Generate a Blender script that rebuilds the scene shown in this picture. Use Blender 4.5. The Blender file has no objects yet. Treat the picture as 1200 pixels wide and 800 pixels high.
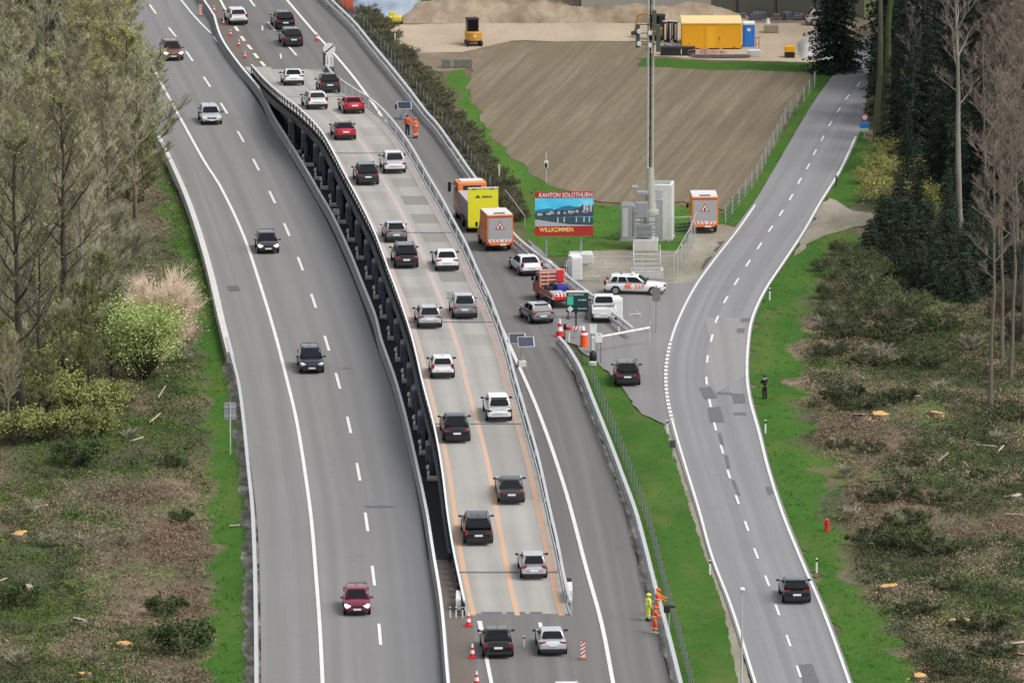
import bpy, bmesh, math, random
import numpy as np
from mathutils import Vector, Matrix, Euler

R = math.radians
ZS = 2.0                           # spacing of the stacked ground sheets
SC = bpy.context.scene
COL = SC.collection

# ---------------------------------------------------------------- camera
CAM_H = 114.0
PITCH = R(10.9)
FPX = 9300.0                       # focal length in photo pixels (photo is 1200 wide)
cam_d = bpy.data.cameras.new('camera')
cam_d.sensor_width = 36.0
cam_d.lens = 36.0 * FPX / 1200.0
cam_d.clip_start = 1.0
cam_d.clip_end = 6000.0
cam = bpy.data.objects.new('camera', cam_d)
cam.location = (0, 0, CAM_H)
cam.rotation_euler = (R(90) - PITCH, 0, 0)
COL.objects.link(cam)
SC.camera = cam

# ---------------------------------------------------------------- light
SUN_EL, SUN_AZ = 55.0, 118.0       # azimuth clockwise from +Y (view direction): the light comes from the right and behind
w = bpy.data.worlds.new('World')
SC.world = w
w.use_nodes = True
nt = w.node_tree
bg = nt.nodes['Background']
sky = nt.nodes.new('ShaderNodeTexSky')
sky.sky_type = 'NISHITA'
sky.sun_disc = False
sky.sun_elevation = R(SUN_EL)
sky.sun_rotation = R(SUN_AZ)
sky.dust_density = 3.0
sky.air_density = 1.0
hs = nt.nodes.new('ShaderNodeHueSaturation')
hs.inputs['Saturation'].default_value = 0.28
nt.links.new(sky.outputs[0], hs.inputs['Color'])
nt.links.new(hs.outputs[0], bg.inputs[0])
bg.inputs[1].default_value = 0.13

sd = bpy.data.lights.new('sun', 'SUN')
sd.energy = 1.1
sd.angle = R(22)
sd.color = (1.0, 0.965, 0.92)
sun = bpy.data.objects.new('sun', sd)
az, el = R(SUN_AZ), R(SUN_EL)
sdir = Vector((math.sin(az) * math.cos(el), math.cos(az) * math.cos(el), math.sin(el)))
sun.rotation_euler = sdir.to_track_quat('Z', 'Y').to_euler()
sun.location = (60, 560, 200)
COL.objects.link(sun)

SC.view_settings.view_transform = 'Standard'
SC.view_settings.look = 'None'
SC.view_settings.gamma = 1.0
SC.view_settings.exposure = 0.62
SC.view_settings.use_curve_mapping = False

# ---------------------------------------------------------------- helpers
CP, SP = math.cos(PITCH), math.sin(PITCH)

def at(px, py, z=0.0):
    """world point at height z seen at photo pixel (px, py)"""
    u = (px - 600.0) / FPX
    v = (400.0 - py) / FPX
    dx, dy, dz = u, CP + v * SP, -SP + v * CP
    t = (z - CAM_H) / dz
    return Vector((dx * t, dy * t, z))

def px_of(p):
    d = Vector((p[0], p[1], p[2] - CAM_H))
    dep = d.y * CP - d.z * SP
    return 600 + FPX * d.x / dep, 400 - FPX * (d.y * SP + d.z * CP) / dep

def interp(pts, y):
    """smooth x(y) through px points (x, y) sorted by y (monotone cubic Hermite)"""
    P = sorted(pts, key=lambda p: p[1])
    ys = [p[1] for p in P]; xs = [p[0] for p in P]
    n = len(P)
    if y <= ys[0]:
        return xs[0] + (xs[1] - xs[0]) / (ys[1] - ys[0]) * (y - ys[0])
    if y >= ys[-1]:
        return xs[-1] + (xs[-1] - xs[-2]) / (ys[-1] - ys[-2]) * (y - ys[-1])
    k = 0
    while ys[k + 1] < y: k += 1
    def sl(i):
        if i == 0: return (xs[1] - xs[0]) / (ys[1] - ys[0])
        if i == n - 1: return (xs[-1] - xs[-2]) / (ys[-1] - ys[-2])
        return (xs[i + 1] - xs[i - 1]) / (ys[i + 1] - ys[i - 1])
    h = ys[k + 1] - ys[k]; t = (y - ys[k]) / h
    a, b = sl(k) * h, sl(k + 1) * h
    return ((2*t**3 - 3*t**2 + 1) * xs[k] + (t**3 - 2*t**2 + t) * a
            + (-2*t**3 + 3*t**2) * xs[k + 1] + (t**3 - t**2) * b)

def curve(pts, z=0.0, y0=None, y1=None, step=12):
    """dense world polyline along smooth px curve, far end first"""
    ys = [p[1] for p in pts]
    y0 = min(ys) if y0 is None else y0
    y1 = max(ys) if y1 is None else y1
    n = max(2, int((y1 - y0) / step) + 1)
    return [at(interp(pts, y), y, z) for y in np.linspace(y0, y1, n)]

def link(name, me, parent=None, mats=()):
    o = bpy.data.objects.new(name, me)
    COL.objects.link(o)
    for m in mats: me.materials.append(m)
    if parent is not None: o.parent = parent
    return o

def mesh_of(verts, faces, name='m', smooth=False, mi=None):
    me = bpy.data.meshes.new(name)
    me.from_pydata([tuple(v) for v in verts], [], faces)
    if smooth: me.polygons.foreach_set('use_smooth', [True] * len(me.polygons))
    if mi is not None: me.polygons.foreach_set('material_index', mi)
    me.update()
    return me

class MB:
    """collects shapes into one mesh"""
    def __init__(s): s.v = []; s.f = []; s.m = []; s.cur = 0
    def add(s, vs, fs):
        b = len(s.v)
        s.v.extend([Vector(v) for v in vs]); s.f.extend([tuple(i + b for i in f) for f in fs])
        s.m.extend([s.cur] * len(fs)); return s
    def box(s, c, size, rot=None, bev=0.0):
        bm = bmesh.new()
        bmesh.ops.create_cube(bm, size=1.0)
        for v in bm.verts: v.co = Vector((v.co.x * size[0], v.co.y * size[1], v.co.z * size[2]))
        if bev > 0:
            bmesh.ops.bevel(bm, geom=list(bm.edges), offset=min(bev, min(size) * 0.45), segments=2, affect='EDGES', profile=0.6)
        return s.bm(bm, c, rot)
    def bm(s, bm, c=(0, 0, 0), rot=None):
        M = Matrix.Translation(Vector(c))
        if rot is not None: M = M @ Euler(rot).to_matrix().to_4x4()
        bm.verts.index_update()
        s.add([M @ v.co for v in bm.verts], [[v.index for v in f.verts] for f in bm.faces])
        bm.free(); return s
    def cyl(s, c, r, h, n=16, axis='Z', r2=None, rot=None):
        bm = bmesh.new()
        bmesh.ops.create_cone(bm, cap_ends=True, segments=n, radius1=r, radius2=r if r2 is None else r2, depth=h)
        rt = {'Z': None, 'Y': (R(90), 0, 0), 'X': (0, R(90), 0)}[axis] if rot is None else rot
        return s.bm(bm, c, rt)
    def sph(s, c, rad, n=12):
        bm = bmesh.new()
        bmesh.ops.create_uvsphere(bm, u_segments=n, v_segments=max(6, n // 2 + 2), radius=1.0)
        for v in bm.verts: v.co = Vector((v.co.x * rad[0], v.co.y * rad[1], v.co.z * rad[2]))
        return s.bm(bm, c)
    def tube(s, pts, radii, n=8):
        pts = [Vector(p) for p in pts]
        if not hasattr(radii, '__len__'): radii = [radii] * len(pts)
        vs, fs = [], []
        for i, p in enumerate(pts):
            d = (pts[min(i + 1, len(pts) - 1)] - pts[max(i - 1, 0)]).normalized()
            a = d.orthogonal().normalized() if abs(d.z) > .98 else d.cross(Vector((0, 0, 1))).normalized()
            b = d.cross(a)
            for k in range(n):
                t = 2 * math.pi * k / n
                vs.append(p + (a * math.cos(t) + b * math.sin(t)) * radii[i])
        for i in range(len(pts) - 1):
            for k in range(n):
                fs.append((i*n + k, i*n + (k+1) % n, (i+1)*n + (k+1) % n, (i+1)*n + k))
        fs.append(tuple(range(n))); fs.append(tuple(range((len(pts)-1)*n + n - 1, (len(pts)-1)*n - 1, -1)))
        return s.add(vs, fs)
    def prism(s, outline, y0, y1):
        """outline in (x, z) extruded along y"""
        n = len(outline)
        vs = [(x, y0, z) for x, z in outline] + [(x, y1, z) for x, z in outline]
        fs = [tuple(range(n)), tuple(range(2*n - 1, n - 1, -1))] + [(i, i + n, (i+1) % n + n, (i+1) % n) for i in range(n)]
        return s.add(vs, fs)
    def build(s, name, mat, parent=None, smooth=False, bevel=0.0, fix=True):
        me = mesh_of(s.v, s.f, name, smooth, s.m)
        if fix:
            bm = bmesh.new(); bm.from_mesh(me)
            bmesh.ops.recalc_face_normals(bm, faces=bm.faces); bm.to_mesh(me); bm.free()
        o = link(name, me, parent, mat if isinstance(mat, (list, tuple)) else [mat])
        if bevel:
            b = o.modifiers.new('b', 'BEVEL'); b.width = bevel; b.segments = 2; b.limit_method = 'ANGLE'
        return o

def tag(o, label=None, cat=None, group=None, kind=None):
    if label: o['label'] = label
    if cat: o['category'] = cat
    if group: o['group'] = group
    if kind: o['kind'] = kind
    return o

def thing(name, label, cat, loc=(0, 0, 0), rz=0.0, group=None, rx=0.0):
    o = bpy.data.objects.new(name, None)
    o.empty_display_size = 0.3
    COL.objects.link(o)
    o.location = loc
    o.rotation_euler = Euler((rx, 0, rz))
    return tag(o, label, cat, group)

def kids(o): return [c for c in COL.objects if c.parent == o]

def copy_tree(o, parent=None):
    c = o.copy(); COL.objects.link(c)
    c.parent = parent
    for ch in list(o.children): copy_tree(ch, c)
    return c

def placed(proto_used, proto, loc, rz=0.0, label=None, scale=1.0):
    """first use moves the prototype, later uses copy it"""
    o = proto if not proto_used.get(proto.name) else copy_tree(proto)
    proto_used[proto.name] = True
    o.location = loc; o.rotation_euler = (0, 0, rz); o.scale = (scale,) * 3
    if label: o['label'] = label
    return o
USED = {}

# ---------------------------------------------------------------- materials
def new_mat(name):
    m = bpy.data.materials.new(name); m.use_nodes = True
    return m, m.node_tree.nodes, m.node_tree.links, m.node_tree.nodes['Principled BSDF']

def lin(r, g, b):
    f = lambda c: (c / 255 / 12.92) if c <= 10 else ((c / 255 + .055) / 1.055) ** 2.4
    return (f(r), f(g), f(b))

def P(name, col, rough=0.6, metal=0.0, var=0.12, scale=3.0, coat=0.0, emit=0.0, spec=0.5, bump=0.0):
    """plain paint or material with a little dirt variation"""
    m, N, L, b = new_mat(name)
    b.inputs['Roughness'].default_value = rough
    b.inputs['Metallic'].default_value = metal
    b.inputs['Coat Weight'].default_value = coat
    b.inputs['Coat Roughness'].default_value = 0.12
    b.inputs['Specular IOR Level'].default_value = spec
    if var > 0:
        tc = N.new('ShaderNodeTexCoord'); no = N.new('ShaderNodeTexNoise')
        no.inputs['Scale'].default_value = scale; no.inputs['Detail'].default_value = 5
        mx = N.new('ShaderNodeMix'); mx.data_type = 'RGBA'
        L.new(tc.outputs['Object'], no.inputs['Vector']); L.new(no.outputs['Fac'], mx.inputs['Factor'])
        mx.inputs[6].default_value = (*[c * (1 - var * 1.3) for c in col], 1)
        mx.inputs[7].default_value = (*[min(1, c * (1 + var)) for c in col], 1)
        L.new(mx.outputs[2], b.inputs['Base Color'])
        if bump:
            bp = N.new('ShaderNodeBump'); bp.inputs['Strength'].default_value = bump
            L.new(no.outputs['Fac'], bp.inputs['Height']); L.new(bp.outputs[0], b.inputs['Normal'])
    else:
        b.inputs['Base Color'].default_value = (*col, 1)
    if emit:
        b.inputs['Emission Color'].default_value = (1, 0.97, 0.9, 1)
        b.inputs['Emission Strength'].default_value = emit
    return m

class NG:
    """small node-graph helper"""
    def __init__(s, name):
        s.m, s.N, s.L, s.b = new_mat(name)
        s.geo = s.N.new('ShaderNodeNewGeometry'); s.tc = s.N.new('ShaderNodeTexCoord')
    def pos(s, sc=(1, 1, 1), src=None, loc=(0, 0, 0), rot=(0, 0, 0)):
        mp = s.N.new('ShaderNodeMapping'); mp.inputs['Scale'].default_value = sc
        mp.inputs['Location'].default_value = loc; mp.inputs['Rotation'].default_value = rot
        s.L.new(src or s.geo.outputs['Position'], mp.inputs['Vector']); return mp.outputs[0]
    def uv(s, sc=(1, 1, 1), loc=(0, 0, 0)): return s.pos(sc, s.tc.outputs['UV'], loc)
    def noise(s, vec, scale=1.0, detail=6, rough=0.55, dist=0.0):
        n = s.N.new('ShaderNodeTexNoise'); n.inputs['Scale'].default_value = scale
        n.inputs['Detail'].default_value = detail; n.inputs['Roughness'].default_value = rough
        n.inputs['Distortion'].default_value = dist
        s.L.new(vec, n.inputs['Vector']); return n.outputs['Fac']
    def ramp(s, fac, stops):
        r = s.N.new('ShaderNodeValToRGB'); e = r.color_ramp.elements
        while len(e) < len(stops): e.new(0.5)
        for i, (p, c) in enumerate(stops):
            e[i].position = p; e[i].color = (*c, 1) if hasattr(c, '__len__') else (c, c, c, 1)
        s.L.new(fac, r.inputs[0]); return r.outputs[0]
    def mix(s, fac, a, b, mode='MIX'):
        m = s.N.new('ShaderNodeMix'); m.data_type = 'RGBA'; m.blend_type = mode
        for v, k in ((fac, 0), (a, 6), (b, 7)):
            if hasattr(v, 'is_linked') or hasattr(v, 'node'): s.L.new(v, m.inputs[k])
            elif k == 0: m.inputs[0].default_value = v
            else: m.inputs[k].default_value = (*v, 1) if len(v) == 3 else v
        return m.outputs[2]
    def math(s, op, a, b=0.0):
        m = s.N.new('ShaderNodeMath'); m.operation = op
        for v, k in ((a, 0), (b, 1)):
            if hasattr(v, 'node'): s.L.new(v, m.inputs[k])
            else: m.inputs[k].default_value = v
        return m.outputs[0]
    def sep(s, vec):
        x = s.N.new('ShaderNodeSeparateXYZ'); s.L.new(vec, x.inputs[0]); return x.outputs
    def done(s, col, rough=0.9, bump=None, bs=0.3, bd=0.1):
        s.L.new(col, s.b.inputs['Base Color'])
        if hasattr(rough, 'node'): s.L.new(rough, s.b.inputs['Roughness'])
        else: s.b.inputs['Roughness'].default_value = rough
        s.b.inputs['Specular IOR Level'].default_value = 0.3
        if bump is not None:
            bp = s.N.new('ShaderNodeBump'); bp.inputs['Strength'].default_value = bs
            bp.inputs['Distance'].default_value = bd
            s.L.new(bump, bp.inputs['Height']); s.L.new(bp.outputs[0], s.b.inputs['Normal'])
        return s.m

def grow(c, k): return tuple(min(1, x * k) for x in c)

def asphalt(name, base, streak=0.10, patch=0.10, lanes=0.30, soot=0.0):
    g = NG(name)
    p = g.geo.outputs['Position']
    fine = g.noise(p, 3.0, 4)
    big = g.noise(p, 0.06, 5)
    st = g.noise(g.uv((1.6, 0.010, 1)), 1.0, 3, 0.55)          # wear along the lanes
    c = g.ramp(st, [(0.25, grow(base, 1 - streak * 1.6)), (0.5, base), (0.8, grow(base, 1 + streak * 1.5))])
    c = g.mix(g.ramp(big, [(0.35, 0.0), (0.7, patch * 2.2)]), c, grow(base, 0.72))
    c = g.mix(g.ramp(fine, [(0.35, 0.0), (0.75, 0.22)]), c, grow(base, 1.3))
    wv = g.N.new('ShaderNodeTexWave'); wv.bands_direction = 'X'; wv.wave_profile = 'SIN'
    wv.inputs['Scale'].default_value = lanes; wv.inputs['Distortion'].default_value = 0.6
    g.L.new(g.uv((0.55, 0.004, 1)), wv.inputs['Vector'])
    c = g.mix(g.ramp(wv.outputs['Fac'], [(0.40, 0.0), (1.0, 0.45)]), c, grow(base, 0.80))
    if soot:                                              # older, darker surfacing towards the median
        mr = g.N.new('ShaderNodeMapRange'); mr.inputs[1].default_value = 7.0; mr.inputs[2].default_value = 11.5
        g.L.new(g.sep(g.uv((1, 1, 1)))[0], mr.inputs[0])
        c = g.mix(g.math('MULTIPLY', mr.outputs[0], soot), c, (base[0] * .62, base[1] * .66, base[2] * .72))
    spots = g.noise(g.pos((1, .45, 1)), 0.35, 7, 0.7)
    c = g.mix(g.ramp(spots, [(0.58, 0.0), (0.74, 0.35)]), c, grow(base, 0.66))
    return g.done(c, 0.85, fine, 0.15, 0.02)

# palette -------------------------------------------------------------
M = {}
M['asphalt_left'] = asphalt('asphalt_left', (0.212, 0.206, 0.200), soot=0.75)
M['asphalt_right'] = asphalt('asphalt_right', (0.165, 0.158, 0.152), 0.14)
M['asphalt_road'] = asphalt('asphalt_road', (0.235, 0.233, 0.237), 0.13, 0.12, 0.34)
M['asphalt_layby'] = asphalt('asphalt_layby', (0.225, 0.215, 0.212), 0.05, 0.2)
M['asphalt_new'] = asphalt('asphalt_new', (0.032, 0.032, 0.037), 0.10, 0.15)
M['concrete_strip'] = asphalt('concrete_strip', (0.16, 0.135, 0.115), 0.15, 0.2)
M['patch'] = P('patch', (0.13, 0.13, 0.138), 0.9, var=0.2)
M['patch_brown'] = P('patch_brown', (0.12, 0.10, 0.10), 0.9, var=0.2)
M['white_line'] = P('white_line', (0.70, 0.69, 0.66), 0.7, var=0.15, scale=1.0)
M['white'] = P('white', (0.78, 0.78, 0.76), 0.5, var=0.06)
M['offwhite'] = P('offwhite', (0.66, 0.65, 0.62), 0.6, var=0.1)
M['concrete'] = P('concrete', (0.42, 0.41, 0.385), 0.9, var=0.2, scale=2.0)
M['concrete_pale'] = P('concrete_pale', (0.58, 0.57, 0.54), 0.9, var=0.18, scale=1.5)
M['galv'] = P('galv', (0.56, 0.57, 0.57), 0.45, 0.25, var=0.15, scale=2.0)
M['steel'] = P('steel', (0.33, 0.35, 0.36), 0.5, 0.3, var=0.15)
M['steel_dark'] = P('steel_dark', (0.07, 0.075, 0.08), 0.55, 0.2, var=0.2)
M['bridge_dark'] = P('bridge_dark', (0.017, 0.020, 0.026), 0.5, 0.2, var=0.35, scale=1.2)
M['bridge_mid'] = P('bridge_mid', (0.058, 0.068, 0.085), 0.5, 0.2, var=0.35, scale=1.2)
M['black'] = P('black', (0.012, 0.012, 0.013), 0.6, var=0.2)
M['rubber'] = P('rubber', (0.016, 0.016, 0.017), 0.8, var=0.2)
M['glass'] = P('glass', (0.006, 0.007, 0.010), 0.10, 0.0, var=0.0, spec=0.28)
M['rim'] = P('rim', (0.42, 0.42, 0.43), 0.35, 0.7, var=0.1)
M['red_lamp'] = P('red_lamp', (0.24, 0.006, 0.012), 0.25, var=0.0, coat=0.5)
M['lamp_clear'] = P('lamp_clear', (0.70, 0.71, 0.72), 0.15, var=0.0, coat=0.5)
M['lamp_lit'] = P('lamp_lit', (0.9, 0.9, 0.88), 0.2, var=0.0, emit=1.2)
M['plate'] = P('plate', (0.78, 0.78, 0.76), 0.5, var=0.0)
M['red'] = P('red', (0.62, 0.018, 0.022), 0.5, var=0.12)
M['orange'] = P('orange', (0.80, 0.21, 0.045), 0.45, var=0.08, coat=0.3)
M['orange_dull'] = P('orange_dull', (0.40, 0.13, 0.08), 0.6, var=0.12)
M['hiviz_orange'] = P('hiviz_orange', (0.95, 0.12, 0.02), 0.8, var=0.08)
M['hiviz_yellow'] = P('hiviz_yellow', (0.72, 0.85, 0.07), 0.8, var=0.08)
M['reflect'] = P('reflect', (0.75, 0.75, 0.72), 0.4, var=0.0)
M['yellow'] = P('yellow', (0.83, 0.77, 0.03), 0.5, var=0.06)
M['amber'] = P('amber', (0.82, 0.40, 0.010), 0.5, var=0.06)
M['digger'] = P('digger', (0.60, 0.30, 0.03), 0.5, var=0.15)
M['blue'] = P('blue', (0.02, 0.17, 0.62), 0.45, var=0.08)
M['navy'] = P('navy', (0.012, 0.02, 0.10), 0.35, var=0.15)
M['solar'] = P('solar', (0.014, 0.020, 0.045), 0.25, var=0.2)
M['skin'] = P('skin', (0.52, 0.30, 0.21), 0.6, var=0.05)
M['hair'] = P('hair', (0.03, 0.02, 0.015), 0.8, var=0.1)
M['dark_cloth'] = P('dark_cloth', (0.012, 0.014, 0.02), 0.9, var=0.2)
M['green_sign'] = P('green_sign', (0.006, 0.045, 0.045), 0.5, var=0.08)
M['mint'] = P('mint', (0.05, 0.52, 0.34), 0.5, var=0.08)
M['wood_cut'] = P('wood_cut', (0.66, 0.36, 0.13), 0.9, var=0.45, scale=5)
M['wood_pale'] = P('wood_pale', (0.50, 0.40, 0.29), 0.9, var=0.3, scale=4)
M['bark'] = P('bark', (0.16, 0.135, 0.105), 0.95, var=0.4, scale=1.2)
M['bark_dark'] = P('bark_dark', (0.055, 0.046, 0.036), 0.95, var=0.4, scale=1.2)
M['bark_pale'] = P('bark_pale', (0.27, 0.255, 0.215), 0.95, var=0.35, scale=0.8)
M['bark_ivy'] = P('bark_ivy', (0.10, 0.105, 0.06), 0.95, var=0.5, scale=0.9)
M['pole'] = P('pole', (0.46, 0.46, 0.40), 0.6, 0.2, var=0.12)

def leafmat(name, col, var=0.45, scale=0.9, trans=0.25):
    g = NG(name)
    a = g.noise(g.geo.outputs['Position'], scale, 3)
    ob = g.N.new('ShaderNodeObjectInfo')
    c = g.ramp(a, [(0.3, grow(col, 1 - var)), (0.5, col), (0.72, grow(col, 1 + var))])
    c = g.mix(g.math('MULTIPLY', ob.outputs['Random'], 0.35), c, grow(col, 0.65))
    m = g.done(c, 0.9)
    g.b.inputs['Subsurface Weight'].default_value = 0.0
    return m
M['leaf_blossom'] = leafmat('leaf_blossom', (0.62, 0.68, 0.28))
M['leaf_blossom_dark'] = leafmat('leaf_blossom_dark', (0.24, 0.35, 0.09))
M['leaf_olive'] = leafmat('leaf_olive', (0.33, 0.335, 0.095))
M['leaf_bud'] = leafmat('leaf_bud', (0.250, 0.280, 0.088))
M['leaf_green'] = leafmat('leaf_green', (0.070, 0.098, 0.034))
M['leaf_dark'] = leafmat('leaf_dark', (0.020, 0.036, 0.022))
M['needle'] = leafmat('needle', (0.024, 0.041, 0.032))
M['needle2'] = leafmat('needle2', (0.046, 0.070, 0.040))
M['twig'] = leafmat('twig', (0.50, 0.44, 0.335), 0.25)
M['twig_grey'] = leafmat('twig_grey', (0.43, 0.405, 0.30), 0.25)
M['twig_pink'] = leafmat('twig_pink', (0.25, 0.198, 0.162), 0.25)
M['twig_dark'] = leafmat('twig_dark', (0.13, 0.115, 0.082), 0.3)
M['twig_beige'] = leafmat('twig_beige', (0.78, 0.62, 0.48), 0.25)
M['cover_mid'] = leafmat('cover_mid', (0.078, 0.092, 0.040), 0.45)
M['cover_scrub'] = leafmat('cover_scrub', (0.115, 0.122, 0.058), 0.4)
M['twig_scrub'] = leafmat('twig_scrub', (0.165, 0.148, 0.108), 0.3)
M['cover_green'] = leafmat('cover_green', (0.098, 0.150, 0.034), 0.5)
M['cover_dark'] = leafmat('cover_dark', (0.064, 0.080, 0.034), 0.5)
M['cover_brown'] = leafmat('cover_brown', (0.235, 0.170, 0.115), 0.4)
M['cover_straw'] = leafmat('cover_straw', (0.28, 0.225, 0.150), 0.35)
M['grass_blade'] = leafmat('grass_blade', (0.062, 0.165, 0.014), 0.3)

def ground_colour(g):
    p = g.pos((1, 0.40, 1))
    a = g.noise(p, 0.115, 6, 0.58, 0.5)
    b = g.noise(g.pos((1, 0.4, 1), loc=(40, 9, 0)), 0.16, 6, 0.6, 0.4)
    d = g.noise(p, 0.9, 5, 0.6)
    f = g.noise(g.pos((1, .6, 1)), 3.5, 4, 0.6)
    c = g.ramp(a, [(0.38, (0.045, 0.058, 0.022)), (0.48, (0.078, 0.082, 0.036)), (0.55, (0.145, 0.108, 0.070)), (0.65, (0.235, 0.158, 0.108))])
    c = g.mix(g.ramp(b, [(0.50, 0.0), (0.61, 0.85)]), c, (0.078, 0.130, 0.024))
    c = g.mix(g.ramp(d, [(0.45, 0.0), (0.68, 0.55)]), c, (0.060, 0.062, 0.034))
    c = g.mix(g.ramp(f, [(0.48, 0.0), (0.75, 0.4)]), c, (0.26, 0.20, 0.14))
    return c

def ground_mat():
    g = NG('ground')
    c = ground_colour(g)
    return g.done(c, 1.0, g.noise(g.pos(), 0.9, 2, 0.5), 0.5, 0.12)
M['ground'] = ground_mat()

def grass_mat(name, col, yel=0.25):
    g = NG(name)
    p = g.pos((1, 0.35, 1))
    a = g.noise(p, 0.16, 7, 0.6, 0.3)
    b = g.noise(p, 1.9, 7, 0.72)
    f = g.noise(g.pos(), 6.0, 3)
    c = g.ramp(a, [(0.28, grow(col, 0.70)), (0.5, col), (0.72, (col[0] * 1.6, col[1] * 1.15, col[2] * 1.2))])
    c = g.mix(g.ramp(b, [(0.45, 0.0), (0.72, 0.5)]), c, grow(col, 0.72))
    c = g.mix(g.ramp(f, [(0.55, 0.0), (0.8, 0.35)]), c, (col[0] * 2.0, col[1] * 1.35, col[2] * 1.6))
    dry = g.noise(g.pos((1, .4, 1), loc=(7, 3, 0)), 0.22, 6, 0.62)
    c = g.mix(g.ramp(dry, [(0.49, 0.0), (0.68, 0.75)]), c, (0.105, 0.128, 0.030))
    att = g.N.new('ShaderNodeAttribute'); att.attribute_name = 'edge'
    e_ = g.math('ADD', att.outputs['Fac'], g.math('MULTIPLY', g.math('SUBTRACT', g.noise(g.pos((1, .5, 1)), 0.8, 6, 0.65), 0.5), 2.6))
    c = g.mix(g.ramp(e_, [(0.15, 1.0), (0.75, 0.0)]), c, ground_colour(g))
    return g.done(c, 1.0, g.noise(g.pos(), 1.3, 2, 0.5), 0.5, 0.06)
M['grass'] = grass_mat('grass', (0.038, 0.116, 0.007))
M['grass_bright'] = grass_mat('grass_bright', (0.052, 0.145, 0.010))
M['grass_dry'] = grass_mat('grass_dry', (0.115, 0.125, 0.045))

def field_mat():
    g = NG('field')
    # rows run away to the right in the photo: rotate world so that x' is across the rows
    p = g.pos((1, 1, 1), rot=(0, 0, R(9.4)))
    r = g.noise(g.pos((1.7, 0.022, 1), p), 1.0, 5, 0.65)
    r2 = g.noise(g.pos((0.75, 0.03, 1), p, (3, 7, 0)), 1.0, 6, 0.72)
    b = g.noise(g.pos(), 0.06, 5)
    f = g.noise(g.pos((1, .5, 1)), 2.2, 6, 0.7)
    c = g.ramp(r, [(0.30, (0.142, 0.110, 0.070)), (0.50, (0.182, 0.143, 0.092)), (0.70, (0.240, 0.192, 0.126))])
    c = g.mix(g.ramp(r2, [(0.52, 0.0), (0.66, 0.6)]), c, (0.29, 0.245, 0.175))
    c = g.mix(g.ramp(b, [(0.35, 0.0), (0.7, 0.35)]), c, (0.130, 0.118, 0.072))
    c = g.mix(g.ramp(f, [(0.45, 0.0), (0.75, 0.4)]), c, (0.110, 0.094, 0.062))
    return g.done(c, 1.0, g.noise(g.pos((5.0, 0.05, 1), p), 1.0, 1, 0.5), 0.4, 0.05)
M['field'] = field_mat()

def sand_mat(name, a0, a1, a2, s=0.12):
    g = NG(name)
    a = g.noise(g.pos((1, .4, 1)), s, 8, 0.6, 0.2)
    f = g.noise(g.pos((1, .6, 1)), 2.5, 5, 0.7)
    c = g.ramp(a, [(0.3, a0), (0.5, a1), (0.7, a2)])
    c = g.mix(g.ramp(f, [(0.45, 0.0), (0.75, 0.4)]), c, grow(a0, 0.75))
    return g.done(c, 1.0, g.noise(g.pos(), 2.0, 2, 0.5), 0.5, 0.05)
M['sand'] = sand_mat('sand', (0.36, 0.28, 0.20), (0.44, 0.35, 0.255), (0.52, 0.43, 0.32))
M['dirt'] = sand_mat('dirt', (0.155, 0.118, 0.082), (0.215, 0.165, 0.115), (0.29, 0.23, 0.165), 0.3)
M['gravel'] = sand_mat('gravel', (0.16, 0.145, 0.11), (0.26, 0.235, 0.18), (0.36, 0.33, 0.27), 0.25)
M['verge_stone'] = sand_mat('verge_stone', (0.055, 0.055, 0.045), (0.15, 0.142, 0.12), (0.33, 0.31, 0.27), 0.9)
M['tarp'] = P('tarp', (0.30, 0.36, 0.45), 0.5, var=0.4, scale=0.6)
# ================================================================ STRUCTURE
from mathutils.geometry import delaunay_2d_cdt
rng = random.Random(7)

def sheet(name, left, right, z, mat, y0, y1, step=10, kind='structure', parent=None):
    """ground sheet between two px curves; uv: u across in metres, v along in metres"""
    z *= ZS
    n = int((y1 - y0) / step) + 2
    vs, uvs, fs = [], [], []
    v = 0.0; last = None; K = 6
    for y in np.linspace(y0, y1, n):
        a = at(interp(left, y), y, z); b = at(interp(right, y), y, z)
        mid = (a + b) / 2
        if last is not None: v += (mid - last).length
        last = mid
        for k in range(K + 1):
            t = k / K
            vs.append(a.lerp(b, t)); uvs.append(((t) * (b - a).length, v))
    for i in range(n - 1):
        for k in range(K):
            q = i * (K + 1) + k
            fs.append((q + K + 1, q + K + 2, q + 1, q))
    me = mesh_of(vs, fs, name)
    ul = me.uv_layers.new(name='UVMap')
    for lp in me.loops: ul.data[lp.index].uv = uvs[lp.vertex_index]
    o = link(name, me, parent, [mat])
    if kind: o['kind'] = kind
    return o

def ragged(pts, amp=0.35, seg=1.2, z=0.0, seed=0):
    """closed px polygon -> dense world polygon with an uneven edge"""
    r = random.Random(seed)
    W = [at(x, y, z) for x, y in pts]
    out = []
    for i, a in enumerate(W):
        b = W[(i + 1) % len(W)]
        L = (b - a).length
        n = max(1, int(L / seg))
        nrm = Vector((-(b - a).y, (b - a).x, 0)).normalized()
        for k in range(n):
            p = a.lerp(b, k / n)
            j = amp * (r.random() - .5) * 2 + amp * 0.8 * math.sin(i * 3.1 + k * 0.7) if k else 0
            out.append(p + nrm * j)
    return out

def in_poly(x, y, pg):
    c = False; j = len(pg) - 1
    for i in range(len(pg)):
        if (pg[i].y > y) != (pg[j].y > y) and x < (pg[j].x - pg[i].x) * (y - pg[i].y) / (pg[j].y - pg[i].y) + pg[i].x: c = not c
        j = i
    return c

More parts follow.
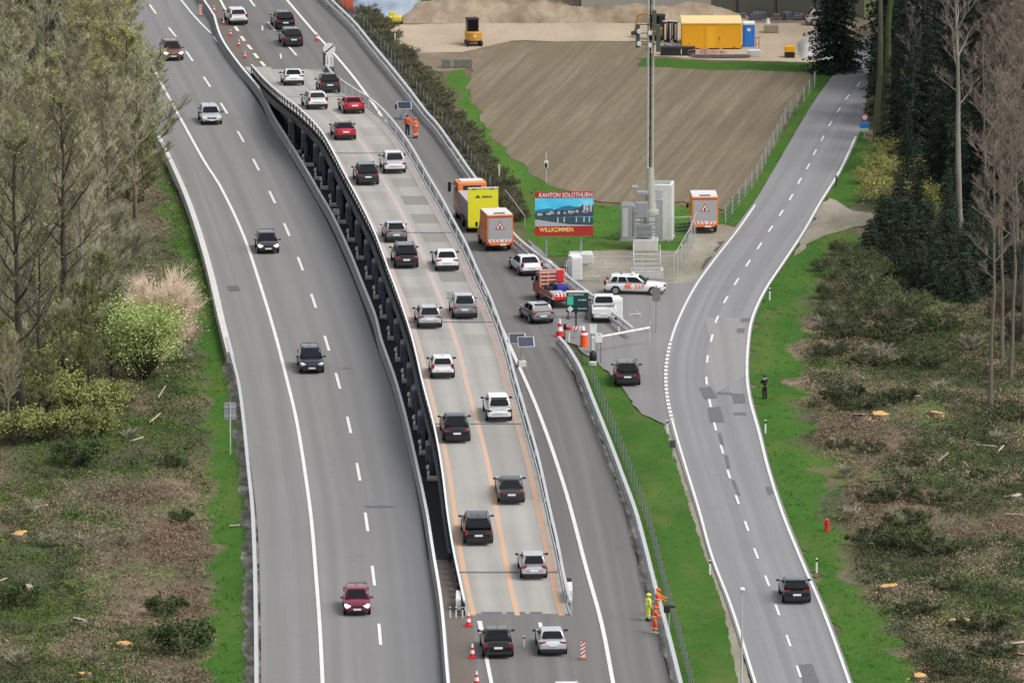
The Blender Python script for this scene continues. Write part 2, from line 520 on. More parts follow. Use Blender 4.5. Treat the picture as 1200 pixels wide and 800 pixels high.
def poly(name, pts, z, mat, amp=0.0, seed=1, kind='structure', seg=1.2, soft=None):
    z *= ZS
    W = ragged(pts, amp, seg, z, seed) if amp > 0 else [at(x, y, z) for x, y in pts]
    P2 = [Vector((p.x, p.y)) for p in W]
    extra = []
    if mat.name.startswith('grass'):                # inner points carry the distance to the soft edges
        xs = [q.x for q in P2]; ys = [q.y for q in P2]
        for gy_ in np.arange(min(ys), max(ys), 1.6):
            for gx_ in np.arange(min(xs), max(xs), 0.7):
                if in_poly(gx_, gy_, P2): extra.append(Vector((gx_, gy_)))
    o2, _, f2, _, _, _ = delaunay_2d_cdt(P2 + extra, [], [list(range(len(P2)))], 1, 1e-4)
    tri = []
    for f in f2:
        a, c, d = (o2[i] for i in f[:3])
        tri.append(tuple(f) if (c - a).cross(d - a) > 0 else tuple(reversed(f)))
    me = mesh_of([(q.x, q.y, z) for q in o2], tri, name)
    if mat.name.startswith('grass'):
        segs = []
        n_ = len(P2)
        area = sum(P2[i].x * P2[(i + 1) % n_].y - P2[(i + 1) % n_].x * P2[i].y for i in range(n_))
        for i in range(n_):
            a, c = P2[i], P2[(i + 1) % n_]
            nx_ = (c.y - a.y) * (1 if area > 0 else -1)          # outward normal, x part
            if soft == 'all' or (soft == 'left' and nx_ < 0) or (soft == 'right' and nx_ > 0): segs.append((a, c))
        A_ = np.array([[a.x, a.y] for a, c in segs]) if segs else None
        at_ = me.attributes.new('edge', 'FLOAT', 'POINT')
        if A_ is None: val = np.full(len(o2), 5.0)
        else:
            V_ = np.array([[q.x, q.y] for q in o2])
            # the picture is seen at a low angle: distance along the view counts less
            val = np.sqrt(((V_[:, None, 0] - A_[None, :, 0]) ** 2) + ((V_[:, None, 1] - A_[None, :, 1]) * .6) ** 2).min(axis=1)
        at_.data.foreach_set('value', val.astype(np.float32))
    ul = me.uv_layers.new(name='UVMap')
    for lp in me.loops:
        co = me.vertices[lp.vertex_index].co; ul.data[lp.index].uv = (co.x, co.y)
    o = link(name, me, None, [mat])
    o['kind'] = kind
    return o

# ground: one sheet to the horizon
gx = [-3000, -1500, -700, -300] + list(range(-120, 121, 20)) + [300, 700, 1500, 3000]
gy = [200, 350] + list(range(440, 801, 20)) + [900, 1100, 1500, 2500, 5000]
gv = [(x, y, 0) for y in gy for x in gx]
gf = [(j * len(gx) + i, j * len(gx) + i + 1, (j + 1) * len(gx) + i + 1, (j + 1) * len(gx) + i) for j in range(len(gy) - 1) for i in range(len(gx) - 1)]
tag(link('ground', mesh_of(gv, gf), None, [M['ground']]), kind='structure')

# ---- px curves (x, y) -------------------------------------------------
LC_L = [(96, -40), (112, 0), (130, 40), (156, 90), (178, 140), (203, 195), (226, 255), (246, 315), (262, 375), (276, 430), (287, 500), (297, 570), (302, 620), (305, 700), (306, 800), (305, 840)]
LC_R = [(222, -40), (240, 0), (252, 30), (262, 58), (285, 95), (310, 133), (332, 170), (351, 203), (367, 230), (385, 264), (405, 308), (420, 345), (437, 395), (457, 450), (477, 520), (492, 598), (502, 662), (511, 725), (518, 800), (522, 840)]
LC_E = [(112, -35), (137, 12), (165, 55), (190, 100), (215, 145), (240, 190), (258, 218), (285, 275), (307, 340), (322, 390), (335, 440), (347, 490), (357, 550), (365, 610), (370, 670), (374.5, 730), (378, 800), (379, 840)]
BAR = [(222, -30), (239, 0), (252, 20), (254, 30), (262, 49), (282, 77), (305, 105), (320, 135), (340, 167), (360, 200), (375, 226), (390, 252), (410, 295), (425, 332), (440, 370), (447, 398), (462, 440), (474, 482), (487, 537), (500, 598), (507, 642), (517, 705), (525, 797), (530, 840)]
MED_R = [(250, -30), (268, 0), (300, 50), (330, 100), (360, 150), (392, 200), (420, 250), (446, 300), (470, 350), (492, 400), (510, 450), (528, 520), (540, 600), (548, 660), (553, 720), (560, 800), (565, 840)]
RC_R = [(346, -40), (375, 0), (412, 30), (440, 58), (462, 85), (497, 132), (522, 168), (556, 220), (590, 260), (622, 293), (656, 328), (690, 365), (712, 395), (702, 450), (709, 500), (722, 560), (738, 600), (750, 670), (768, 740), (785, 797), (796, 840)]
RC_R2 = [(346, -40), (375, 0), (412, 30), (440, 58), (462, 85), (497, 132), (522, 168), (556, 220), (590, 260), (618, 293), (640, 330), (652, 370), (658, 400), (675, 450), (692, 487), (708, 527), (731, 595), (750, 670), (770, 740), (785, 797), (796, 840)]
RC_E = [(306, -35), (336, 0), (372, 42), (386, 57), (410, 85), (429, 110), (455, 148), (480, 190), (510, 245), (540, 295), (566, 340), (586, 380), (602, 415), (625, 467), (645, 520), (662, 572), (670, 600), (687, 665), (705, 730), (718, 797), (726, 840)]
RD_L = [(1012, 44), (1000, 62), (975, 90), (950, 125), (931, 157), (906, 200), (885, 235), (861, 267), (836, 300), (813, 332), (794, 370), (784, 397), (778, 432), (779, 465), (786, 500), (799, 545), (816, 598), (831, 650), (853, 710), (881, 797), (895, 840)]
RD_R = [(1021, 44), (1020, 62), (1018, 90), (1014, 125), (1007, 157), (987, 200), (964, 237), (944, 272), (909, 307), (899, 340), (885, 372), (880, 397), (878, 437), (882, 467), (893, 507), (903, 547), (921, 600), (944, 657), (969, 715), (999, 797), (1012, 840)]
RD_LL = [(885, 240), (864, 270), (838, 303), (815, 335), (796, 372), (786, 400), (780.5, 432), (782, 465), (790, 500), (802, 541), (819.5, 598), (834, 650), (857, 710), (884.5, 797), (898, 840)]
RD_RL = [(1004, 157), (984, 200), (961, 237), (941, 272), (906, 307), (896, 340), (881.5, 372), (877, 397), (875, 437), (878.5, 467), (889.5, 507), (899.5, 547), (916.5, 600), (939.5, 657), (964.5, 715), (994.5, 797), (1008, 840)]
RD_RL = [(p[0] + 0.2, p[1]) for p in RD_RL]
RD_R[8] = (921, 307); RD_RL[4] = (918, 307)

# ---- verges and plain ground zones ------------------------------------
poly('grass', [(188, 190), (222, 255), (246, 330), (268, 420), (284, 500), (294, 600), (296, 700), (297, 840), (234, 840), (238, 700), (240, 600), (236, 520), (232, 450), (226, 400), (212, 330), (190, 270), (176, 215)], 0.02, M['grass'], 0.55, 3, soft='left')
poly('gravel', [(262, 415), (280, 440), (300, 560), (305, 700), (306, 840), (286, 840), (286, 700), (284, 600), (277, 520), (268, 460)], 0.028, M['verge_stone'], 0.15, 5)
poly('grass', [(1004, 150), (1022, 158), (1042, 185), (1030, 210), (1000, 240), (975, 246), (968, 232)], 0.02, M['grass'], 0.4, 9, soft='right')
poly('grass', [(950, 272), (1000, 262), (1015, 275), (985, 300), (962, 330), (950, 365), (942, 420), (945, 470), (962, 530), (1000, 545), (990, 560), (962, 590), (990, 620), (1005, 660), (1020, 700), (1062, 745), (1080, 800), (1080, 840), (1006, 840), (990, 800), (960, 715), (935, 657), (914, 600), (894, 547), (886, 507), (876, 467), (872, 437), (875, 397), (885, 350), (902, 318), (925, 292)], 0.02, M['grass'], 0.7, 11, soft='right')
poly('grass', [(950, 545), (1040, 548), (1110, 556), (1110, 563), (1040, 562), (965, 572)], 0.022, M['grass_dry'], 0.5, 13, soft='all')
poly('path', [(940, 276), (962, 238), (972, 232), (1000, 247), (1040, 252), (1080, 256), (1080, 263), (1030, 262), (1000, 266), (965, 276), (945, 290), (930, 300)], 0.03, M['gravel'], 0.25, 15)
poly('grass', [(682, 415), (700, 425), (727, 452), (752, 486), (780, 498), (792, 535), (812, 600), (830, 655), (852, 715), (884, 840), (805, 840), (785, 780), (755, 690), (730, 600), (705, 520), (690, 460)], 0.02, M['grass'], 0.12, 17)
poly('gravel', [(778, 494), (786, 497), (802, 545), (819, 600), (834, 652), (856, 712), (890, 840), (872, 840), (848, 712), (826, 652), (810, 600), (793, 545)], 0.026, M['gravel'], 0.05, 19, seg=0.5)
poly('grass', [(512, 84), (545, 80), (552, 100), (580, 160), (640, 212), (700, 240), (770, 240), (840, 240), (850, 262), (820, 280), (790, 300), (690, 300), (640, 300), (615, 280), (595, 250), (566, 180), (540, 130)], 0.02, M['grass_bright'], 0.35, 21, soft='left')
poly('grass', [(430, 35), (470, 60), (512, 84), (540, 130), (566, 180), (595, 250), (640, 300), (690, 345), (676, 345), (600, 270), (555, 205), (500, 130), (462, 78)], 0.018, M['grass_dry'], 0.3, 22, soft='right')
poly('field', [(572, 55), (600, 49), (700, 48), (766, 50), (752, 76), (950, 83), (958, 90), (930, 128), (900, 180), (868, 226), (848, 246), (800, 236), (760, 240), (700, 236), (640, 214), (596, 182), (570, 150), (546, 104), (552, 88)], 0.03, M['field'], 0.25, 23)
poly('grass', [(952, 84), (974, 90), (950, 125), (931, 157), (906, 200), (885, 235), (862, 266), (846, 262), (850, 244), (872, 226), (904, 180), (934, 128)], 0.034, M['grass'], 0.15, 25)
poly('grass', [(745, 68), (800, 70), (900, 74), (985, 73), (975, 90), (950, 85), (860, 82), (748, 78)], 0.036, M['grass'], 0.35, 27)
poly('sand', [(430, 30), (470, 29), (560, 27), (700, 27), (800, 27), (1000, 27), (985, 72), (930, 73), (860, 71), (800, 68), (764, 66), (764, 49), (700, 48), (600, 48), (565, 56), (540, 62), (490, 62), (455, 48)], 0.016, M['sand'], 0.3, 29)
poly('dirt', [(480, 62), (545, 61), (570, 54), (575, 58), (556, 80), (515, 84), (495, 76)], 0.024, M['dirt'], 0.25, 31)
poly('sand', [(560, 10), (1000, 10), (1000, 28), (560, 28)], 0.012, M['dirt'], 0.3, 33)
poly('gravel', [(690, 294), (790, 294), (822, 268), (850, 262), (862, 266), (836, 300), (812, 336), (770, 334), (690, 338), (660, 312)], 0.024, M['gravel'], 0.35, 35)

# ---- roads ------------------------------------------------------------
motor_l = sheet('motorway', LC_L, LC_R, 0.045, M['asphalt_left'], -40, 840)
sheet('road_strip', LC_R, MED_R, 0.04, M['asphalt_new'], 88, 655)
sheet('road_strip', LC_R, MED_R, 0.041, M['concrete_strip'], 655.5, 840)
sheet('road_strip', LC_R, MED_R, 0.041, M['concrete_strip'], -40, 87.5)
motor_r = sheet('motorway', MED_R, RC_R2, 0.046, M['asphalt_right'], -40, 840)
road = sheet('road', RD_L, RD_R, 0.062, M['asphalt_road'], 44, 840)
poly('layby', [(618, 280), (660, 316), (690, 336), (760, 334), (812, 330), (842, 296), (830, 400), (800, 470), (792, 500), (780, 497), (752, 485), (727, 451), (700, 424), (684, 414), (676, 404), (662, 400), (652, 372), (638, 330)], 0.05, M['asphalt_layby'], 0.1, 37)
poly('verge', [(656, 396), (664, 402), (682, 432), (697, 467), (716, 517), (745, 597), (767, 675), (782, 740), (798, 797), (810, 840), (796, 840), (785, 797), (770, 740), (750, 670), (731, 595), (708, 527), (692, 487), (675, 450), (660, 410)], 0.055, M['verge_stone'], 0.12, 39)
poly('verge', [(375, 0), (412, 30), (440, 58), (462, 85), (497, 132), (522, 168), (556, 220), (590, 260), (622, 293), (656, 328), (690, 365), (705, 380), (722, 372), (690, 350), (666, 330), (630, 303), (602, 280), (566, 222), (530, 168), (505, 132), (470, 85), (444, 55), (418, 28), (384, 0)], 0.055, M['verge_stone'], 0.1, 41)
poly('road_patch', [(826, 372), (878, 372), (876, 398), (872, 440), (840, 460), (830, 432), (832, 398)], 0.066, asphalt('asphalt_patch', (0.265, 0.255, 0.25), 0.05, 0.1), 0.0)

# ---- painted markings -------------------------------------------------
def strip_faces(mb, W, width):
    n = len(W)
    vs = []
    for i, p in enumerate(W):
        d = W[min(i + 1, n - 1)] - W[max(i - 1, 0)]
        s = Vector((d.y, -d.x, 0)).normalized() * (width / 2)
        vs += [p - s, p + s]
    mb.add(vs, [(2*i, 2*i + 1, 2*i + 3, 2*i + 2) for i in range(n - 1)])

def solid(mb, pts, width, z, y0=None, y1=None): strip_faces(mb, curve(pts, z * ZS, y0, y1, 10), width)

def dash(mb, pts, yc, length, width, z):
    """dash centred on px row yc of the px curve pts"""
    z *= ZS
    c = at(interp(pts, yc), yc, z)
    a = at(interp(pts, yc - 6), yc - 6, z); b = at(interp(pts, yc + 6), yc + 6, z)
    d = (a - b).normalized()
    strip_faces(mb, [c - d * length / 2, c, c + d * length / 2], width)

DL = [(165, -14), (179, 11), (202, 38), (222, 66), (242.5, 96), (262.5, 127), (282, 160), (300, 193), (319, 231), (336, 269), (352, 309), (367.5, 352.5), (383, 402), (396, 446), (409, 497.5), (420, 552.5), (429.5, 611), (437.5, 674), (445, 742.5), (450, 816)]
mb = MB()
solid(mb, LC_E, 0.24, 0.062)
for x, y in DL: dash(mb, DL, y, 6.0, 0.21, 0.062)
INNER = [(186, -30), (212, 0), (230, 22), (248, 40), (256, 52)]
solid(mb, INNER, 0.2, 0.062, -30, 39)
dash(mb, INNER, 46, 3.5, 0.18, 0.062)
mk = mb.build('road_marking', M['white_line'], fix=False); tag(mk, kind='structure')

mb = MB()
solid(mb, RC_E, 0.26, 0.064)
NEAR_L = [(559, 727), (566, 760), (574, 800), (581, 840)]
solid(mb, [(562, 727), (565.5, 745)], 0.30, 0.064); solid(mb, [(566.5, 747), (571, 775), (576, 800), (583, 840)], 0.24, 0.064)
ND = [(634, 735), (640, 765), (650, 815)]
dash(mb, ND, 736, 3.5, 0.24, 0.064)
FAR_L = [(231, -40), (258, 0), (265, 13), (279, 33), (300, 60), (316, 84)]
solid(mb, FAR_L, 0.24, 0.064, -40, 22)
for y in (34, 45.5, 55.5, 65.5, 75): dash(mb, [(258, 0), (277, 33.5), (284.5, 45.5), (292.5, 55.5), (300, 65.5), (308, 75)], y, 3.0, 0.3, 0.064)
FD = [(276, -24), (295, 3), (318, 31), (343, 60)]
for x, y in FD: dash(mb, FD, y, 5.5, 0.22, 0.064)
for x, y in ((307.5, 33), (329, 66)): dash(mb, [(x - 1, y - 10), (x, y), (x + 1, y + 10)], y, 3.0, 0.15, 0.064)
mk = mb.build('road_marking', M['white_line'], fix=False); tag(mk, kind='structure')

DR = [(1011, 88), (1006, 99), (993, 114), (983, 129), (973, 145), (964, 162), (955, 178.5), (947, 195), (937, 212), (927, 231), (915.5, 249.5), (903, 268), (890, 288), (876.5, 308.5), (863, 330), (850.5, 351), (840, 374), (834, 396), (829, 420.5), (828, 446), (832, 472), (838, 499.5), (846, 526), (854, 555), (864, 585), (875, 616), (886, 648), (899, 680), (911, 714), (924, 750), (936, 786), (949, 824)]
mb = MB()
solid(mb, RD_LL, 0.17, 0.080, 240, 400)
solid(mb, RD_LL, 0.17, 0.080, 492, 840)
yy = 403.0
while yy < 491:
    dash(mb, RD_LL, yy, 0.95, 0.26, 0.080); yy += 4.4
solid(mb, RD_RL, 0.19, 0.080, 160, 840)
for x, y in DR[1:]: dash(mb, DR, y, 3.0 if y < 600 else 3.2, 0.17 if y > 200 else 0.14, 0.080)
mk = mb.build('road_marking', M['white_line'], fix=False); tag(mk, kind='structure')

# repairs and manhole patches in the asphalt (flat sheets)
def patch(corners, z, m): poly('road_patch', corners, z, m)
patch([(819, 454), (833, 453), (841, 466), (826, 468)], 0.071, M['patch'])
patch([(829, 478), (844, 476), (849, 494), (832, 495)], 0.071, M['patch'])
patch([(857, 461), (872, 461), (874, 472), (860, 473)], 0.071, M['patch'])
patch([(860, 483), (874, 483), (875, 486), (860, 486)], 0.071, M['patch'])
patch([(897, 570), (903, 570), (906, 578), (900, 580)], 0.071, M['patch'])
patch([(935, 778), (952, 777), (966, 815), (945, 815)], 0.071, M['patch'])
patch([(868, 373), (879, 372.5), (878, 377), (868, 377.5)], 0.071, M['patch'])
patch([(863.5, 384.5), (873, 384.5), (872, 390), (863.5, 390)], 0.071, M['patch'])
patch([(840, 459), (858, 460), (858, 462), (840, 462)], 0.071, M['patch'])
for a, b, c, d in ((841, 507, 845, 522), (849, 533, 852, 549), (857, 562, 864, 580)):
    patch([(a, b), (a + 4, b), (c + 4, d), (c, d)], 0.071, M['patch'])
patch([(266, 335), (279, 334.5), (282, 340.5), (269, 341.5)], 0.054, M['patch_brown'])
patch([(426, 592), (458, 591.5), (463, 594), (430, 594.5)], 0.054, M['patch'])
patch([(401, 430), (410, 430), (412, 432), (402, 432)], 0.054, M['patch'])
patch([(629, 330), (644, 328), (648, 335), (633, 337)], 0.056, M['patch'])

# ================================================================ BARRIERS
def extrude_profile(mb, W, prof, closed=True):
    """prof: (offset to the right of travel, z above the line) swept along world polyline"""
    n, k = len(W), len(prof)
    vs = []
    for i, p in enumerate(W):
        d = W[min(i + 1, n - 1)] - W[max(i - 1, 0)]
        s = Vector((-d.y, d.x, 0)).normalized()
        for o, z in prof: vs.append(p + s * o + Vector((0, 0, z)))
    fs = []
    for i in range(n - 1):
        for j in range(k if closed else k - 1):
            fs.append((i*k + j, i*k + (j+1) % k, (i+1)*k + (j+1) % k, (i+1)*k + j))
    if closed:
        fs.append(tuple(range(k))); fs.append(tuple(range((n-1)*k + k - 1, (n-1)*k - 1, -1)))
    mb.add(vs, fs)

def resample(W, d):
    out = [W[0].copy()]; acc = 0.0
    for a, b in zip(W, W[1:]):
        L = (b - a).length; p = d - acc
        while p <= L:
            out.append(a.lerp(b, p / L)); p += d
        acc = (acc + L) % d if L + acc >= d else acc + L
    return out

# median concrete barrier (top line BAR at 1.0 m)
MEDW = [Vector((p.x, p.y, 0)) for p in curve(BAR, 0.84, -30, 840, 8)]
mb = MB()
# travelling far->near the profile's + offset is to the photo's right
extrude_profile(mb, MEDW, [(-0.22, 0.0), (-0.21, 0.10), (-0.12, 0.30), (-0.08, 0.80), (0.08, 0.80), (0.12, 0.30), (0.21, 0.10), (0.22, 0.0)])
med = thing('concrete_barrier', 'long curved grey concrete median barrier between the left carriageway and the raised bridge', 'barrier')
mb.build('barrier_wall', P('barrier_face', (.27, .27, .265), .9, var=.2, scale=1.5), med)
mb = MB(); extrude_profile(mb, MEDW, [(-0.095, 0.805), (-0.095, 0.85), (0.095, 0.85), (0.095, 0.805)])
mb.build('barrier_cap', P('barrier_cap', (.70, .70, .69), .8, var=.12, scale=.6), med)

# concrete parapet on the far left edge (top at 0.9 m)
LWALL = [(128, 30), (150, 82), (172, 132), (200, 188), (222, 240), (243, 308), (258, 372), (268, 412)]
W_ = [Vector((p.x, p.y, 0)) for p in curve(LWALL, 0.9, 30, 412, 8)]
mb = MB(); extrude_profile(mb, W_, [(-0.16, 0.0), (-0.16, 0.9), (0.10, 0.9), (0.42, 0.42), (0.48, 0.0)])
pw = thing('parapet_wall', 'pale concrete parapet wall along the upper left road edge beside the wood', 'wall')
mb.build('wall_body', M['concrete_pale'], pw)

def guardrail(name, label, pts, y0, y1, ztop, beams, post_gap=4.0, cat='guardrail', off=0.1):
    Wt = [Vector((p.x, p.y, 0)) for p in curve(pts, ztop, y0, y1, 8)]
    t = thing(name, label, cat)
    for o, z, wd, hh, m in beams:
        mb = MB()
        extrude_profile(mb, Wt, [(o - wd/2, z - hh), (o - wd/2, z), (o + wd/2, z), (o + wd/2, z - hh)])
        mb.build('rail_beam', M[m], t)
    proto = None
    for p in resample(Wt, post_gap)[:100]:
        if proto is None:
            mb = MB(); mb.box((0, 0, ztop / 2 - 0.04), (0.09, 0.13, ztop - 0.1))
            proto = mb.build('post', M['steel'], t); o = proto
        else:
            o = proto.copy(); COL.objects.link(o); o.parent = t
        o.location = p
    return t, Wt
GL = [(266, 395), (272, 418), (279, 445), (285, 490), (290, 540), (295, 590), (297.5, 640), (299, 700), (300, 800), (300, 840)]
guardrail('guardrail', 'steel guardrail on the lower left road edge next to the bright grass verge', GL, 395, 840, 0.95, [(0, 0.95, 0.2, 0.14, 'galv'), (0.12, 0.66, 0.08, 0.3, 'galv')])
GU = [(368, -20), (389, 0), (415, 25), (437, 52), (462, 82), (482, 107), (500, 131), (512, 144), (530, 169), (553, 202), (564, 216), (585, 245), (602, 273), (630, 297), (658, 317), (675, 331), (698, 348), (722, 368), (741, 383)]
gu, GUW = guardrail('guardrail', 'long double beam guardrail running from the top of the motorway down to the barrier gate', GU, -20, 383, 1.0, [(0, 1.0, 0.22, 0.17, 'galv'), (-0.30, 0.72, 0.10, 0.30, 'galv')])
GB = [(655, 394), (664, 404), (672, 416), (681, 432), (695, 467), (715, 517), (730, 557), (745, 598), (757, 642), (767, 682), (777, 718), (787, 756), (797, 796), (808, 840)]
gb, GBW = guardrail('guardrail', 'white topped guardrail on the right of the motorway below the barrier gate', GB, 394, 840, 1.0, [(0, 1.0, 0.26, 0.17, 'galv'), (-0.20, 0.70, 0.08, 0.30, 'steel')])

def wire_fence(name, label, W, h, gap, pw=0.06, mesh_mat='steel_dark', wires=5, post_mat='steel', cat='fence', rail=False):
    t = thing(name, label, cat)
    pts = resample(W, gap)[:100]
    proto = None
    for p in pts:
        if proto is None:
            mb = MB(); mb.box((0, 0, h / 2), (pw, pw, h)); proto = mb.build('post', M[post_mat], t); o = proto
        else:
            o = proto.copy(); COL.objects.link(o); o.parent = t
        o.location = p
    mb = MB()
    for k in range(wires):
        z = h * (k + 0.6) / wires
        extrude_profile(mb, W, [(-0.008, z - 0.008), (-0.008, z + 0.008), (0.008, z + 0.008), (0.008, z - 0.008)])
    for p in resample(W, 0.6):
        mb.box((p.x, p.y, h / 2), (0.007, 0.007, h * 0.96))
    mb.build('wire_mesh', M[mesh_mat], t)
    if rail:
        mb = MB(); extrude_profile(mb, W, [(-0.02, h - 0.04), (-0.02, h), (0.02, h), (0.02, h - 0.04)]); mb.build('top_rail', M[post_mat], t)
    return t

def offset(W, d):
    out = []
    for i, p in enumerate(W):
        v = W[min(i + 1, len(W) - 1)] - W[max(i - 1, 0)]
        out.append(p + Vector((-v.y, v.x, 0)).normalized() * d)
    return out
wire_fence('wire_fence', 'dark wire fence close behind the guardrail below the barrier gate', offset(GBW[4:], 0.75), 1.45, 2.4)
wire_fence('wire_fence', 'dark wire fence between the upper guardrail and the scrub hedge', offset(GUW[:30], 0.9), 1.5, 2.6)
FF = [(957, 96), (941, 118), (922, 138), (913, 157), (905, 172), (894, 196), (884, 214), (874, 227), (863, 242), (850, 258)]
wire_fence('wire_fence', 'old wire fence with pale posts between the ploughed field and the right hand road', [at(x, y + 4, 0) for x, y in reversed(FF)], 1.5, 4.2, 0.10, 'steel', 4, 'pole')
CF = [(664, 336), (700, 331), (745, 331), (788, 330)]
wire_fence('mesh_fence', 'pale grey mesh fence behind the white estate car', [at(x, y, 0) for x, y in CF], 2.1, 3.3, 0.06, 'steel', 7, 'galv', rail=True)
CF2 = [(790, 330), (800, 312), (808, 298), (816, 278)]
wire_fence('mesh_fence', 'pale grey mesh fence slanting up from the estate car to the orange van', [at(x, y, 0) for x, y in CF2], 2.1, 3.0, 0.06, 'steel', 7, 'galv', rail=True)
wire_fence('mesh_fence', 'short mesh fence panel standing between the mast cabinets and the orange van', [at(783, 285, 0), at(811, 283, 0)], 2.1, 2.0, 0.06, 'steel', 7, 'galv', rail=True)
wire_fence('mesh_fence', 'mesh fence on the grass left of the mast cabinets', [at(725, 282, 0), at(742, 280, 0)], 2.1, 1.2, 0.05, 'steel', 7, 'steel', rail=True)
# ================================================================ RAISED MOBILE BRIDGE
B_LT = [(277, 56), (287, 67), (296, 76), (310, 92), (330, 110), (350, 125), (375, 150), (390, 175), (403, 200), (422, 235), (440, 272), (455, 312), (470, 352), (484, 396), (496, 447), (510, 500), (519, 550), (525, 598), (532, 642), (541, 685), (547, 712)]
B_RT = [(357, 46), (365, 56), (372, 64), (379, 72), (390, 86), (412, 102), (432, 114), (452, 132), (467, 150), (482, 172), (498, 200), (516, 230), (531, 258), (546, 286), (559, 316), (574, 348), (592, 398), (602, 437), (615, 482), (630, 535), (644, 598), (652, 632), (662, 682), (671, 712)]
DECK_H, RAMP, RAIL_H = 3.2, 54.0, 1.0
YN = at(608, 722, 0).y
YF = at(340, 79, 0).y

def deck_h(y):
    def s(t): t = max(0.0, min(1.0, t)); return t * t * (3 - 2 * t)
    k = 0.6
    return 0.08 + DECK_H * min(s((y - YN) / RAMP) * k + (1 - k) * max(0, min(1, (y - YN) / RAMP)),
                               s((YF - y) / 52.0))

def on_deck(px, py, extra=0.0):
    z = 2.0
    for _ in range(12): z = deck_h(at(px, py, z).y) + extra
    return at(px, py, z)

def edge(pts):
    ys = [p[1] for p in pts]
    out = []
    for y in np.linspace(min(ys), max(ys), 90):
        p = on_deck(interp(pts, y), y, RAIL_H)
        out.append((p.y, p.x))
    out.sort(); return out
EL, ER = edge(B_LT), edge(B_RT)
def ex(E, y): return float(np.interp(y, [e[0] for e in E], [e[1] for e in E]))
YS = list(np.linspace(YN, YF, 120))
bridge = thing('mobile_bridge', 'long raised mobile bridge with a pale concrete deck carrying two lanes of cars', 'bridge')

def deck_pt(y, u, dz=0.0):
    """u = 0 at the left rail, 1 at the right rail"""
    yl = max(y, EL[0][0]) if y < EL[0][0] else y
    a, b = ex(EL, y), ex(ER, y)
    return Vector((a + (b - a) * u, y, deck_h(y) + dz))

def deck_mat():
    g = NG('bridge_deck')
    base = (0.365, 0.350, 0.325)
    n = g.noise(g.geo.outputs['Position'], 0.5, 6, 0.6)
    st = g.noise(g.uv((7.0, 0.03, 1)), 1.0, 4)
    c = g.ramp(st, [(0.3, grow(base, 0.90)), (0.7, grow(base, 1.08))])
    c = g.mix(g.ramp(n, [(0.4, 0.0), (0.75, 0.35)]), c, grow(base, 0.78))
    u, v, _ = g.sep(g.uv((1, 1, 1)))
    trk = g.math('ABSOLUTE', g.math('SUBTRACT', g.math('FRACT', g.math('MULTIPLY', u, 4.0)), 0.5))
    grime = g.noise(g.uv((3.0, 0.05, 1), (5, 2, 0)), 1.0, 6, 0.65)
    c = g.mix(g.math('MULTIPLY', g.ramp(trk, [(0.05, 1.0), (0.32, 0.0)]), g.ramp(grime, [(0.3, 0.05), (0.7, 0.42)])), c, grow(base, 0.60))
    lane = g.math('FLOOR', g.math('MULTIPLY', u, 2.0))
    row = g.math('FLOOR', g.math('ADD', g.math('DIVIDE', v, 4.3), g.math('MULTIPLY', lane, 0.5)))
    cmb = g.N.new('ShaderNodeCombineXYZ'); g.L.new(lane, cmb.inputs[0]); g.L.new(row, cmb.inputs[1])
    wn = g.N.new('ShaderNodeTexWhiteNoise'); wn.noise_dimensions = '2D'; g.L.new(cmb.outputs[0], wn.inputs['Vector'])
    # worn panels mostly on the middle stretch
    up = g.N.new('ShaderNodeMapRange'); up.inputs[1].default_value = 62; up.inputs[2].default_value = 92
    g.L.new(v, up.inputs[0])
    dn = g.N.new('ShaderNodeMapRange'); dn.inputs[1].default_value = 185; dn.inputs[2].default_value = 150
    g.L.new(v, dn.inputs[0])
    rgt = g.math('ADD', g.math('MULTIPLY', lane, 0.55), 0.35)
    amt = g.math('MULTIPLY', g.math('MULTIPLY', up.outputs[0], dn.outputs[0]), rgt)
    even = g.math('LESS_THAN', g.math('MODULO', g.math('ADD', row, 100.0), 2.0), 0.5)
    f = g.math('MULTIPLY', amt, g.math('MULTIPLY', even, g.math('ADD', 0.25, g.math('MULTIPLY', wn.outputs['Value'], 0.75))))
    edge_u = g.math('LESS_THAN', g.math('ABSOLUTE', g.math('SUBTRACT', g.math('FRACT', g.math('MULTIPLY', u, 2.0)), 0.55)), 0.36)
    c = g.mix(g.math('MULTIPLY', f, edge_u), c, grow(base, 0.56))
    # plain grey stretch of the right lane nearer the ramp
    gr = g.math('MULTIPLY', g.math('GREATER_THAN', v, 28.0), g.math('LESS_THAN', v, 47.0))
    c = g.mix(g.math('MULTIPLY', g.math('MULTIPLY', gr, lane), 0.45), c, grow(base, 0.62))
    return g.done(c, 0.9, n, 0.2, 0.02)
M['deck'] = deck_mat()

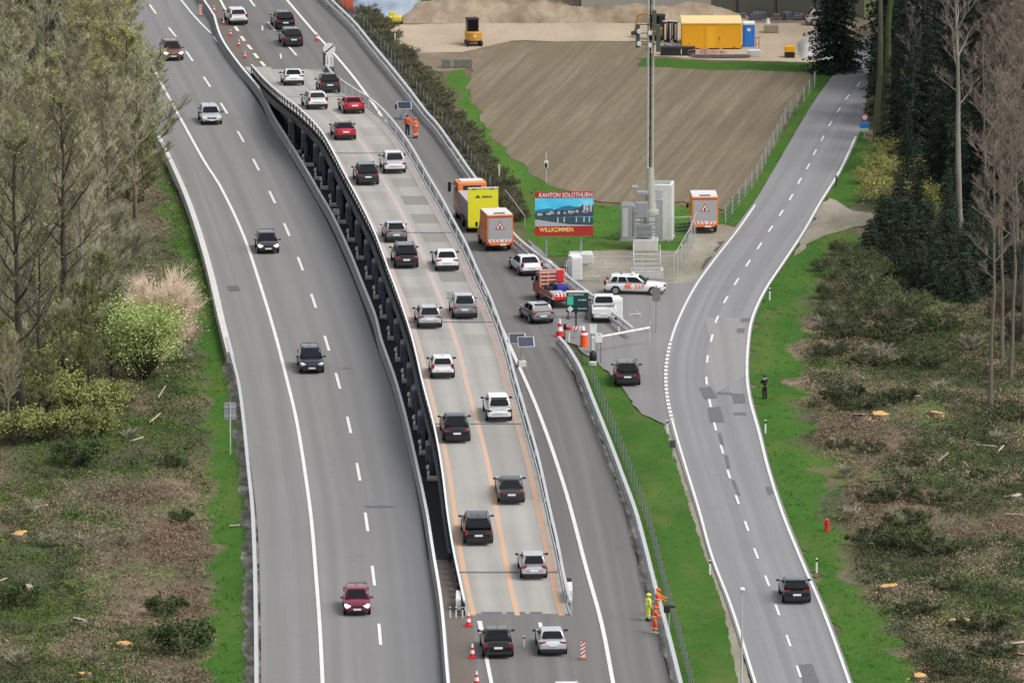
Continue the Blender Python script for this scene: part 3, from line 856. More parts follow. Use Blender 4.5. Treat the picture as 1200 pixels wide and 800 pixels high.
vs, fs, uvs = [], [], []
K = 8
vv = 0.0; last = None
for y in YS:
    m_ = deck_pt(y, .5)
    if last is not None: vv += (m_ - last).length
    last = m_
    for k in range(K + 1): vs.append(deck_pt(y, k / K)); uvs.append((k / K, vv))
for i in range(len(YS) - 1):
    for k in range(K):
        q = i*(K+1) + k; fs.append((q, q + 1, q + K + 2, q + K + 1))
nb = len(vs)
for i, y in enumerate(YS):                                    # underside
    th = min(0.55, max(0.05, deck_h(y) - 0.07))
    vs += [deck_pt(y, 0, -th), deck_pt(y, 1, -th)]; uvs += [(0, 0), (1, 0)]
for i in range(len(YS) - 1):
    a, b = nb + 2*i, nb + 2*i + 2
    fs += [(a + 1, a, b, b + 1), (i*(K+1), (i+1)*(K+1), b, a), (i*(K+1) + K, a + 1, b + 1, (i+1)*(K+1) + K)]
fs += [(nb, nb + 1) + tuple(range(K, -1, -1)), tuple(range((len(YS)-1)*(K+1), (len(YS)-1)*(K+1) + K + 1)) + (nb + 2*len(YS) - 1, nb + 2*len(YS) - 2)]
me = mesh_of(vs, fs, 'deck')
ul = me.uv_layers.new(name='UVMap')
for lp in me.loops: ul.data[lp.index].uv = uvs[lp.vertex_index]
bm = bmesh.new(); bm.from_mesh(me); bmesh.ops.recalc_face_normals(bm, faces=bm.faces); bm.to_mesh(me); bm.free()
link('deck', me, bridge, [M['deck']])

def line_mat(name, fade):
    g = NG(name)
    n = g.noise(g.geo.outputs['Position'], 1.4, 5, 0.65)
    y = g.sep(g.geo.outputs['Position'])[1]
    mr = g.N.new('ShaderNodeMapRange'); mr.inputs[1].default_value = YN + 20; mr.inputs[2].default_value = YN + 120
    g.L.new(y, mr.inputs[0])
    near = (0.62, 0.35, 0.19); far = (0.54, 0.405, 0.36)
    c = g.mix(mr.outputs[0], near, far)
    wear = g.math('ADD', g.ramp(n, [(0.35, 0.0), (0.75, 0.75)]), g.math('MULTIPLY', mr.outputs[0], fade))
    c = g.mix(g.math('MINIMUM', wear, 0.85), c, (0.42, 0.385, 0.36))
    return g.done(c, 0.9)
M['orange_line'] = line_mat('orange_line', 0.30)
M['orange_line_faint'] = line_mat('orange_line_faint', 0.42)
for (u0, u1, m_) in ((0.055, 0.105, 'orange_line_faint'), (0.475, 0.525, 'orange_line'), (0.895, 0.95, 'orange_line_faint')):
    mb = MB()
    yy = [y for y in YS if y < YF - 25]
    pts = [(deck_pt(y, u0, 0.012), deck_pt(y, u1, 0.012)) for y in yy]
    mb.add([p for q in pts for p in q], [(2*i, 2*i+1, 2*i+3, 2*i+2) for i in range(len(pts) - 1)])
    mb.build('lane_line', M[m_], bridge, fix=False)
# expansion joints
for s in (10.5, 47, 84, 122, 160, 198):
    mb = MB(); y = YN + s
    mb.add([deck_pt(y, 0.02, 0.016), deck_pt(y, 0.98, 0.016), deck_pt(y + 0.35, 0.98, 0.016), deck_pt(y + 0.35, 0.02, 0.016)], [(0, 1, 2, 3)])
    mb.build('expansion_joint', M['patch'], bridge, fix=False)
# dark ramp tongues at the near end
for u0, u1 in ((0.16, 0.36), (0.40, 0.58), (0.62, 0.74)):
    mb = MB(); mb.add([deck_pt(YN - 0.35, u0, -0.015), deck_pt(YN - 0.35, u1, -0.015), deck_pt(YN + 0.9, u1, 0.014), deck_pt(YN + 0.9, u0, 0.014)], [(0, 1, 2, 3)])
    mb.build('ramp_tongue', M['patch'], bridge, fix=False)

# parapets: lattice of rails and bars, a dark outer skirt below
for side, u, sg in (('left', 0.0, -1), ('right', 1.0, 1)):
    top = [deck_pt(y, u) + Vector((sg * 0.05, 0, 0)) for y in YS if y < YF - 5]
    rw_ = 0.06 if side == 'left' else 0.09
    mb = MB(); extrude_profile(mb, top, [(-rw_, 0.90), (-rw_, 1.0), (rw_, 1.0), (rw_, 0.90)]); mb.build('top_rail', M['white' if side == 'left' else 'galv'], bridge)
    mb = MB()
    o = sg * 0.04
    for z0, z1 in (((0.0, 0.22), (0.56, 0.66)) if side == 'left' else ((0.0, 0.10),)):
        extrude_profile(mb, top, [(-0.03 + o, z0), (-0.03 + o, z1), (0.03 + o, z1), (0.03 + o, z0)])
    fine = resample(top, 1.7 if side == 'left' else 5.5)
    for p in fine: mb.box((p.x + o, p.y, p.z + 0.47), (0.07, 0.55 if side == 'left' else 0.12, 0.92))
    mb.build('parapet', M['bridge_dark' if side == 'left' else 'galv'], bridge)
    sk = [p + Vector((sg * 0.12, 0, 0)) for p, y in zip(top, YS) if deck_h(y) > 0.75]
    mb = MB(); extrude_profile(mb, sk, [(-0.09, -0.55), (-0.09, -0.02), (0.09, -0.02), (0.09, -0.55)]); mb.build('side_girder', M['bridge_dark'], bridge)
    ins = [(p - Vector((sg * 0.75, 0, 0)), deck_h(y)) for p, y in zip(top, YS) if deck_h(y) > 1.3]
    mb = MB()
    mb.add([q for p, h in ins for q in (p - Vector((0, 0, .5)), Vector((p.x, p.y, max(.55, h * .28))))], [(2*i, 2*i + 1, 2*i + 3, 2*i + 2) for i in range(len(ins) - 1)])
    sk_ = mb.build('gap_blackout', M['bridge_dark'], bridge, fix=False)  # added dark sheet that blacks out the bright gaps between the legs
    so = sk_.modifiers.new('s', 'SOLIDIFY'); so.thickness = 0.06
    # reflective marker blocks on the first ramp metres
    mb = MB()
    for k in range(9):
        p = deck_pt(YN + 0.8 + k * 1.0, u, 0.5); mb.box((p.x, p.y, p.z + 0.30), (0.12, 0.32, 0.34), bev=0.03)
    mb.build('marker_blocks', M['offwhite'], bridge)

# running gear: one leg with wheel and foot plate per bay, both sides
FEET = [(366, 179), (374.5, 194), (383, 210), (388.7, 221), (399, 241), (409, 261), (419, 282), (427.5, 303), (437, 326), (446, 349), (454.5, 372), (464, 397), (473, 422), (481, 447), (489, 475), (497, 502), (504, 531), (510, 561)]
LEG = {}
def leg_meshes(h, key, sg):
    k = (round(h, 1), sg)
    if k in LEG: return LEG[k]
    h = k[0]
    a = MB()
    a.box((0, 0, (h - 0.1) / 2 + 0.42), (0.75, 0.62, max(0.2, h - 0.95)), bev=0.05)
    a.cur = 1
    a.box((sg * 0.66, 0.3, h * 0.66), (0.55, 1.9, max(0.25, h * 0.46)), bev=0.12)
    a.box((sg * 0.50, -0.80, h * 0.45), (0.34, 0.5, max(0.2, h * 0.4)), bev=0.06)
    a.cur = 0
    a.cyl((sg * 0.05, -0.55, 0.95), 0.09, 0.8, 10)
    hb = MB(); hb.box((sg * 0.55, 3.6, h * 0.60), (0.45, 1.2, max(0.2, h * 0.36)), bev=0.10)
    wq = MB(); wq.cyl((sg * 0.25, 0.25, 0.46), 0.46, 0.36, 20, 'X'); wq.cyl((sg * 0.25, -0.8, 0.46), 0.46, 0.36, 20, 'X')
    ft = MB()
    ft.box((sg * 0.30, -1.35, 0.20), (1.05, 0.46, 0.30), bev=0.05); ft.box((sg * 0.72, -0.9, 0.36), (0.18, 1.2, 0.34), bev=0.05)
    ft.sph((sg * 0.72, -0.15, 0.70), (0.19, 0.19, 0.22), 8)
    LEG[k] = (a, wq, ft, hb)
    return LEG[k]
legcache = {}
for x, y in FEET:
    g_ = at(x, y, 0.1)
    yy = g_.y + 0.9
    for sg, u in ((-1, 0.0), (1, 1.0)):
        h = max(0.95, deck_h(yy) - 0.1)
        k = (round(h, 1), sg)
        pl = deck_pt(yy, u); loc = Vector((pl.x - sg * 0.30, yy, 0.05))
        if k not in legcache:
            a, wq, ft, hb = leg_meshes(h, k, sg)
            L_ = a.build('support_leg', [M['bridge_dark'], M['bridge_mid']], bridge)
            W2 = wq.build('wheel', M['rubber'], L_, smooth=False); hb.build('hydraulic_box', M['bridge_mid'], L_); F2 = ft.build('foot_plate', M['offwhite'], L_)
            L_.location = loc; legcache[k] = L_
        else:
            L_ = legcache[k].copy(); COL.objects.link(L_); L_.location = loc
            for ch in list(legcache[k].children):
                c_ = ch.copy(); COL.objects.link(c_); c_.parent = L_
# white end frames of the first axle at the near ramp
for u, sg, px, py in ((0.0, -1, 541, 700), (1.0, 1, 666, 690)):
    y = on_deck(px, py, 0.6).y; p = deck_pt(y, u)
    mb = MB()
    for dz in (0.12, 0.75): mb.box((p.x + sg * 0.3, y, p.z + dz), (0.34, 2.6, 0.12), bev=0.03)
    for dy in (-1.25, 0, 1.25): mb.box((p.x + sg * 0.3, y + dy, p.z + 0.44), (0.34, 0.14, 0.6), bev=0.03)
    mb.build('end_frame', M['offwhite'], bridge)
    mb = MB(); mb.cyl((p.x + sg * 0.28, y + 3.0, 0.45), 0.44, 0.3, 18, 'X'); mb.build('wheel', M['rubber'], bridge)
# small white plate hung over the median strip
sp = on_deck(394, 249, -1.5)
# ================================================================ VEHICLES
PAINT = {}
def paint(name, col, metal=0.35, rough=0.32):
    if name not in PAINT:
        PAINT[name] = P('paint_' + name, col, rough, metal, var=0.05, scale=1.5, coat=1.0, spec=0.08)
        PAINT[name].node_tree.nodes['Principled BSDF'].inputs['Coat Roughness'].default_value = 0.05
    return PAINT[name]
paint('white', (0.80, 0.80, 0.80), 0.0)
paint('silver', (0.58, 0.59, 0.61), 0.4)
paint('grey', (0.22, 0.225, 0.235), 0.3)
paint('dark_grey', (0.028, 0.028, 0.033), 0.1)
paint('black', (0.006, 0.006, 0.008), 0.0)
paint('blue_black', (0.010, 0.014, 0.034), 0.1)
paint('red', (0.50, 0.008, 0.026), 0.0)
paint('wine', (0.19, 0.005, 0.028), 0.1)
paint('brown', (0.155, 0.070, 0.045), 0.2)
paint('dark_red', (0.022, 0.018, 0.022), 0.1)

def lerp(a, b, t): return a + (b - a) * t

def quad_panel(mb, c00, c10, c11, c01, u0, u1, v0, v1, off, n=4):
    """panel on the bilinear face c00-c10-c11-c01, inset, lifted by off along its normal, with thickness and clipped corners"""
    nrm = (c10 - c00).cross(c01 - c00).normalized()
    def pt(u, v):
        return (c00 * (1-u) * (1-v) + c10 * u * (1-v) + c11 * u * v + c01 * (1-u) * v)
    r = 0.10
    du, dv = (u1 - u0) * r, (v1 - v0) * r * 1.6
    uv = [(u0 + du, v0), (u1 - du, v0), (u1, v0 + dv), (u1, v1 - dv), (u1 - du, v1), (u0 + du, v1), (u0, v1 - dv), (u0, v0 + dv)]
    a = [pt(*q) + nrm * off for q in uv]; b = [p - nrm * 0.03 for p in a]
    m = len(a)
    mb.add(a + b, [tuple(range(m)), tuple(range(2*m - 1, m - 1, -1))] + [(i, i + m, (i+1) % m + m, (i+1) % m) for i in range(m)])

STY = {
    #          L     W     H    belt  hoodz  hood_x0(windscreen base)  screen_top  roof_rear  rear_base  rear_z  roofw
    'suv':   (4.50, 1.88, 1.66, 1.02, 0.98, 0.95, 0.22, -1.65, -2.08, 1.00, 0.70),
    'bigsuv':(4.80, 1.96, 1.74, 1.08, 1.06, 1.05, 0.30, -1.75, -2.22, 1.06, 0.71),
    'coupesuv':(4.70, 1.96, 1.62, 1.06, 1.02, 1.00, 0.20, -1.05, -2.10, 1.10, 0.66),
    'hatch': (4.05, 1.76, 1.47, 0.94, 0.90, 0.95, 0.10, -1.45, -1.86, 0.92, 0.70),
    'sedan': (4.70, 1.83, 1.44, 0.92, 0.88, 0.95, 0.10, -1.05, -1.75, 0.98, 0.66),
    'wagon': (4.75, 1.84, 1.48, 0.94, 0.90, 1.00, 0.20, -1.75, -2.18, 0.95, 0.68),
    'coupe': (4.20, 1.80, 1.36, 0.90, 0.84, 0.75, 0.00, -0.95, -1.65, 0.96, 0.64),
    'pickup':(5.25, 1.92, 1.80, 1.10, 1.08, 1.25, 0.60, -0.45, -0.72, 1.06, 0.72),
}

def car(label, pos, head, style, pt, rear=True, group=None, cat='car', name='parked_car', lit=False, bar=False, slope=0.0, roof=None, wscale=1.0, glassroof=False):
    L, W, H, belt, hz, wx, st, rr, rb, rz_, rw = STY[style]
    W *= wscale
    h2 = W / 2
    d = Vector((head.x, head.y, 0)).normalized()
    ang = math.atan2(d.y, d.x)
    c = Vector(pos) + d * (L / 2 if rear else -L / 2)
    if slope: c.z += slope * (L / 2 if rear else -L / 2)
    t = thing(name, label, cat, c, ang, group)
    if slope: t.rotation_euler = Euler((0, -math.atan(slope), ang))
    pm = PAINT[pt]
    # --- lower body: lofted shell
    if style == 'pickup': tops = [(-L/2, 0.70), (-L/2 + .10, 0.78), (rb - .06, 0.78), (rb, 0.95), (wx, hz + .02), (L/2 - .55, hz - .03), (L/2 - .14, hz - .14), (L/2, hz - .36)]
    elif style in ('sedan', 'coupe'): tops = [(-L/2, 0.74), (-L/2 + .05, 0.90), (-L/2 + .22, rz_), (rb, rz_), (0, belt), (wx, hz + .02), (L/2 - .55, hz - .06), (L/2 - .16, hz - .17), (L/2, hz - .36)]
    else: tops = [(-L/2, 0.72), (-L/2 + .04, 0.88), (-L/2 + .10, rz_ - .02), (rb + .06, rz_), (0, belt), (wx, hz + .02), (L/2 - .55, hz - .04), (L/2 - .15, hz - .15), (L/2, hz - .36)]
    st_ = []
    for i, (x, zt) in enumerate(tops):
        e = min(x + L/2, L/2 - x)
        ws = 1.0 if e > 0.5 else 0.84 + 0.16 * math.sqrt(max(0, e / 0.5))
        st_.append((x, zt, ws * h2, 0.24 if e > 0.3 else 0.30))
    vs, fs = [], []
    for x, zt, hw, zl in st_:
        half = [(0, zl), (hw * .86, zl), (hw * .97, zl + .10), (hw, lerp(zl, zt, .52)), (hw * .985, zt - .12), (hw * .90, zt - .012), (hw * .5, zt + .012), (0, zt + .02)]
        ring = half + [(-y, z) for y, z in reversed(half[1:-1])]
        vs += [(x, y, z) for y, z in ring]
    n = 14
    for i in range(len(st_) - 1):
        for k in range(n): fs.append((i*n + k, i*n + (k+1) % n, (i+1)*n + (k+1) % n, (i+1)*n + k))
    fs.append(tuple(range(n))); fs.append(tuple(range((len(st_)-1)*n + n - 1, (len(st_)-1)*n - 1, -1)))
    mb = MB(); mb.add(vs, fs)
    body = mb.build('body', pm, t, smooth=True)
    sub = body.modifiers.new('s', 'SUBSURF'); sub.levels = sub.render_levels = 2
    # --- cabin with a slightly crowned roof
    b0, b1 = h2 * 0.93, h2 * rw * 1.06
    zb = belt - 0.05
    B = [Vector((rb, b0, zb)), Vector((rb, -b0, zb)), Vector((wx, -b0, zb)), Vector((wx, b0, zb))]
    T = [Vector((rr, b1, H)), Vector((rr, -b1, H)), Vector((st, -b1, H - .03)), Vector((st, b1, H - .03))]
    bm = bmesh.new()
    vb = [bm.verts.new(p) for p in B + T]
    for f in ((3, 2, 1, 0), (4, 5, 6, 7), (0, 1, 5, 4), (1, 2, 6, 5), (2, 3, 7, 6), (3, 0, 4, 7)): bm.faces.new([vb[i] for i in f])
    bmesh.ops.recalc_face_normals(bm, faces=bm.faces)
    bmesh.ops.bevel(bm, geom=[e for e in bm.edges if max(v.co.z for v in e.verts) > zb + .02], offset=0.085, segments=3, affect='EDGES', profile=0.6)
    top = max(bm.faces, key=lambda f: f.calc_center_median().z - abs(f.normal.x) * 9)
    r_ = bmesh.ops.inset_individual(bm, faces=[top], thickness=0.22)
    for v in top.verts: v.co.z += 0.028
    mb = MB(); mb.bm(bm)
    mb.build('cabin', PAINT[roof] if roof else pm, t, smooth=True)
    # --- glass
    mb = MB(); quad_panel(mb, B[2], B[3], T[3], T[2], .07, .93, .10, .90, .006); mb.build('windscreen', M['glass'], t)
    mb = MB(); quad_panel(mb, B[0], B[1], T[1], T[0], .08, .92, .24 if style not in ('sedan', 'coupe') else .14, .88, .006); mb.build('rear_window', M['glass'], t)
    for s in (0, 1):
        q = (B[3], B[0], T[0], T[3]) if s == 0 else (B[1], B[2], T[2], T[1])
        spl = [(.07, .44), (.47, .72), (.75, .92)] if style in ('wagon', 'suv', 'bigsuv') else [(.07, .47), (.51, .90)]
        if s == 1: spl = [(1 - b, 1 - a) for a, b in spl]
        for a, b in spl:
            mb = MB(); quad_panel(mb, *q, a, b, .16, .86, .006); mb.build('side_window', M['glass'], t)
    if glassroof:
        mb = MB(); quad_panel(mb, T[0], T[1], T[2], T[3], .14, .86, .22, .86, .035); mb.build('roof_glass', M['glass'], t)
    # --- rear: lamps, plate, bumper
    xr = -L/2
    var = sum(map(ord, label)) % 4
    darklamp = 'black tail lamp' in label
    if style in ('suv', 'bigsuv', 'hatch', 'wagon', 'coupesuv'):
        mb = MB(); mb.box((xr + .012, 0, .60), (.05, W * .62, .018)); mb.box((xr + .03, 0, .985), (.05, W * .55, .014)); mb.build('tailgate_gap', M['black'], t)
        mb = MB(); mb.box((rr + .02, 0, H - .015), (.24, b1 * 1.7, .035), rot=(0, R(-6), 0), bev=.012); mb.build('roof_spoiler', pm if var % 2 else M['black'], t)
    if var in (1, 3):
        mb = MB(); mb.box((rr + .65, 0, H + .045), (.16, .05, .07), bev=.02); mb.build('roof_antenna', M['black'], t)
    for s in (-1, 1):
        lw, lh, lz = [(.36, .15, .86), (.24, .24, .88), (.44, .10, .90), (.20, .34, .92)][var]
        if style == 'pickup': lw, lh, lz = .16, .34, .92
        mb = MB(); mb.box((xr + .10, s * (h2 - .05 - lw / 2), lz), (.18, lw, lh), (0, 0, s * R(14)), bev=.03)
        mb.build('tail_lamp', M['red_lamp' if not darklamp else 'black'], t)
        mb = MB(); mb.box((L/2 - .20, s * (h2 - .27), hz - .24), (.34, .38, .14), (0, R(18), s * R(-24)), bev=.04)
        mb.build('headlight', M['lamp_lit' if lit else 'lamp_clear'], t)
        mb = MB(); mb.sph((wx - .12, s * (h2 + .10), belt + .06), (.10, .13, .085), 10); mb.box((wx - .10, s * (h2 - .02), belt + .02), (.06, .2, .05))
        mb.build('door_mirror', pm if pt not in ('white', 'silver', 'red') else M['black'], t, smooth=True)
    mb = MB(); mb.box((xr - .012, 0, .72 if style not in ('hatch',) else .64), (.05, .53, .125), bev=.008); mb.build('number_plate', M['plate'], t)
    mb = MB(); mb.box((xr + .075, 0, .36), (.20, W * .86, .20 if var < 2 else .30), bev=.06); mb.build('rear_bumper', M['black'], t)
    mb = MB(); mb.box((L/2 - .07, 0, .36), (.16, W * .74, .17), bev=.05); mb.box((L/2 - .10, 0, .62), (.16, W * .46, .14), bev=.04); mb.build('grille', M['black'], t)
    mb = MB(); mb.box((L/2 + .005, 0, .46), (.03, .5, .11), bev=.008); mb.build('number_plate', M['plate'], t)
    if style == 'pickup':
        for s in (-1, 1):
            mb = MB(); mb.box((lerp(rb, -L/2, .5) - .02, s * (h2 - .07), .95), (rb + L/2 - .02, .12, .36), bev=.035); mb.build('bed_side', pm, t)
        mb = MB(); mb.box((-L/2 + .05, 0, .92), (.09, W - .18, .42), bev=.03); mb.build('tailgate', pm, t)
        mb = MB(); mb.box((lerp(rb, -L/2, .5) - .02, 0, .84), (rb + L/2 - .2, W - .3, .10), bev=.02); mb.build('bed_floor', M['offwhite'], t)
    # --- wheels
    wr = .36 if style in ('suv', 'bigsuv', 'coupesuv', 'pickup') else .32
    for x in (-L/2 + L * .195, L/2 - L * .185):
        for s in (-1, 1):
            mb = MB(); mb.cyl((x, s * (h2 - .012), wr + .02), wr + .055, .02, 24, 'Y'); mb.build('wheel_arch', M['black'], t)
            mb = MB(); mb.cyl((x, s * (h2 - .085), wr), wr, .21, 24, 'Y'); wh = mb.build('wheel', M['rubber'], t, bevel=.03)
            mb = MB(); mb.cyl((x, s * (h2 + .022), wr), wr * .68, .012, 20, 'Y'); mb.build('rim', M['rim'], wh)
    if bar:
        for s in (-1, 1):
            mb = MB(); mb.tube([(st - .1, s * b1 * .86, H - .02), (st - .25, s * b1 * .86, H + .05), (rr + .3, s * b1 * .86, H + .07), (rr + .12, s * b1 * .86, H + .01)], .022, 6)
            mb.build('roof_rail', M['steel'], t)
    return t

def tangent(pts, y, z=0.0):
    a = at(interp(pts, y - 10), y - 10, z); b = at(interp(pts, y + 10), y + 10, z)
    return (a - b)                                     # pointing away from the camera

# oncoming cars on the left carriageway -----------------------------------
GON = 'cars coming towards the camera on the left carriageway'
for (x, y, stl, col, lab, br, ws) in (
    (203.7, 72, 'suv', 'brown', 'brown car with its headlights on coming down the far left carriageway past the wood', True, 1.0),
    (248.5, 147, 'hatch', 'silver', 'silver hatchback coming down the left carriageway beside the olive roadside tree', False, 1.05),
    (314.7, 298, 'hatch', 'dark_grey', 'small dark car with bright headlights on the left carriageway', False, 1.0),
    (365.7, 438.5, 'suv', 'blue_black', 'dark blue estate car with headlights on in the middle of the left carriageway', True, .97),
    (418.7, 722, 'hatch', 'wine', 'wine red hatchback nearest the camera on the left carriageway', False, .98)):
    car(lab, at(x, y, .1), -tangent(DL, y), stl, col, rear=False, group=GON, name='moving_car', lit=(y in (72, 298, 722)), bar=br, wscale=ws)

# cars beyond the bridge and below its near ramp --------------------------
GAW = 'cars driving away from the camera in the bridge lanes'
FAR_T = [(258, -20), (285, 22), (318, 60), (345, 95)]
for (x, y, stl, col, lab, br) in (
    (280, 30, 'wagon', 'white', 'white estate car leaving the far end of the bridge beside the red and white cones', False),
    (335, 35.7, 'suv', 'black', 'black off roader furthest away on the right carriageway', True),
    (344.5, 55.7, 'suv', 'dark_grey', 'dark grey off roader just past the far end of the bridge', False)):
    car(lab, at(x, y, .1), tangent(FAR_T, y), stl, col, group=GAW, name='moving_car', bar=br)

CEN = [((interp(B_LT, y) + interp(B_RT, y)) / 2, y) for y in (76, 95, 115, 135, 160, 185, 210, 240, 270, 300, 340, 380, 420, 460, 500, 540, 580, 620, 660, 700)]
def deck_dir(P):
    y = P.y
    a, b = deck_pt(y + 4, .5), deck_pt(y - 4, .5)
    return (a - b)
for (x, y, stl, col, lab, br, roof, ws) in (
    (345, 101, 'sedan', 'white', 'white saloon car first in line at the far end of the bridge deck', False, None, 1.0),
    (387, 109.5, 'suv', 'dark_grey', 'dark grey off roader in the right bridge lane beside the end of limit sign', False, None, 1.0),
    (373, 129, 'wagon', 'white', 'white estate car in the left bridge lane right behind the white saloon', False, None, 1.0),
    (416, 134, 'coupe', 'red', 'bright red car in the right bridge lane with a pale rear window edge', False, None, 1.02),
    (405.7, 165, 'coupe', 'red', 'red car with a dark roof in the left bridge lane', False, 'black', 1.02),
    (463, 204.3, 'suv', 'white', 'white off roader in the right bridge lane level with the two orange workers', False, None, 1.0),
    (431.6, 218, 'suv', 'dark_grey', 'dark grey car with sloping back in the left bridge lane behind the red car', False, None, .98),
    (464.7, 285, 'hatch', 'grey', 'small grey crossover in the left bridge lane just ahead of the black off roader', False, 'silver', 1.0),  # silver cabin paints the sky's reflection onto a grey roof
    (476.6, 315.5, 'bigsuv', 'dark_red', 'black off roader with wide red tail lamps in the left bridge lane', True, None, .97),
    (524.6, 318.7, 'sedan', 'white', 'white saloon with a dark rear window in the right bridge lane opposite the yellow truck', False, None, 1.0),
    (545, 374.5, 'suv', 'grey', 'grey off roader with a pale roof and mid grey tailgate in the right bridge lane', False, 'silver', 1.0),  # bright sky sheen on the roof is put into the cabin paint
    (504, 386, 'wagon', 'silver', 'silver estate car with roof rails in the left bridge lane', True, None, 1.0),
    (519, 444.5, 'hatch', 'white', 'small white hatchback in the left bridge lane behind the silver estate car', False, None, .98),
    (585.4, 495.7, 'suv', 'white', 'white crossover with black tail lamp strips in the right bridge lane', False, None, .97),
    (535.6, 520, 'coupesuv', 'black', 'black off roader with a sloping tailgate in the left bridge lane behind the white hatchback', False, None, .98),
    (599.6, 592, 'sedan', 'dark_grey', 'dark saloon car alone in the right bridge lane above the grey deck patch', False, None, 1.0),
    (561, 640, 'bigsuv', 'black', 'large black off roader climbing the near ramp in the left lane', True, None, 1.0),
    (626, 680, 'hatch', 'silver', 'silver hatchback climbing the near ramp in the right lane', False, None, 1.0)):
    p = on_deck(x, y, 0.0)
    d = deck_dir(p)
    car(lab, p + Vector((0, 0, .02)), d, stl, col, group=GAW, name='moving_car', bar=br, slope=d.z / Vector((d.x, d.y)).length, roof=roof, wscale=ws)
NEAR_T = [(612, 724), (623, 770), (638, 840)]
car('black coupe style off roader about to drive onto the near ramp beside the left cones', at(584, 772, .1), tangent(NEAR_T, 770), 'coupesuv', 'black', group=GAW, name='moving_car')
car('silver saloon car about to drive onto the near ramp beside the striped beacon', at(648, 769, .1), tangent(NEAR_T, 770), 'sedan', 'silver', group=GAW, name='moving_car')
car('white roofed car of which only the roof shows at the bottom edge of the photo', at(666, 839, .1), tangent(NEAR_T, 800), 'suv', 'white', group=GAW, name='moving_car')

# right hand lane, lay-by and side road ------------------------------------
car('white saloon parked by the guardrail below the orange box van', at(624, 324, .1), tangent(RC_E, 318) + Vector((-1.0, 0, 0)), 'sedan', 'white', wscale=1.02)
car('grey hatchback parked left of the white pickup truck in the closed lane', at(637, 380, .1), tangent(RC_E, 360) + Vector((-1.4, 0, 0)), 'hatch', 'grey', roof='silver', wscale=1.04)  # sky reflection on the grey roof is painted as silver
car('white pickup truck with an open bed parked under the barrier boom', at(708, 379, .1), tangent(RC_R, 362) + Vector((1.1, 0, 0)), 'pickup', 'white', cat='pickup truck', name='pickup_truck')
car('dark grey off roader with roof rails driving into the lay-by next to the grass strip', at(735.5, 453, .1), (at(727, 415, 0) - at(732, 453, 0)), 'suv', 'dark_grey', name='moving_car', bar=True)
car('black hatchback driving up the right hand country road', at(934, 708, .135), tangent(DR, 700), 'hatch', 'black', name='moving_car', wscale=1.05)
# service estate seen from its right side
sv = car('white service estate car with orange slanted stripes on its side and a roof beacon', at(709, 342.5, .1), Vector((1, -.12, 0)), 'wagon', 'white', cat='service car', name='service_car')
mb = MB()
for k, (x, wd) in enumerate(((-.62, .12), (-.45, .12), (-.28, .12), (.02, .10), (.28, .10), (.54, .08))):
    sgn = -1 if k < 3 else 1
    z0, z1, y_ = .50, .88, -0.930
    zm = (z0 + z1) / 2
    sk = .16 * sgn
    mb.add([(x, y_, z0), (x + wd, y_, z0), (x + wd + sk, y_, zm), (x + sk, y_, zm)], [(0, 1, 2, 3)])
    mb.add([(x + sk, y_, zm), (x + wd + sk, y_, zm), (x + wd, y_, z1), (x, y_, z1)], [(0, 1, 2, 3)])
mb.build('side_stripes', M['hiviz_orange'], sv, fix=False)
mb = MB(); mb.cyl((-.2, 0, 1.60), .11, .16, 12); mb.box((-.2, 0, 1.53), (.3, .9, .05), bev=.02); mb.build('roof_beacon', M['offwhite'], sv)

# ---------------------------------------------------------------- trucks
def axle_wheels(t, xs, ys, r, wd=.28):
    for x in xs:
        for y in ys:
            mb = MB(); mb.cyl((x, y, r), r, wd, 24, 'Y'); wh = mb.build('wheel', M['rubber'], t, bevel=.04)
            mb = MB(); mb.cyl((x, y + math.copysign(wd / 2 + .004, y), r), r * .58, .02, 18, 'Y'); mb.build('rim', M['rim'], wh)

def text_mesh(s, size, name, mat, parent, loc, rot, fat=0.0):
    cu = bpy.data.curves.new('lettering', 'FONT')
    cu.body = s; cu.size = size; cu.extrude = 0.008; cu.align_x = 'LEFT'; cu.offset = fat
    tmp = bpy.data.objects.new('lettering', cu); COL.objects.link(tmp)
    bpy.context.view_layer.update()
    me = bpy.data.meshes.new_from_object(tmp.evaluated_get(bpy.context.evaluated_depsgraph_get()))
    bpy.data.objects.remove(tmp)
    o = link(name, me, parent, [])
    me.materials.clear(); me.materials.append(mat)
    o.location = loc; o.rotation_euler = rot
    return o

def warn_triangle(mb_r, mb_w, x, y, z, s):
    """red edged white triangle on a rear wall facing -x"""
    def tri(k, xx): return [(xx, y - s*k, z - s*.58*k), (xx, y + s*k, z - s*.58*k), (xx, y, z + s*1.15*k)]
    mb_r.add(tri(1, x - .012), [(0, 1, 2)]); mb_w.add(tri(.70, x - .018), [(0, 1, 2)])

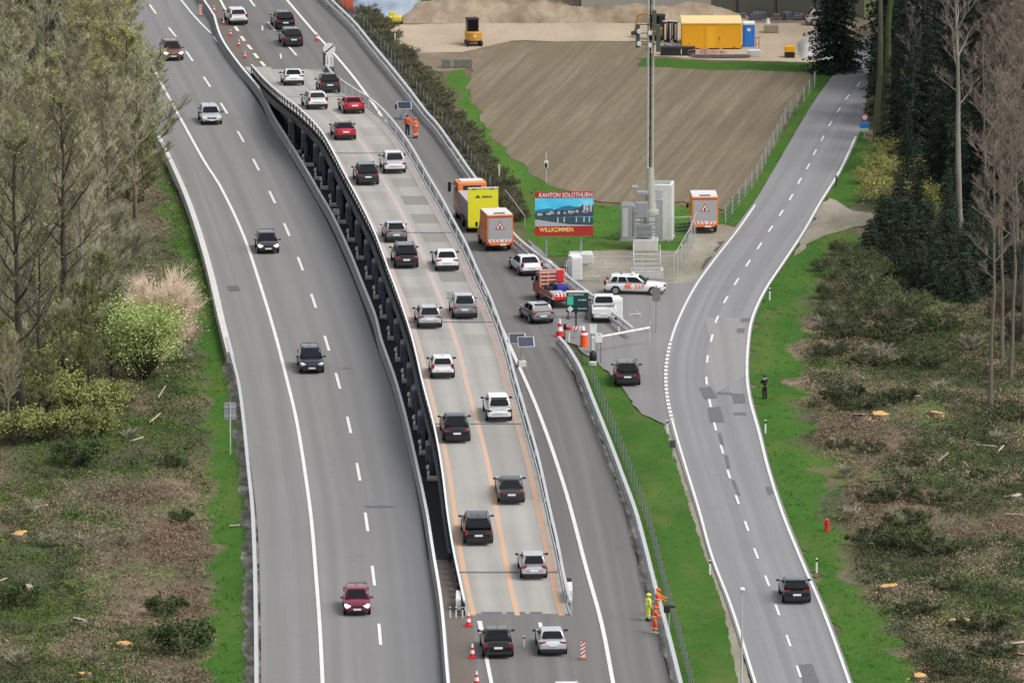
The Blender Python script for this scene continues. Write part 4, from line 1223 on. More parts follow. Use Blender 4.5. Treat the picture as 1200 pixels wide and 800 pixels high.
def box_van(name, label, pos, head, cat):
    L, W, H = 4.9, 2.15, 3.0
    d = Vector((head.x, head.y, 0)).normalized(); c = Vector(pos) + d * (L / 2)
    t = thing(name, label, cat, c, math.atan2(d.y, d.x))
    xr = -L/2; bl = 3.1
    mb = MB(); mb.box((xr + bl/2, 0, .62 + (H - .62)/2), (bl, W, H - .62), bev=.05); mb.build('box_body', M['orange'], t)
    mb = MB(); mb.box((xr + bl/2, 0, H + .02), (bl - .1, W - .08, .08), bev=.03); mb.build('box_roof', M['offwhite'], t)
    mb = MB(); mb.box((xr - .006, 0, 1.86), (.03, W - .26, 1.76), bev=.01); mb.build('rear_shutter', P('shutter_' + name, (.40, .40, .41), .5, var=.06), t)
    mb = MB(); mb.box((xr - .02, 0, H - .10), (.06, W - .1, .10), bev=.02); mb.build('rear_header', M['orange_dull'], t)
    mb = MB(); mb.box((xr + .3, 0, H + .10), (.25, .9, .10), bev=.03); mb.build('light_bar', M['patch'], t)
    a, b = MB(), MB(); warn_triangle(a, b, xr - .02, 0, 2.05, .40)
    a.build('warning_sign', M['red'], t, fix=False); b.build('warning_face', M['white'], t, fix=False)
    mb = MB(); mb.box((xr - .045, 0, 2.02), (.01, .13, .26), rot=(R(20), 0, 0)); mb.build('warning_symbol', M['black'], t)
    mb = MB(); mb.box((xr - .014, 0, .88), (.03, W - .2, .26), bev=.01); mb.build('rear_stripe_board', M['white'], t)
    mb = MB()
    for k in range(7):
        y = -(W - .35)/2 + k * (W - .35)/6
        s = -1 if y < 0 else 1
        mb.add([(xr - .034, y - .06, .76), (xr - .034, y + .06, .76), (xr - .034, y + .06 + s * .14, 1.0), (xr - .034, y - .06 + s * .14, 1.0)], [(0, 1, 2, 3)])
    mb.build('rear_stripes', M['hiviz_orange'], t, fix=False)
    mb = MB(); mb.box((xr + .05, 0, .60), (.2, W - .05, .16), bev=.04); mb.build('rear_bumper', M['orange'], t)
    mb = MB(); mb.box((xr - .07, -.25, .58), (.03, .52, .13)); mb.build('number_plate', M['plate'], t)
    for s in (-1, 1):
        mb = MB(); mb.box((xr - .05, s * (W/2 - .16), .62), (.05, .22, .12), bev=.02); mb.build('tail_lamp', M['red_lamp'], t)
    cab = [(xr + bl + .02, .45), (L/2 - .1, .45), (L/2, .62), (L/2 - .03, 1.15), (L/2 - .75, 1.38), (L/2 - 1.25, 2.30), (xr + bl + .02, 2.36)]
    mb = MB(); mb.prism(cab, -W/2 + .1, W/2 - .1); mb.build('cab', M['orange'], t, bevel=.06)
    for s in (-1, 1):
        q = [(xr + bl + .28, 1.36), (L/2 - .92, 1.40), (L/2 - 1.32, 2.10), (xr + bl + .28, 2.12)]
        mb = MB(); mb.prism(q, s * (W/2 - .096), s * (W/2 - .12)); mb.build('side_window', M['glass'], t)
        mb = MB(); mb.box((L/2 - .95, s * (W/2 + .12), 1.62), (.12, .20, .36), bev=.04); mb.build('door_mirror', M['black'], t)
    p0 = Vector((L/2 - .75, 0, 1.38)); p1 = Vector((L/2 - 1.25, 0, 2.30)); n_ = Vector((.92, 0, .5)).normalized()
    mb = MB(); hw = W/2 - .26
    mb.add([(p.x + n_.x * .006, s * hw, p.z + n_.z * .006) for p, s in ((p0.lerp(p1, .08), -1), (p0.lerp(p1, .08), 1), (p0.lerp(p1, .92), 1), (p0.lerp(p1, .92), -1))], [(0, 1, 2, 3)])
    mb.build('windscreen', M['glass'], t)
    mb = MB(); mb.box((xr + bl/2, 0, .50), (bl - .3, W - .7, .26)); mb.build('chassis', M['black'], t)
    axle_wheels(t, (xr + .95, L/2 - .85), (-W/2 + .18, W/2 - .18), .36, .26)
    return t
box_van('box_van', 'orange box van with a grey rear shutter and warning triangle parked behind the yellow truck', at(586, 295, .1), tangent(RC_E, 290) + Vector((-.6, 0, 0)), 'van')
box_van('box_van', 'orange box van with a grey rear shutter parked on the gravel beside the side road', at(826, 273.5, .1), at(848, 225, 0) - at(835, 275, 0) + Vector((-2.2, 0, 0)), 'van')

def big_truck():
    L, W, H = 8.6, 2.5, 3.75
    pos = at(566, 273, .1); head = tangent(RC_E, 262) + Vector((-.3, 0, 0))
    d = Vector((head.x, head.y, 0)).normalized(); c = pos + d * (L / 2)
    t = thing('truck', 'large orange cab truck with a bright yellow rear wall parked in the closed lane', 'truck', c, math.atan2(d.y, d.x))
    xr = -L/2; bl = 5.9
    side = P('truck_side', (.48, .43, .42), .5, var=.12)
    mb = MB(); mb.box((xr + bl/2, 0, 1.75), (bl, W - .06, 1.6), bev=.05); mb.build('box_body', side, t)
    mb = MB(); mb.box((xr - .03, 0, .55 + (H - .55)/2), (.10, W, H - .55), bev=.02); mb.build('rear_wall', M['yellow'], t)
    mb = MB()
    for s in (-1, 1): mb.box((xr - .085, s * .72, H - .10), (.03, .36, .10), bev=.01)
    mb.build('rear_lamps', M['patch'], t)
    mb = MB(); mb.box((xr - .05, 0, H - .01), (.16, W + .02, .10), bev=.02); mb.build('rear_edge', M['offwhite'], t)
    # triangular emblem and lettering, as far as they can be read
    mb = MB(); xx = xr - .092
    # rear wall faces -x; photo left is +y
    mb.add([(xx, .66, 2.92), (xx, .40, 2.92), (xx, .48, 3.14)], [(0, 1, 2)])
    mb.add([(xx, .38, 2.92), (xx, .24, 2.92), (xx, .40, 3.18), (xx, .45, 3.14)], [(0, 1, 2, 3)])
    mb.build('emblem', M['black'], t, fix=False)
    mb = MB()
    for k, (hh, ww) in enumerate(((.20, .05), (.15, .10), (.15, .10), (.15, .12), (.18, .05), (.15, .10), (.15, .05))):
        mb.box((xx, .06 - k * .125, 2.94 + hh / 2), (.012, ww, hh)); mb.box((xx, .06 - k * .125 - .03, 2.955), (.012, .09, .035))
    mb.build('lettering', M['patch'], t)
    mb = MB(); mb.box((xr - .09, -.12, .80), (.03, .34, .22), bev=.02); mb.build('rear_catch', M['black'], t)
    mb = MB(); mb.box((xr + .06, 0, .50), (.18, W - .1, .14), bev=.03); mb.build('rear_bumper', M['yellow'], t)
    x0 = xr + bl + .18
    cab = [(x0, .55), (L/2, .55), (L/2 + .02, 1.4), (L/2 - .12, 2.1), (L/2 - .35, 2.98), (L/2 - .6, 3.12), (x0, 3.16)]
    mb = MB(); mb.prism(cab, -W/2 + .03, W/2 - .03); mb.build('cab', M['orange'], t, bevel=.10)
    mb = MB(); mb.box((x0 + .9, 0, 3.20), (1.1, 1.9, .12), bev=.05); mb.build('roof_beam', M['offwhite'], t)
    mb = MB(); mb.box((x0 - .012, 0, 2.72), (.02, 1.5, .36), bev=.01); mb.build('rear_cab_window', M['black'], t)
    for s in (-1, 1):
        mb = MB(); mb.prism([(x0 + .5, 1.85), (L/2 - .2, 1.85), (L/2 - .36, 2.66), (x0 + .5, 2.66)], s * (W/2 - .026), s * (W/2 - .06)); mb.build('side_window', M['glass'], t)
        mb = MB(); mb.box((L/2 - .1, s * (W/2 + .30), 2.42), (.16, .26, .80), bev=.05); mb.box((L/2 - .1, s * (W/2 + .1), 2.66), (.05, .34, .05)); mb.build('door_mirror', M['black'], t)
        mb = MB(); mb.box((xr + 2.2, s * (W/2 - .12), .86), (1.5, .2, .5), bev=.04); mb.build('side_locker', M['steel_dark'], t)
        mb = MB(); mb.box((x0 - .6, s * (W/2 - .25), .86), (.8, .45, .55), bev=.06); mb.build('fuel_tank', M['galv'], t)
    mb = MB(); mb.add([(L/2 - .12 + .03, -1.05, 2.12), (L/2 - .12 + .03, 1.05, 2.12), (L/2 - .33 + .03, 1.05, 2.9), (L/2 - .33 + .03, -1.05, 2.9)], [(0, 1, 2, 3)]); mb.build('windscreen', M['glass'], t)
    mb = MB(); mb.box((-.2, 0, .80), (L - .9, 1.1, .28)); mb.build('chassis', M['black'], t)
    axle_wheels(t, (xr + 1.1, L/2 - 1.35, xr + 3.6), (-W/2 + .2, W/2 - .2), .50, .32)
big_truck()

def flatbed():
    L, W = 5.9, 2.1
    head = tangent(RC_R, 345) + Vector((-.8, 0, 0))
    pos = at(662, 362, .1)
    d = Vector((head.x, head.y, 0)).normalized(); c = pos + d * (L / 2)
    t = thing('flatbed_truck', 'small red flatbed truck with a ladder frame behind its cab loaded with tools', 'truck', c, math.atan2(d.y, d.x))
    xr = -L/2; bl = 3.6; x0 = xr + bl + .1
    mb = MB(); mb.box((xr + bl/2, 0, .82), (bl, W, .10), bev=.02); mb.build('load_bed', M['galv'], t)
    mb = MB()
    for s in (-1, 1): mb.box((xr + bl/2, s * (W/2 - .03), 1.02), (bl, .05, .32), bev=.02)
    mb.build('bed_side', M['orange_dull'], t)
    cab = [(x0, .45), (L/2 - .05, .45), (L/2, 1.1), (L/2 - .55, 1.35), (L/2 - 1.05, 2.15), (x0, 2.22)]
    mb = MB(); mb.prism(cab, -W/2 + .06, W/2 - .06); mb.build('cab', M['orange_dull'], t, bevel=.07)
    for s in (-1, 1):
        mb = MB(); mb.prism([(x0 + .3, 1.35), (L/2 - .72, 1.38), (L/2 - 1.12, 2.0), (x0 + .3, 2.02)], s * (W/2 - .056), s * (W/2 - .09)); mb.build('side_window', M['glass'], t)
        mb = MB(); mb.box((L/2 - .7, s * (W/2 + .12), 1.55), (.12, .22, .34), bev=.04); mb.build('door_mirror', M['black'], t)
    mb = MB()
    for z in (1.35, 1.65, 1.95, 2.25, 2.45): mb.box((x0 - .08, 0, z), (.07, W - .05, .09), bev=.015)
    for y in (-W/2 + .06, -.35, .35, W/2 - .06): mb.box((x0 - .08, y, 1.65), (.07, .07, 1.65), bev=.015)
    mb.build('ladder_frame', P('frame_pink', (.72, .42, .38), .6, var=.1), t)
    mb = MB(); mb.box((x0 - .18, -.62, 1.95), (.14, .5, .95), bev=.05); mb.build('rolled_flag', M['red'], t)
    mb = MB(); mb.box((x0 - .75, -.55, 1.12), (.7, .9, .45), bev=.12); mb.build('blue_bag', P('load_blue', (.015, .03, .30), .6), t)
    mb = MB(); mb.box((x0 - .75, .55, 1.10), (.6, .55, .42), bev=.1); mb.box((x0 - .45, .1, 1.2), (.4, .4, .6), bev=.08); mb.build('dark_bags', M['bridge_dark'], t)
    mb = MB(); mb.box((xr + 1.4, .25, 1.0), (1.1, 1.0, .26), bev=.05); mb.build('grey_sheets', M['galv'], t)
    mb = MB(); mb.box((xr + .32, .35, 1.02), (.5, .9, .3), bev=.04); mb.build('striped_boards', M['white'], t)
    mb = MB()
    for k in range(3): mb.box((xr + .32, .05 + k * .3, 1.03), (.52, .12, .31), bev=.01)
    mb.build('red_stripes', M['red'], t)
    mb = MB(); mb.box((xr - .02, .1, .84), (.05, 1.5, .26), bev=.02); mb.build('rear_board', M['red'], t)
    mb = MB(); mb.box((0, 0, .62), (L - .9, .9, .2)); mb.build('chassis', M['black'], t)
    axle_wheels(t, (xr + .9, L/2 - 1.0), (-W/2 + .2, W/2 - .2), .36, .26)
flatbed()

# dark green information board standing behind the pickup
def info_board():
    b = at(676.5, 373, .1)
    t = thing('information_board', 'dark green information board with mint green panel and white diamond beside the white pickup', 'sign', b, R(2))
    zc = 1.25
    mb = MB(); mb.box((0, 0, zc), (1.72, .10, 1.5), bev=.02); mb.build('board', M['green_sign'], t)
    mb = MB(); mb.box((0, -.005, zc + .85), (1.78, .14, .16), bev=.03); mb.build('board_header', M['white'], t)
    mb = MB(); mb.box((-.55, -.056, zc + .16), (.48, .02, .68)); mb.build('mint_panel', M['mint'], t)
    mb = MB(); mb.box((-.55, -.058, zc - .50), (.36, .02, .36), rot=(0, R(45), 0)); mb.build('diamond', M['reflect'], t)
    g = P('board_text', (.55, .62, .60), .6, var=0)
    mb = MB()
    r = random.Random(4)
    for z, x0, x1 in ((zc + .62, -.65, .45), (zc + .20, .10, .72), (zc - .48, .10, .72)):
        x = x0
        while x < x1:
            wd = r.uniform(.05, .11); mb.box((x, -.055, z), (wd, .012, .09)); x += wd + .035
    mb.build('text_lines', g, t)
    for s in (-1, 1):
        mb = MB(); mb.box((s * .7, .08, .8), (.08, .08, 1.6)); mb.box((s * .7, .08, .06), (.2, .9, .1)); mb.build('leg', M['steel_dark'], t)
info_board()
# ================================================================ PEOPLE
def chain_obj(name, chains, mat, parent, subd=2):
    """one skinned mesh from chains of (point, radius); shared points join"""
    vs, es, rs, idx, roots = [], [], [], {}, []
    for ch in chains:
        prev = None
        for k, (p, r) in enumerate(ch):
            key = tuple(round(c, 4) for c in p)
            if key not in idx:
                idx[key] = len(vs); vs.append(p); rs.append(r)
            i = idx[key]
            if prev is not None: es.append((prev, i))
            prev = i
    me = bpy.data.meshes.new(name); me.from_pydata(vs, es, [])
    o = link(name, me, parent, [mat])
    sk = me.skin_vertices[0] if me.skin_vertices else None
    m = o.modifiers.new('skin', 'SKIN'); m.use_smooth_shade = True
    if not me.skin_vertices: me.attributes.new('skin', 'FLOAT', 'POINT')
    comp = list(range(len(vs)))
    def find(a):
        while comp[a] != a: a = comp[a]
        return a
    for a, b in es: comp[find(a)] = find(b)
    seen = set()
    for i, sv in enumerate(me.skin_vertices[0].data):
        sv.radius = (rs[i], rs[i]); sv.use_loose = False
        f = find(i); sv.use_root = f not in seen; seen.add(f)
    s = o.modifiers.new('sub', 'SUBSURF'); s.levels = s.render_levels = subd
    return o

def person(label, pos, face_deg, suit, trousers=None, helmet=None, lean=0.0, arms=('down', 'down'), stride=0.0, group=None, H=1.78, stripes=True, boots='black'):
    """standing figure: faces +y before turning; lean tips the upper body forward"""
    t = thing('person', label, 'person', pos, R(face_deg), group)
    k = H / 1.78
    def V(x, y, z):
        if z > .98:
            dz = z - .98; y, z = y * math.cos(lean) + dz * math.sin(lean), .98 + dz * math.cos(lean) - y * math.sin(lean)
        return (x * k, y * k, z * k)
    pel, wai, che, sho, nek, hed = V(0, 0, .98), V(0, 0, 1.12), V(0, .01, 1.32), V(0, 0, 1.44), V(0, .01, 1.53), V(0, .035, 1.66)
    legs, arml = [], []
    for i, s in enumerate((-1, 1)):
        st = stride * s
        legs.append([V(s * .10, 0, .92), V(s * .11, .02 + st * .5, .50), V(s * .12, st - .02, .10), V(s * .125, st + .13, .04)])
        a = arms[i]
        if a == 'down': arml.append([V(s * .20, 0, 1.42), V(s * .26, -.01, 1.13), V(s * .27, .10, .90)])
        elif a == 'front': arml.append([V(s * .20, 0, 1.42), V(s * .24, .12, 1.17), V(s * .12, .36, 1.22)])
        elif a == 'hip': arml.append([V(s * .20, 0, 1.42), V(s * .38, -.06, 1.20), V(s * .18, .12, 1.04)])
        else: arml.append([V(s * .20, 0, 1.42), V(s * .30, .22, 1.22), V(s * .34, .50, 1.12)])
    ch = [[(pel, .13), (wai, .12), (che, .145), (sho, .10), (nek, .055), (V(0, .03, 1.60), .085), (hed, .098), (V(0, .03, 1.74), .075)]]
    for s, lg, am in zip((-1, 1), legs, arml):
        ch.append([(pel, .13), (lg[0], .085), (lg[1], .06), (lg[2], .042), (lg[3], .035)])
        ch.append([(sho, .10), (am[0], .058), (am[1], .044), (am[2], .030)])
        w_ = Vector(am[2]); dr = (w_ - Vector(am[1])).normalized()
        sd = dr.cross(Vector((0, 1, 0)) if abs(dr.y) < .8 else Vector((0, 0, 1))).normalized(); up_ = dr.cross(sd)
        palm = w_ + dr * .085
        ch.append([(am[2], .030), (tuple(palm), .034)])
        for q, ln in ((-.026, .060), (-.009, .075), (.009, .07), (.026, .055)):
            b_ = palm + sd * q + dr * .005
            ch.append([(tuple(b_), .009), (tuple(b_ + dr * ln * .55 + up_ * .004), .0085), (tuple(b_ + dr * ln + up_ * .024), .007)])
        b_ = w_ + dr * .04 + sd * .03
        ch.append([(tuple(b_), .011), (tuple(b_ + sd * .03 + dr * .025), .010), (tuple(b_ + sd * .034 + dr * .055), .008)])
    chain_obj('body', ch, M['skin'], t)
    # face
    hv = Vector(hed)
    mb = MB(); mb.sph((hv.x, hv.y + .115, hv.z - .015), (.014, .022, .022), 8)
    for s in (-1, 1): mb.sph((hv.x + s * .10, hv.y, hv.z - .01), (.012, .025, .032), 8)
    mb.build('nose_and_ears', M['skin'], t, smooth=True)
    mb = MB()
    for s in (-1, 1): mb.sph((hv.x + s * .036, hv.y + .098, hv.z + .012), (.012, .008, .008), 8)
    mb.box((hv.x, hv.y + .103, hv.z - .058), (.045, .008, .010)); mb.build('eyes_and_mouth', M['hair'], t)
    # clothes: jacket, trousers, boots
    chain_obj('jacket', [[(V(0, 0, .90), .165), (wai, .165), (che, .185), (sho, .13), (V(0, .005, 1.50), .078)]] +
              [[(sho, .13), (am[0], .086), (am[1], .070), (tuple(Vector(am[1]).lerp(Vector(am[2]), .92)), .052)] for am in arml], M[suit], t)
    chain_obj('trousers', [[(V(0, 0, 1.0), .15), (V(0, 0, .90), .155)]] +
              [[(V(0, 0, .90), .155), (lg[0], .115), (lg[1], .090), (tuple(Vector(lg[1]).lerp(Vector(lg[2]), .93)), .078)] for lg in legs], M[trousers or suit], t)
    for s, lg in zip((-1, 1), legs):
        mb = MB(); b_ = Vector(lg[2])
        mb.box((b_.x, b_.y + .05, .05), (.105, .29, .10), bev=.04); mb.box((b_.x, b_.y - .01, .14), (.11, .13, .16), bev=.04)
        mb.build('boot', M[boots], t, smooth=True)
    if stripes:
        for s, lg in zip((-1, 1), legs):
            p = Vector(lg[1]).lerp(Vector(lg[2]), .35)
            mb = MB(); mb.tube([p + Vector((0, 0, -.035)), p + Vector((0, 0, .035))], .102, 14); mb.build('reflective_band', M['reflect'], t)
        p = Vector(wai)
        mb = MB(); mb.tube([p + Vector((0, 0, -.03)), p + Vector((0, 0, .04))], [.196, .198], 16); mb.build('reflective_band', M['reflect'], t)
    if helmet:
        mb = MB(); mb.sph((hv.x, hv.y - .005, hv.z + .055), (.135, .155, .115), 14); mb.cyl((hv.x, hv.y + .05, hv.z + .045), .15, .025, 16)
        mb.build('helmet', M[helmet], t, smooth=True)
    else:
        mb = MB(); mb.sph((hv.x, hv.y - .025, hv.z + .03), (.112, .118, .105), 14); mb.build('hair', M['hair'], t, smooth=True)
    return t

person('worker in orange jacket and dark trousers standing on the closed upper lane', at(477.5, 158, .1), -20, 'hiviz_orange', 'dark_cloth', group='roadworkers', stripes=False)
person('worker all in orange standing right of the one in dark trousers', at(487, 162, .1), 40, 'hiviz_orange', None, 'hiviz_orange', group='roadworkers')
person('worker in a yellow high visibility suit beside two orange workers by the guardrail', at(759.5, 727, .1), -60, 'hiviz_yellow', None, 'hiviz_yellow', group='roadworkers', arms=('front', 'down'))
person('orange worker farther back beside the yellow one, arms reaching over the guardrail', at(770.5, 721, .1), -100, 'hiviz_orange', None, 'hiviz_orange', group='roadworkers', arms=('reach', 'reach'))
person('worker in orange with pale reflective leg bands standing nearest the camera by the guardrail', at(767, 742, .1), -70, 'hiviz_orange', None, 'hiviz_orange', group='roadworkers', lean=.10, boots='reflect', arms=('front', 'front'), stride=.10)
person('person dressed in black standing alone on the grass beside the country road', at(896, 467, .04), 30, 'dark_cloth', None, None, stripes=False, arms=('front', 'front'))

# ================================================================ ROADSIDE OBJECTS
def cone(label, pos, h=.75, group='red and white traffic cones'):
    t = thing('traffic_cone', label, 'traffic cone', pos, 0, group)
    s = h / .75
    mb = MB(); mb.box((0, 0, .025 * s), (.42 * s, .42 * s, .05 * s), bev=.01); mb.build('foot', M['red'], t)
    seg = [(.05, .165), (.24, .128), (.42, .094), (.56, .068), (.75, .032)]
    for k in range(4):
        (z0, r0), (z1, r1) = seg[k], seg[k + 1]
        mb = MB(); mb.cyl((0, 0, (z0 + z1) / 2 * s), r0 * s, (z1 - z0) * s, 16, r2=r1 * s); mb.build('cone_band', M['red' if k % 2 == 0 else 'white'], t)
    return t
for x, y, lab in ((251, 14, 'first'), (262, 29, 'second'), (270, 42, 'third'), (280, 54, 'fourth'), (287, 68, 'fifth')):
    cone('red and white cone, %s from the top of the row along the upper median wall' % lab, at(x, y, .1), .62)
cone('red cone standing on the solid white line above the end of limit sign', at(371.5, 48, .1), .8)
cone('large red and white cone beside the closed lane at the start of the lower guardrail', at(656, 394, .1), 1.35)
cone('red and white cone closest to the near end of the bridge deck', at(549, 733, .1), .9)
cone('red and white cone on the kerb left of the black coupe style off roader', at(553.5, 770, .1), .9)
cone('red and white cone at the bottom edge of the photo beside the white edge line', at(558.5, 802, .1), .9)

def beacon(label, pos, h=1.1):
    t = thing('warning_beacon', label, 'beacon post', pos, R(4), 'striped warning beacons')
    mb = MB(); mb.box((0, 0, .06), (.5, .38, .12), bev=.03); mb.build('foot', M['orange_dull'], t)
    mb = MB(); mb.box((0, 0, .14 + h / 2), (.28, .05, h), bev=.015); mb.build('board', M['white'], t)
    mb = MB()
    for k in range(4):
        z = .18 + k * h / 4
        mb.add([(-.139, -.029, z), (.139, -.029, z + .2), (.139, -.029, z + .2 + h * .12), (-.139, -.029, z + h * .12)], [(0, 1, 2, 3)])
    mb.build('red_stripes', M['red'], t, fix=False)
beacon('tall red and white striped beacon standing right of the silver saloon', at(683, 772, .1), 1.0)
beacon('striped beacon on the white line left of the median wall at the top', at(235, 19, .1), 1.0)

def post_small(label, pos, h=.85, mat='white', group=None, name='marker_post', r=.06, band=True, cat='post'):
    t = thing(name, label, cat, pos, 0, group)
    mb = MB(); mb.box((0, 0, h / 2), (r * 2, r * 1.7, h), bev=.02); mb.build('post_body', M[mat], t)
    if band:
        mb = MB(); mb.box((0, -.004, h * .84), (r * 2.06, r * 1.8, h * .16), bev=.01); mb.build('black_band', M['black'], t)
    return t
for x, y, lab in ((527.5, 724, 'leftmost'), (534.5, 724, 'middle'), (542, 724, 'rightmost')):
    post_small('slim white post, %s of the three at the near end of the bridge' % lab, at(x, y, .1), .75, 'offwhite', 'white flexible posts', 'flexible_post', .05)
post_small('slim white flexible post standing between the two cars at the near ramp', at(614, 758, .1), .75, 'offwhite', None, 'flexible_post', .06)
for x, y, lab in ((897, 508, 'on the right grass verge below the person in black'), (957, 671, 'on the right grass verge level with the black hatchback'), (782, 508, 'at the left side of the country road below the lay-by'),
                  (832, 673, 'left of the country road near the grass strip edge'), (902, 352, 'on the right side of the country road above the grey repair')):
    post_small('white roadside marker post ' + lab, at(x, y, .04), 1.0, 'white', 'white roadside marker posts')
post_small('pale post standing in the scrub hedge beside the upper motorway', at(463, 56, .04), 1.35, 'offwhite', None, r=.07, band=False)
post_small('pale post standing in the scrub hedge above the yellow truck', at(585, 217, .04), 1.75, 'offwhite', None, r=.07, band=False)
post_small('dark reflector post at the grass edge where the side track leaves', at(980, 218, .04), .9, 'steel_dark', None, r=.08, band=False)

# red hydrant
t = thing('hydrant', 'small red hydrant standing on the grass right of the country road', 'hydrant', at(969, 622, .04))
mb = MB(); mb.cyl((0, 0, .36), .14, .72, 14); mb.sph((0, 0, .74), (.15, .15, .12), 12); mb.cyl((0, 0, .05), .2, .1, 14); mb.cyl((0, 0, .5), .07, .46, 10, 'X'); mb.build('hydrant_body', M['red'], t, smooth=False)
mb = MB(); mb.cyl((0, 0, .86), .05, .06, 8); mb.build('cap', M['steel'], t)

# sign backs and signs ------------------------------------------------------
t = thing('road_sign', 'grey back of a rectangular road sign on a single post by the lower left guardrail', 'road sign', at(270, 532, .04))
mb = MB(); mb.tube([(0, 0, 0), (0, 0, 3.7)], .05, 10); mb.build('post', M['galv'], t)
mb = MB(); mb.box((0, .07, 3.1), (.85, .04, 1.25), bev=.03); mb.build('sign_panel', M['steel'], t)
mb = MB()
for z in (2.75, 3.4): mb.box((0, .04, z), (.8, .05, .06))
for x in (-.2, .2): mb.box((x, .045, 3.1), (.02, .03, 1.2))
mb.build('sign_brackets', M['galv'], t)

t = thing('road_sign', 'end of limit sign, white disc with black bar over a white plate with two bars', 'road sign', at(386, 84, .1), R(3))
mb = MB(); mb.cyl((0, -.03, 2.1), .56, .05, 32, 'Y'); mb.build('sign_disc', M['white'], t)
mb = MB(); mb.box((0, -.062, 2.1), (1.06, .012, .12), rot=(0, R(-40), 0)); mb.build('diagonal_bar', M['black'], t)
mb = MB(); mb.box((0, -.03, 1.0), (.72, .05, 1.05), bev=.02); mb.build('lower_plate', M['white'], t)
mb = MB()
for x in (-.18, .18): mb.box((x, -.06, 1.0), (.09, .012, .72))
mb.build('lane_bars', M['steel'], t)
mb = MB(); mb.box((-.42, .18, 1.2), (.34, .3, 1.3), bev=.03); mb.box((0, .12, .18), (.9, .7, .36), bev=.04); mb.build('trailer_box', M['steel_dark'], t)

t = thing('road_sign', 'round speed limit sign above a blue panel at the edge of the right wood', 'road sign', at(1013, 160, .04), R(-4))
mb = MB(); mb.tube([(0, 0, 0), (0, 0, 1.95)], .045, 8); mb.build('post', M['galv'], t)
mb = MB(); mb.cyl((0.02, -.06, 1.70), .31, .03, 28, 'Y'); mb.build('red_ring', M['red'], t)
mb = MB(); mb.cyl((0.02, -.075, 1.70), .22, .03, 28, 'Y'); mb.build('white_disc', M['white'], t)
mb = MB(); mb.box((0, -.06, 1.08), (.80, .04, .56), bev=.02); mb.build('blue_panel', P('sign_blue', (.02, .25, .72), .5, var=0), t)
mb = MB(); mb.box((0, -.083, 1.20), (.66, .01, .06)); mb.build('panel_line', P('sign_blue_pale', (.25, .55, .85), .5, var=0), t)
mb = MB(); mb.box((0, -.06, .60), (.70, .04, .28), bev=.02); mb.build('lower_plate', M['offwhite'], t)

t = thing('road_sign', 'small dark sign on a post left of the country road below the lay-by', 'road sign', at(788, 537, .04))
mb = MB(); mb.tube([(0, 0, 0), (0, 0, 1.3)], .04, 8); mb.build('post', M['steel'], t)
mb = MB(); mb.box((0, -.05, 1.05), (.42, .04, .55), bev=.02); mb.build('sign_panel', M['steel_dark'], t)

t = thing('road_sign', 'brown grey sign back on a tall post right of the white estate car', 'road sign', at(769, 390, .1))
mb = MB(); mb.tube([(0, 0, 0), (0, 0, 3.7)], .055, 10); mb.build('post', M['steel'], t)
mb = MB(); mb.box((0, -.06, 3.0), (.62, .05, 1.05), bev=.03); mb.build('sign_panel', P('sign_back', (.20, .19, .16), .7), t)

t = thing('small_plate', 'small white square plate standing in the black strip left of the bridge legs', 'plate', at(394.5, 256, .1))
mb = MB(); mb.box((0, 0, .55), (.62, .04, .55), bev=.05); mb.build('plate_face', M['white'], t)
mb = MB(); mb.tube([(0, .05, 0), (0, .05, .5)], .03, 8); mb.build('post', M['steel'], t)

# solar message panels
def solar(label, pos, two):
    t = thing('solar_panel_unit', label, 'solar panel', pos, R(8))
    offs = [(-.25, .9, 2.0), (.28, 0, 1.9)] if two else [(0, 0, 1.25)]
    for x, y, z in offs:
        mb = MB(); mb.box((x, y, z), (1.25, .9, .07), rot=(R(48) if two else R(40), 0, 0), bev=.02); mb.build('panel_frame', M['galv'], t)
        mb = MB(); mb.box((x, y - .03, z + .028), (1.14, .80, .03), rot=(R(48) if two else R(40), 0, 0)); mb.build('solar_cells', M['solar'], t)
    mb = MB(); mb.tube([(0, .3, 0), (0, .3, offs[0][2])], .06, 8); mb.build('post', M['galv'], t)
    mb = MB(); mb.box((0, .2, .22), (.6, .7, .44), bev=.05); mb.build('battery_box', M['offwhite'] if two else M['steel'], t)
    if not two:
        mb = MB(); mb.box((-.75, .1, 1.15), (.18, .12, .40), bev=.03); mb.build('signal_head', M['navy'], t)
solar('pair of dark solar panels on one stand beside the bridge and the white edge line', at(612, 430, .1), True)
solar('dark single solar panel unit on the closed lane above the two orange workers', at(474, 140, .1), False)

# tipped camera tripod behind the guardrail
t = thing('camera_tripod', 'black device on a slim grey post just behind the guardrail beside the orange workers', 'camera stand', at(784, 748, .04))
mb = MB(); mb.tube([(0, 0, 0), (0, 0, 1.7)], .045, 8); mb.build('post', M['steel'], t)
mb = MB(); mb.box((-.14, 0, 1.95), (.42, .4, .5), bev=.10); mb.box((.22, 0, 2.1), (.34, .14, .14), bev=.05); mb.build('black_housing', M['black'], t)

# street lamp
t = thing('street_lamp', 'slim grey street lamp with a small white head left of the country road', 'street lamp', at(869, 828, .04))
mb = MB(); mb.tube([(0, 0, 0), (0, 0, 3), (-.02, 0, 7.3)], [.09, .07, .045], 12); mb.build('pole', M['galv'], t)
mb = MB(); mb.sph((0, 0, 7.38), (.17, .22, .14), 14); mb.box((0, -.16, 7.42), (.2, .3, .08), bev=.03); mb.build('lamp_head', M['white'], t, smooth=True)

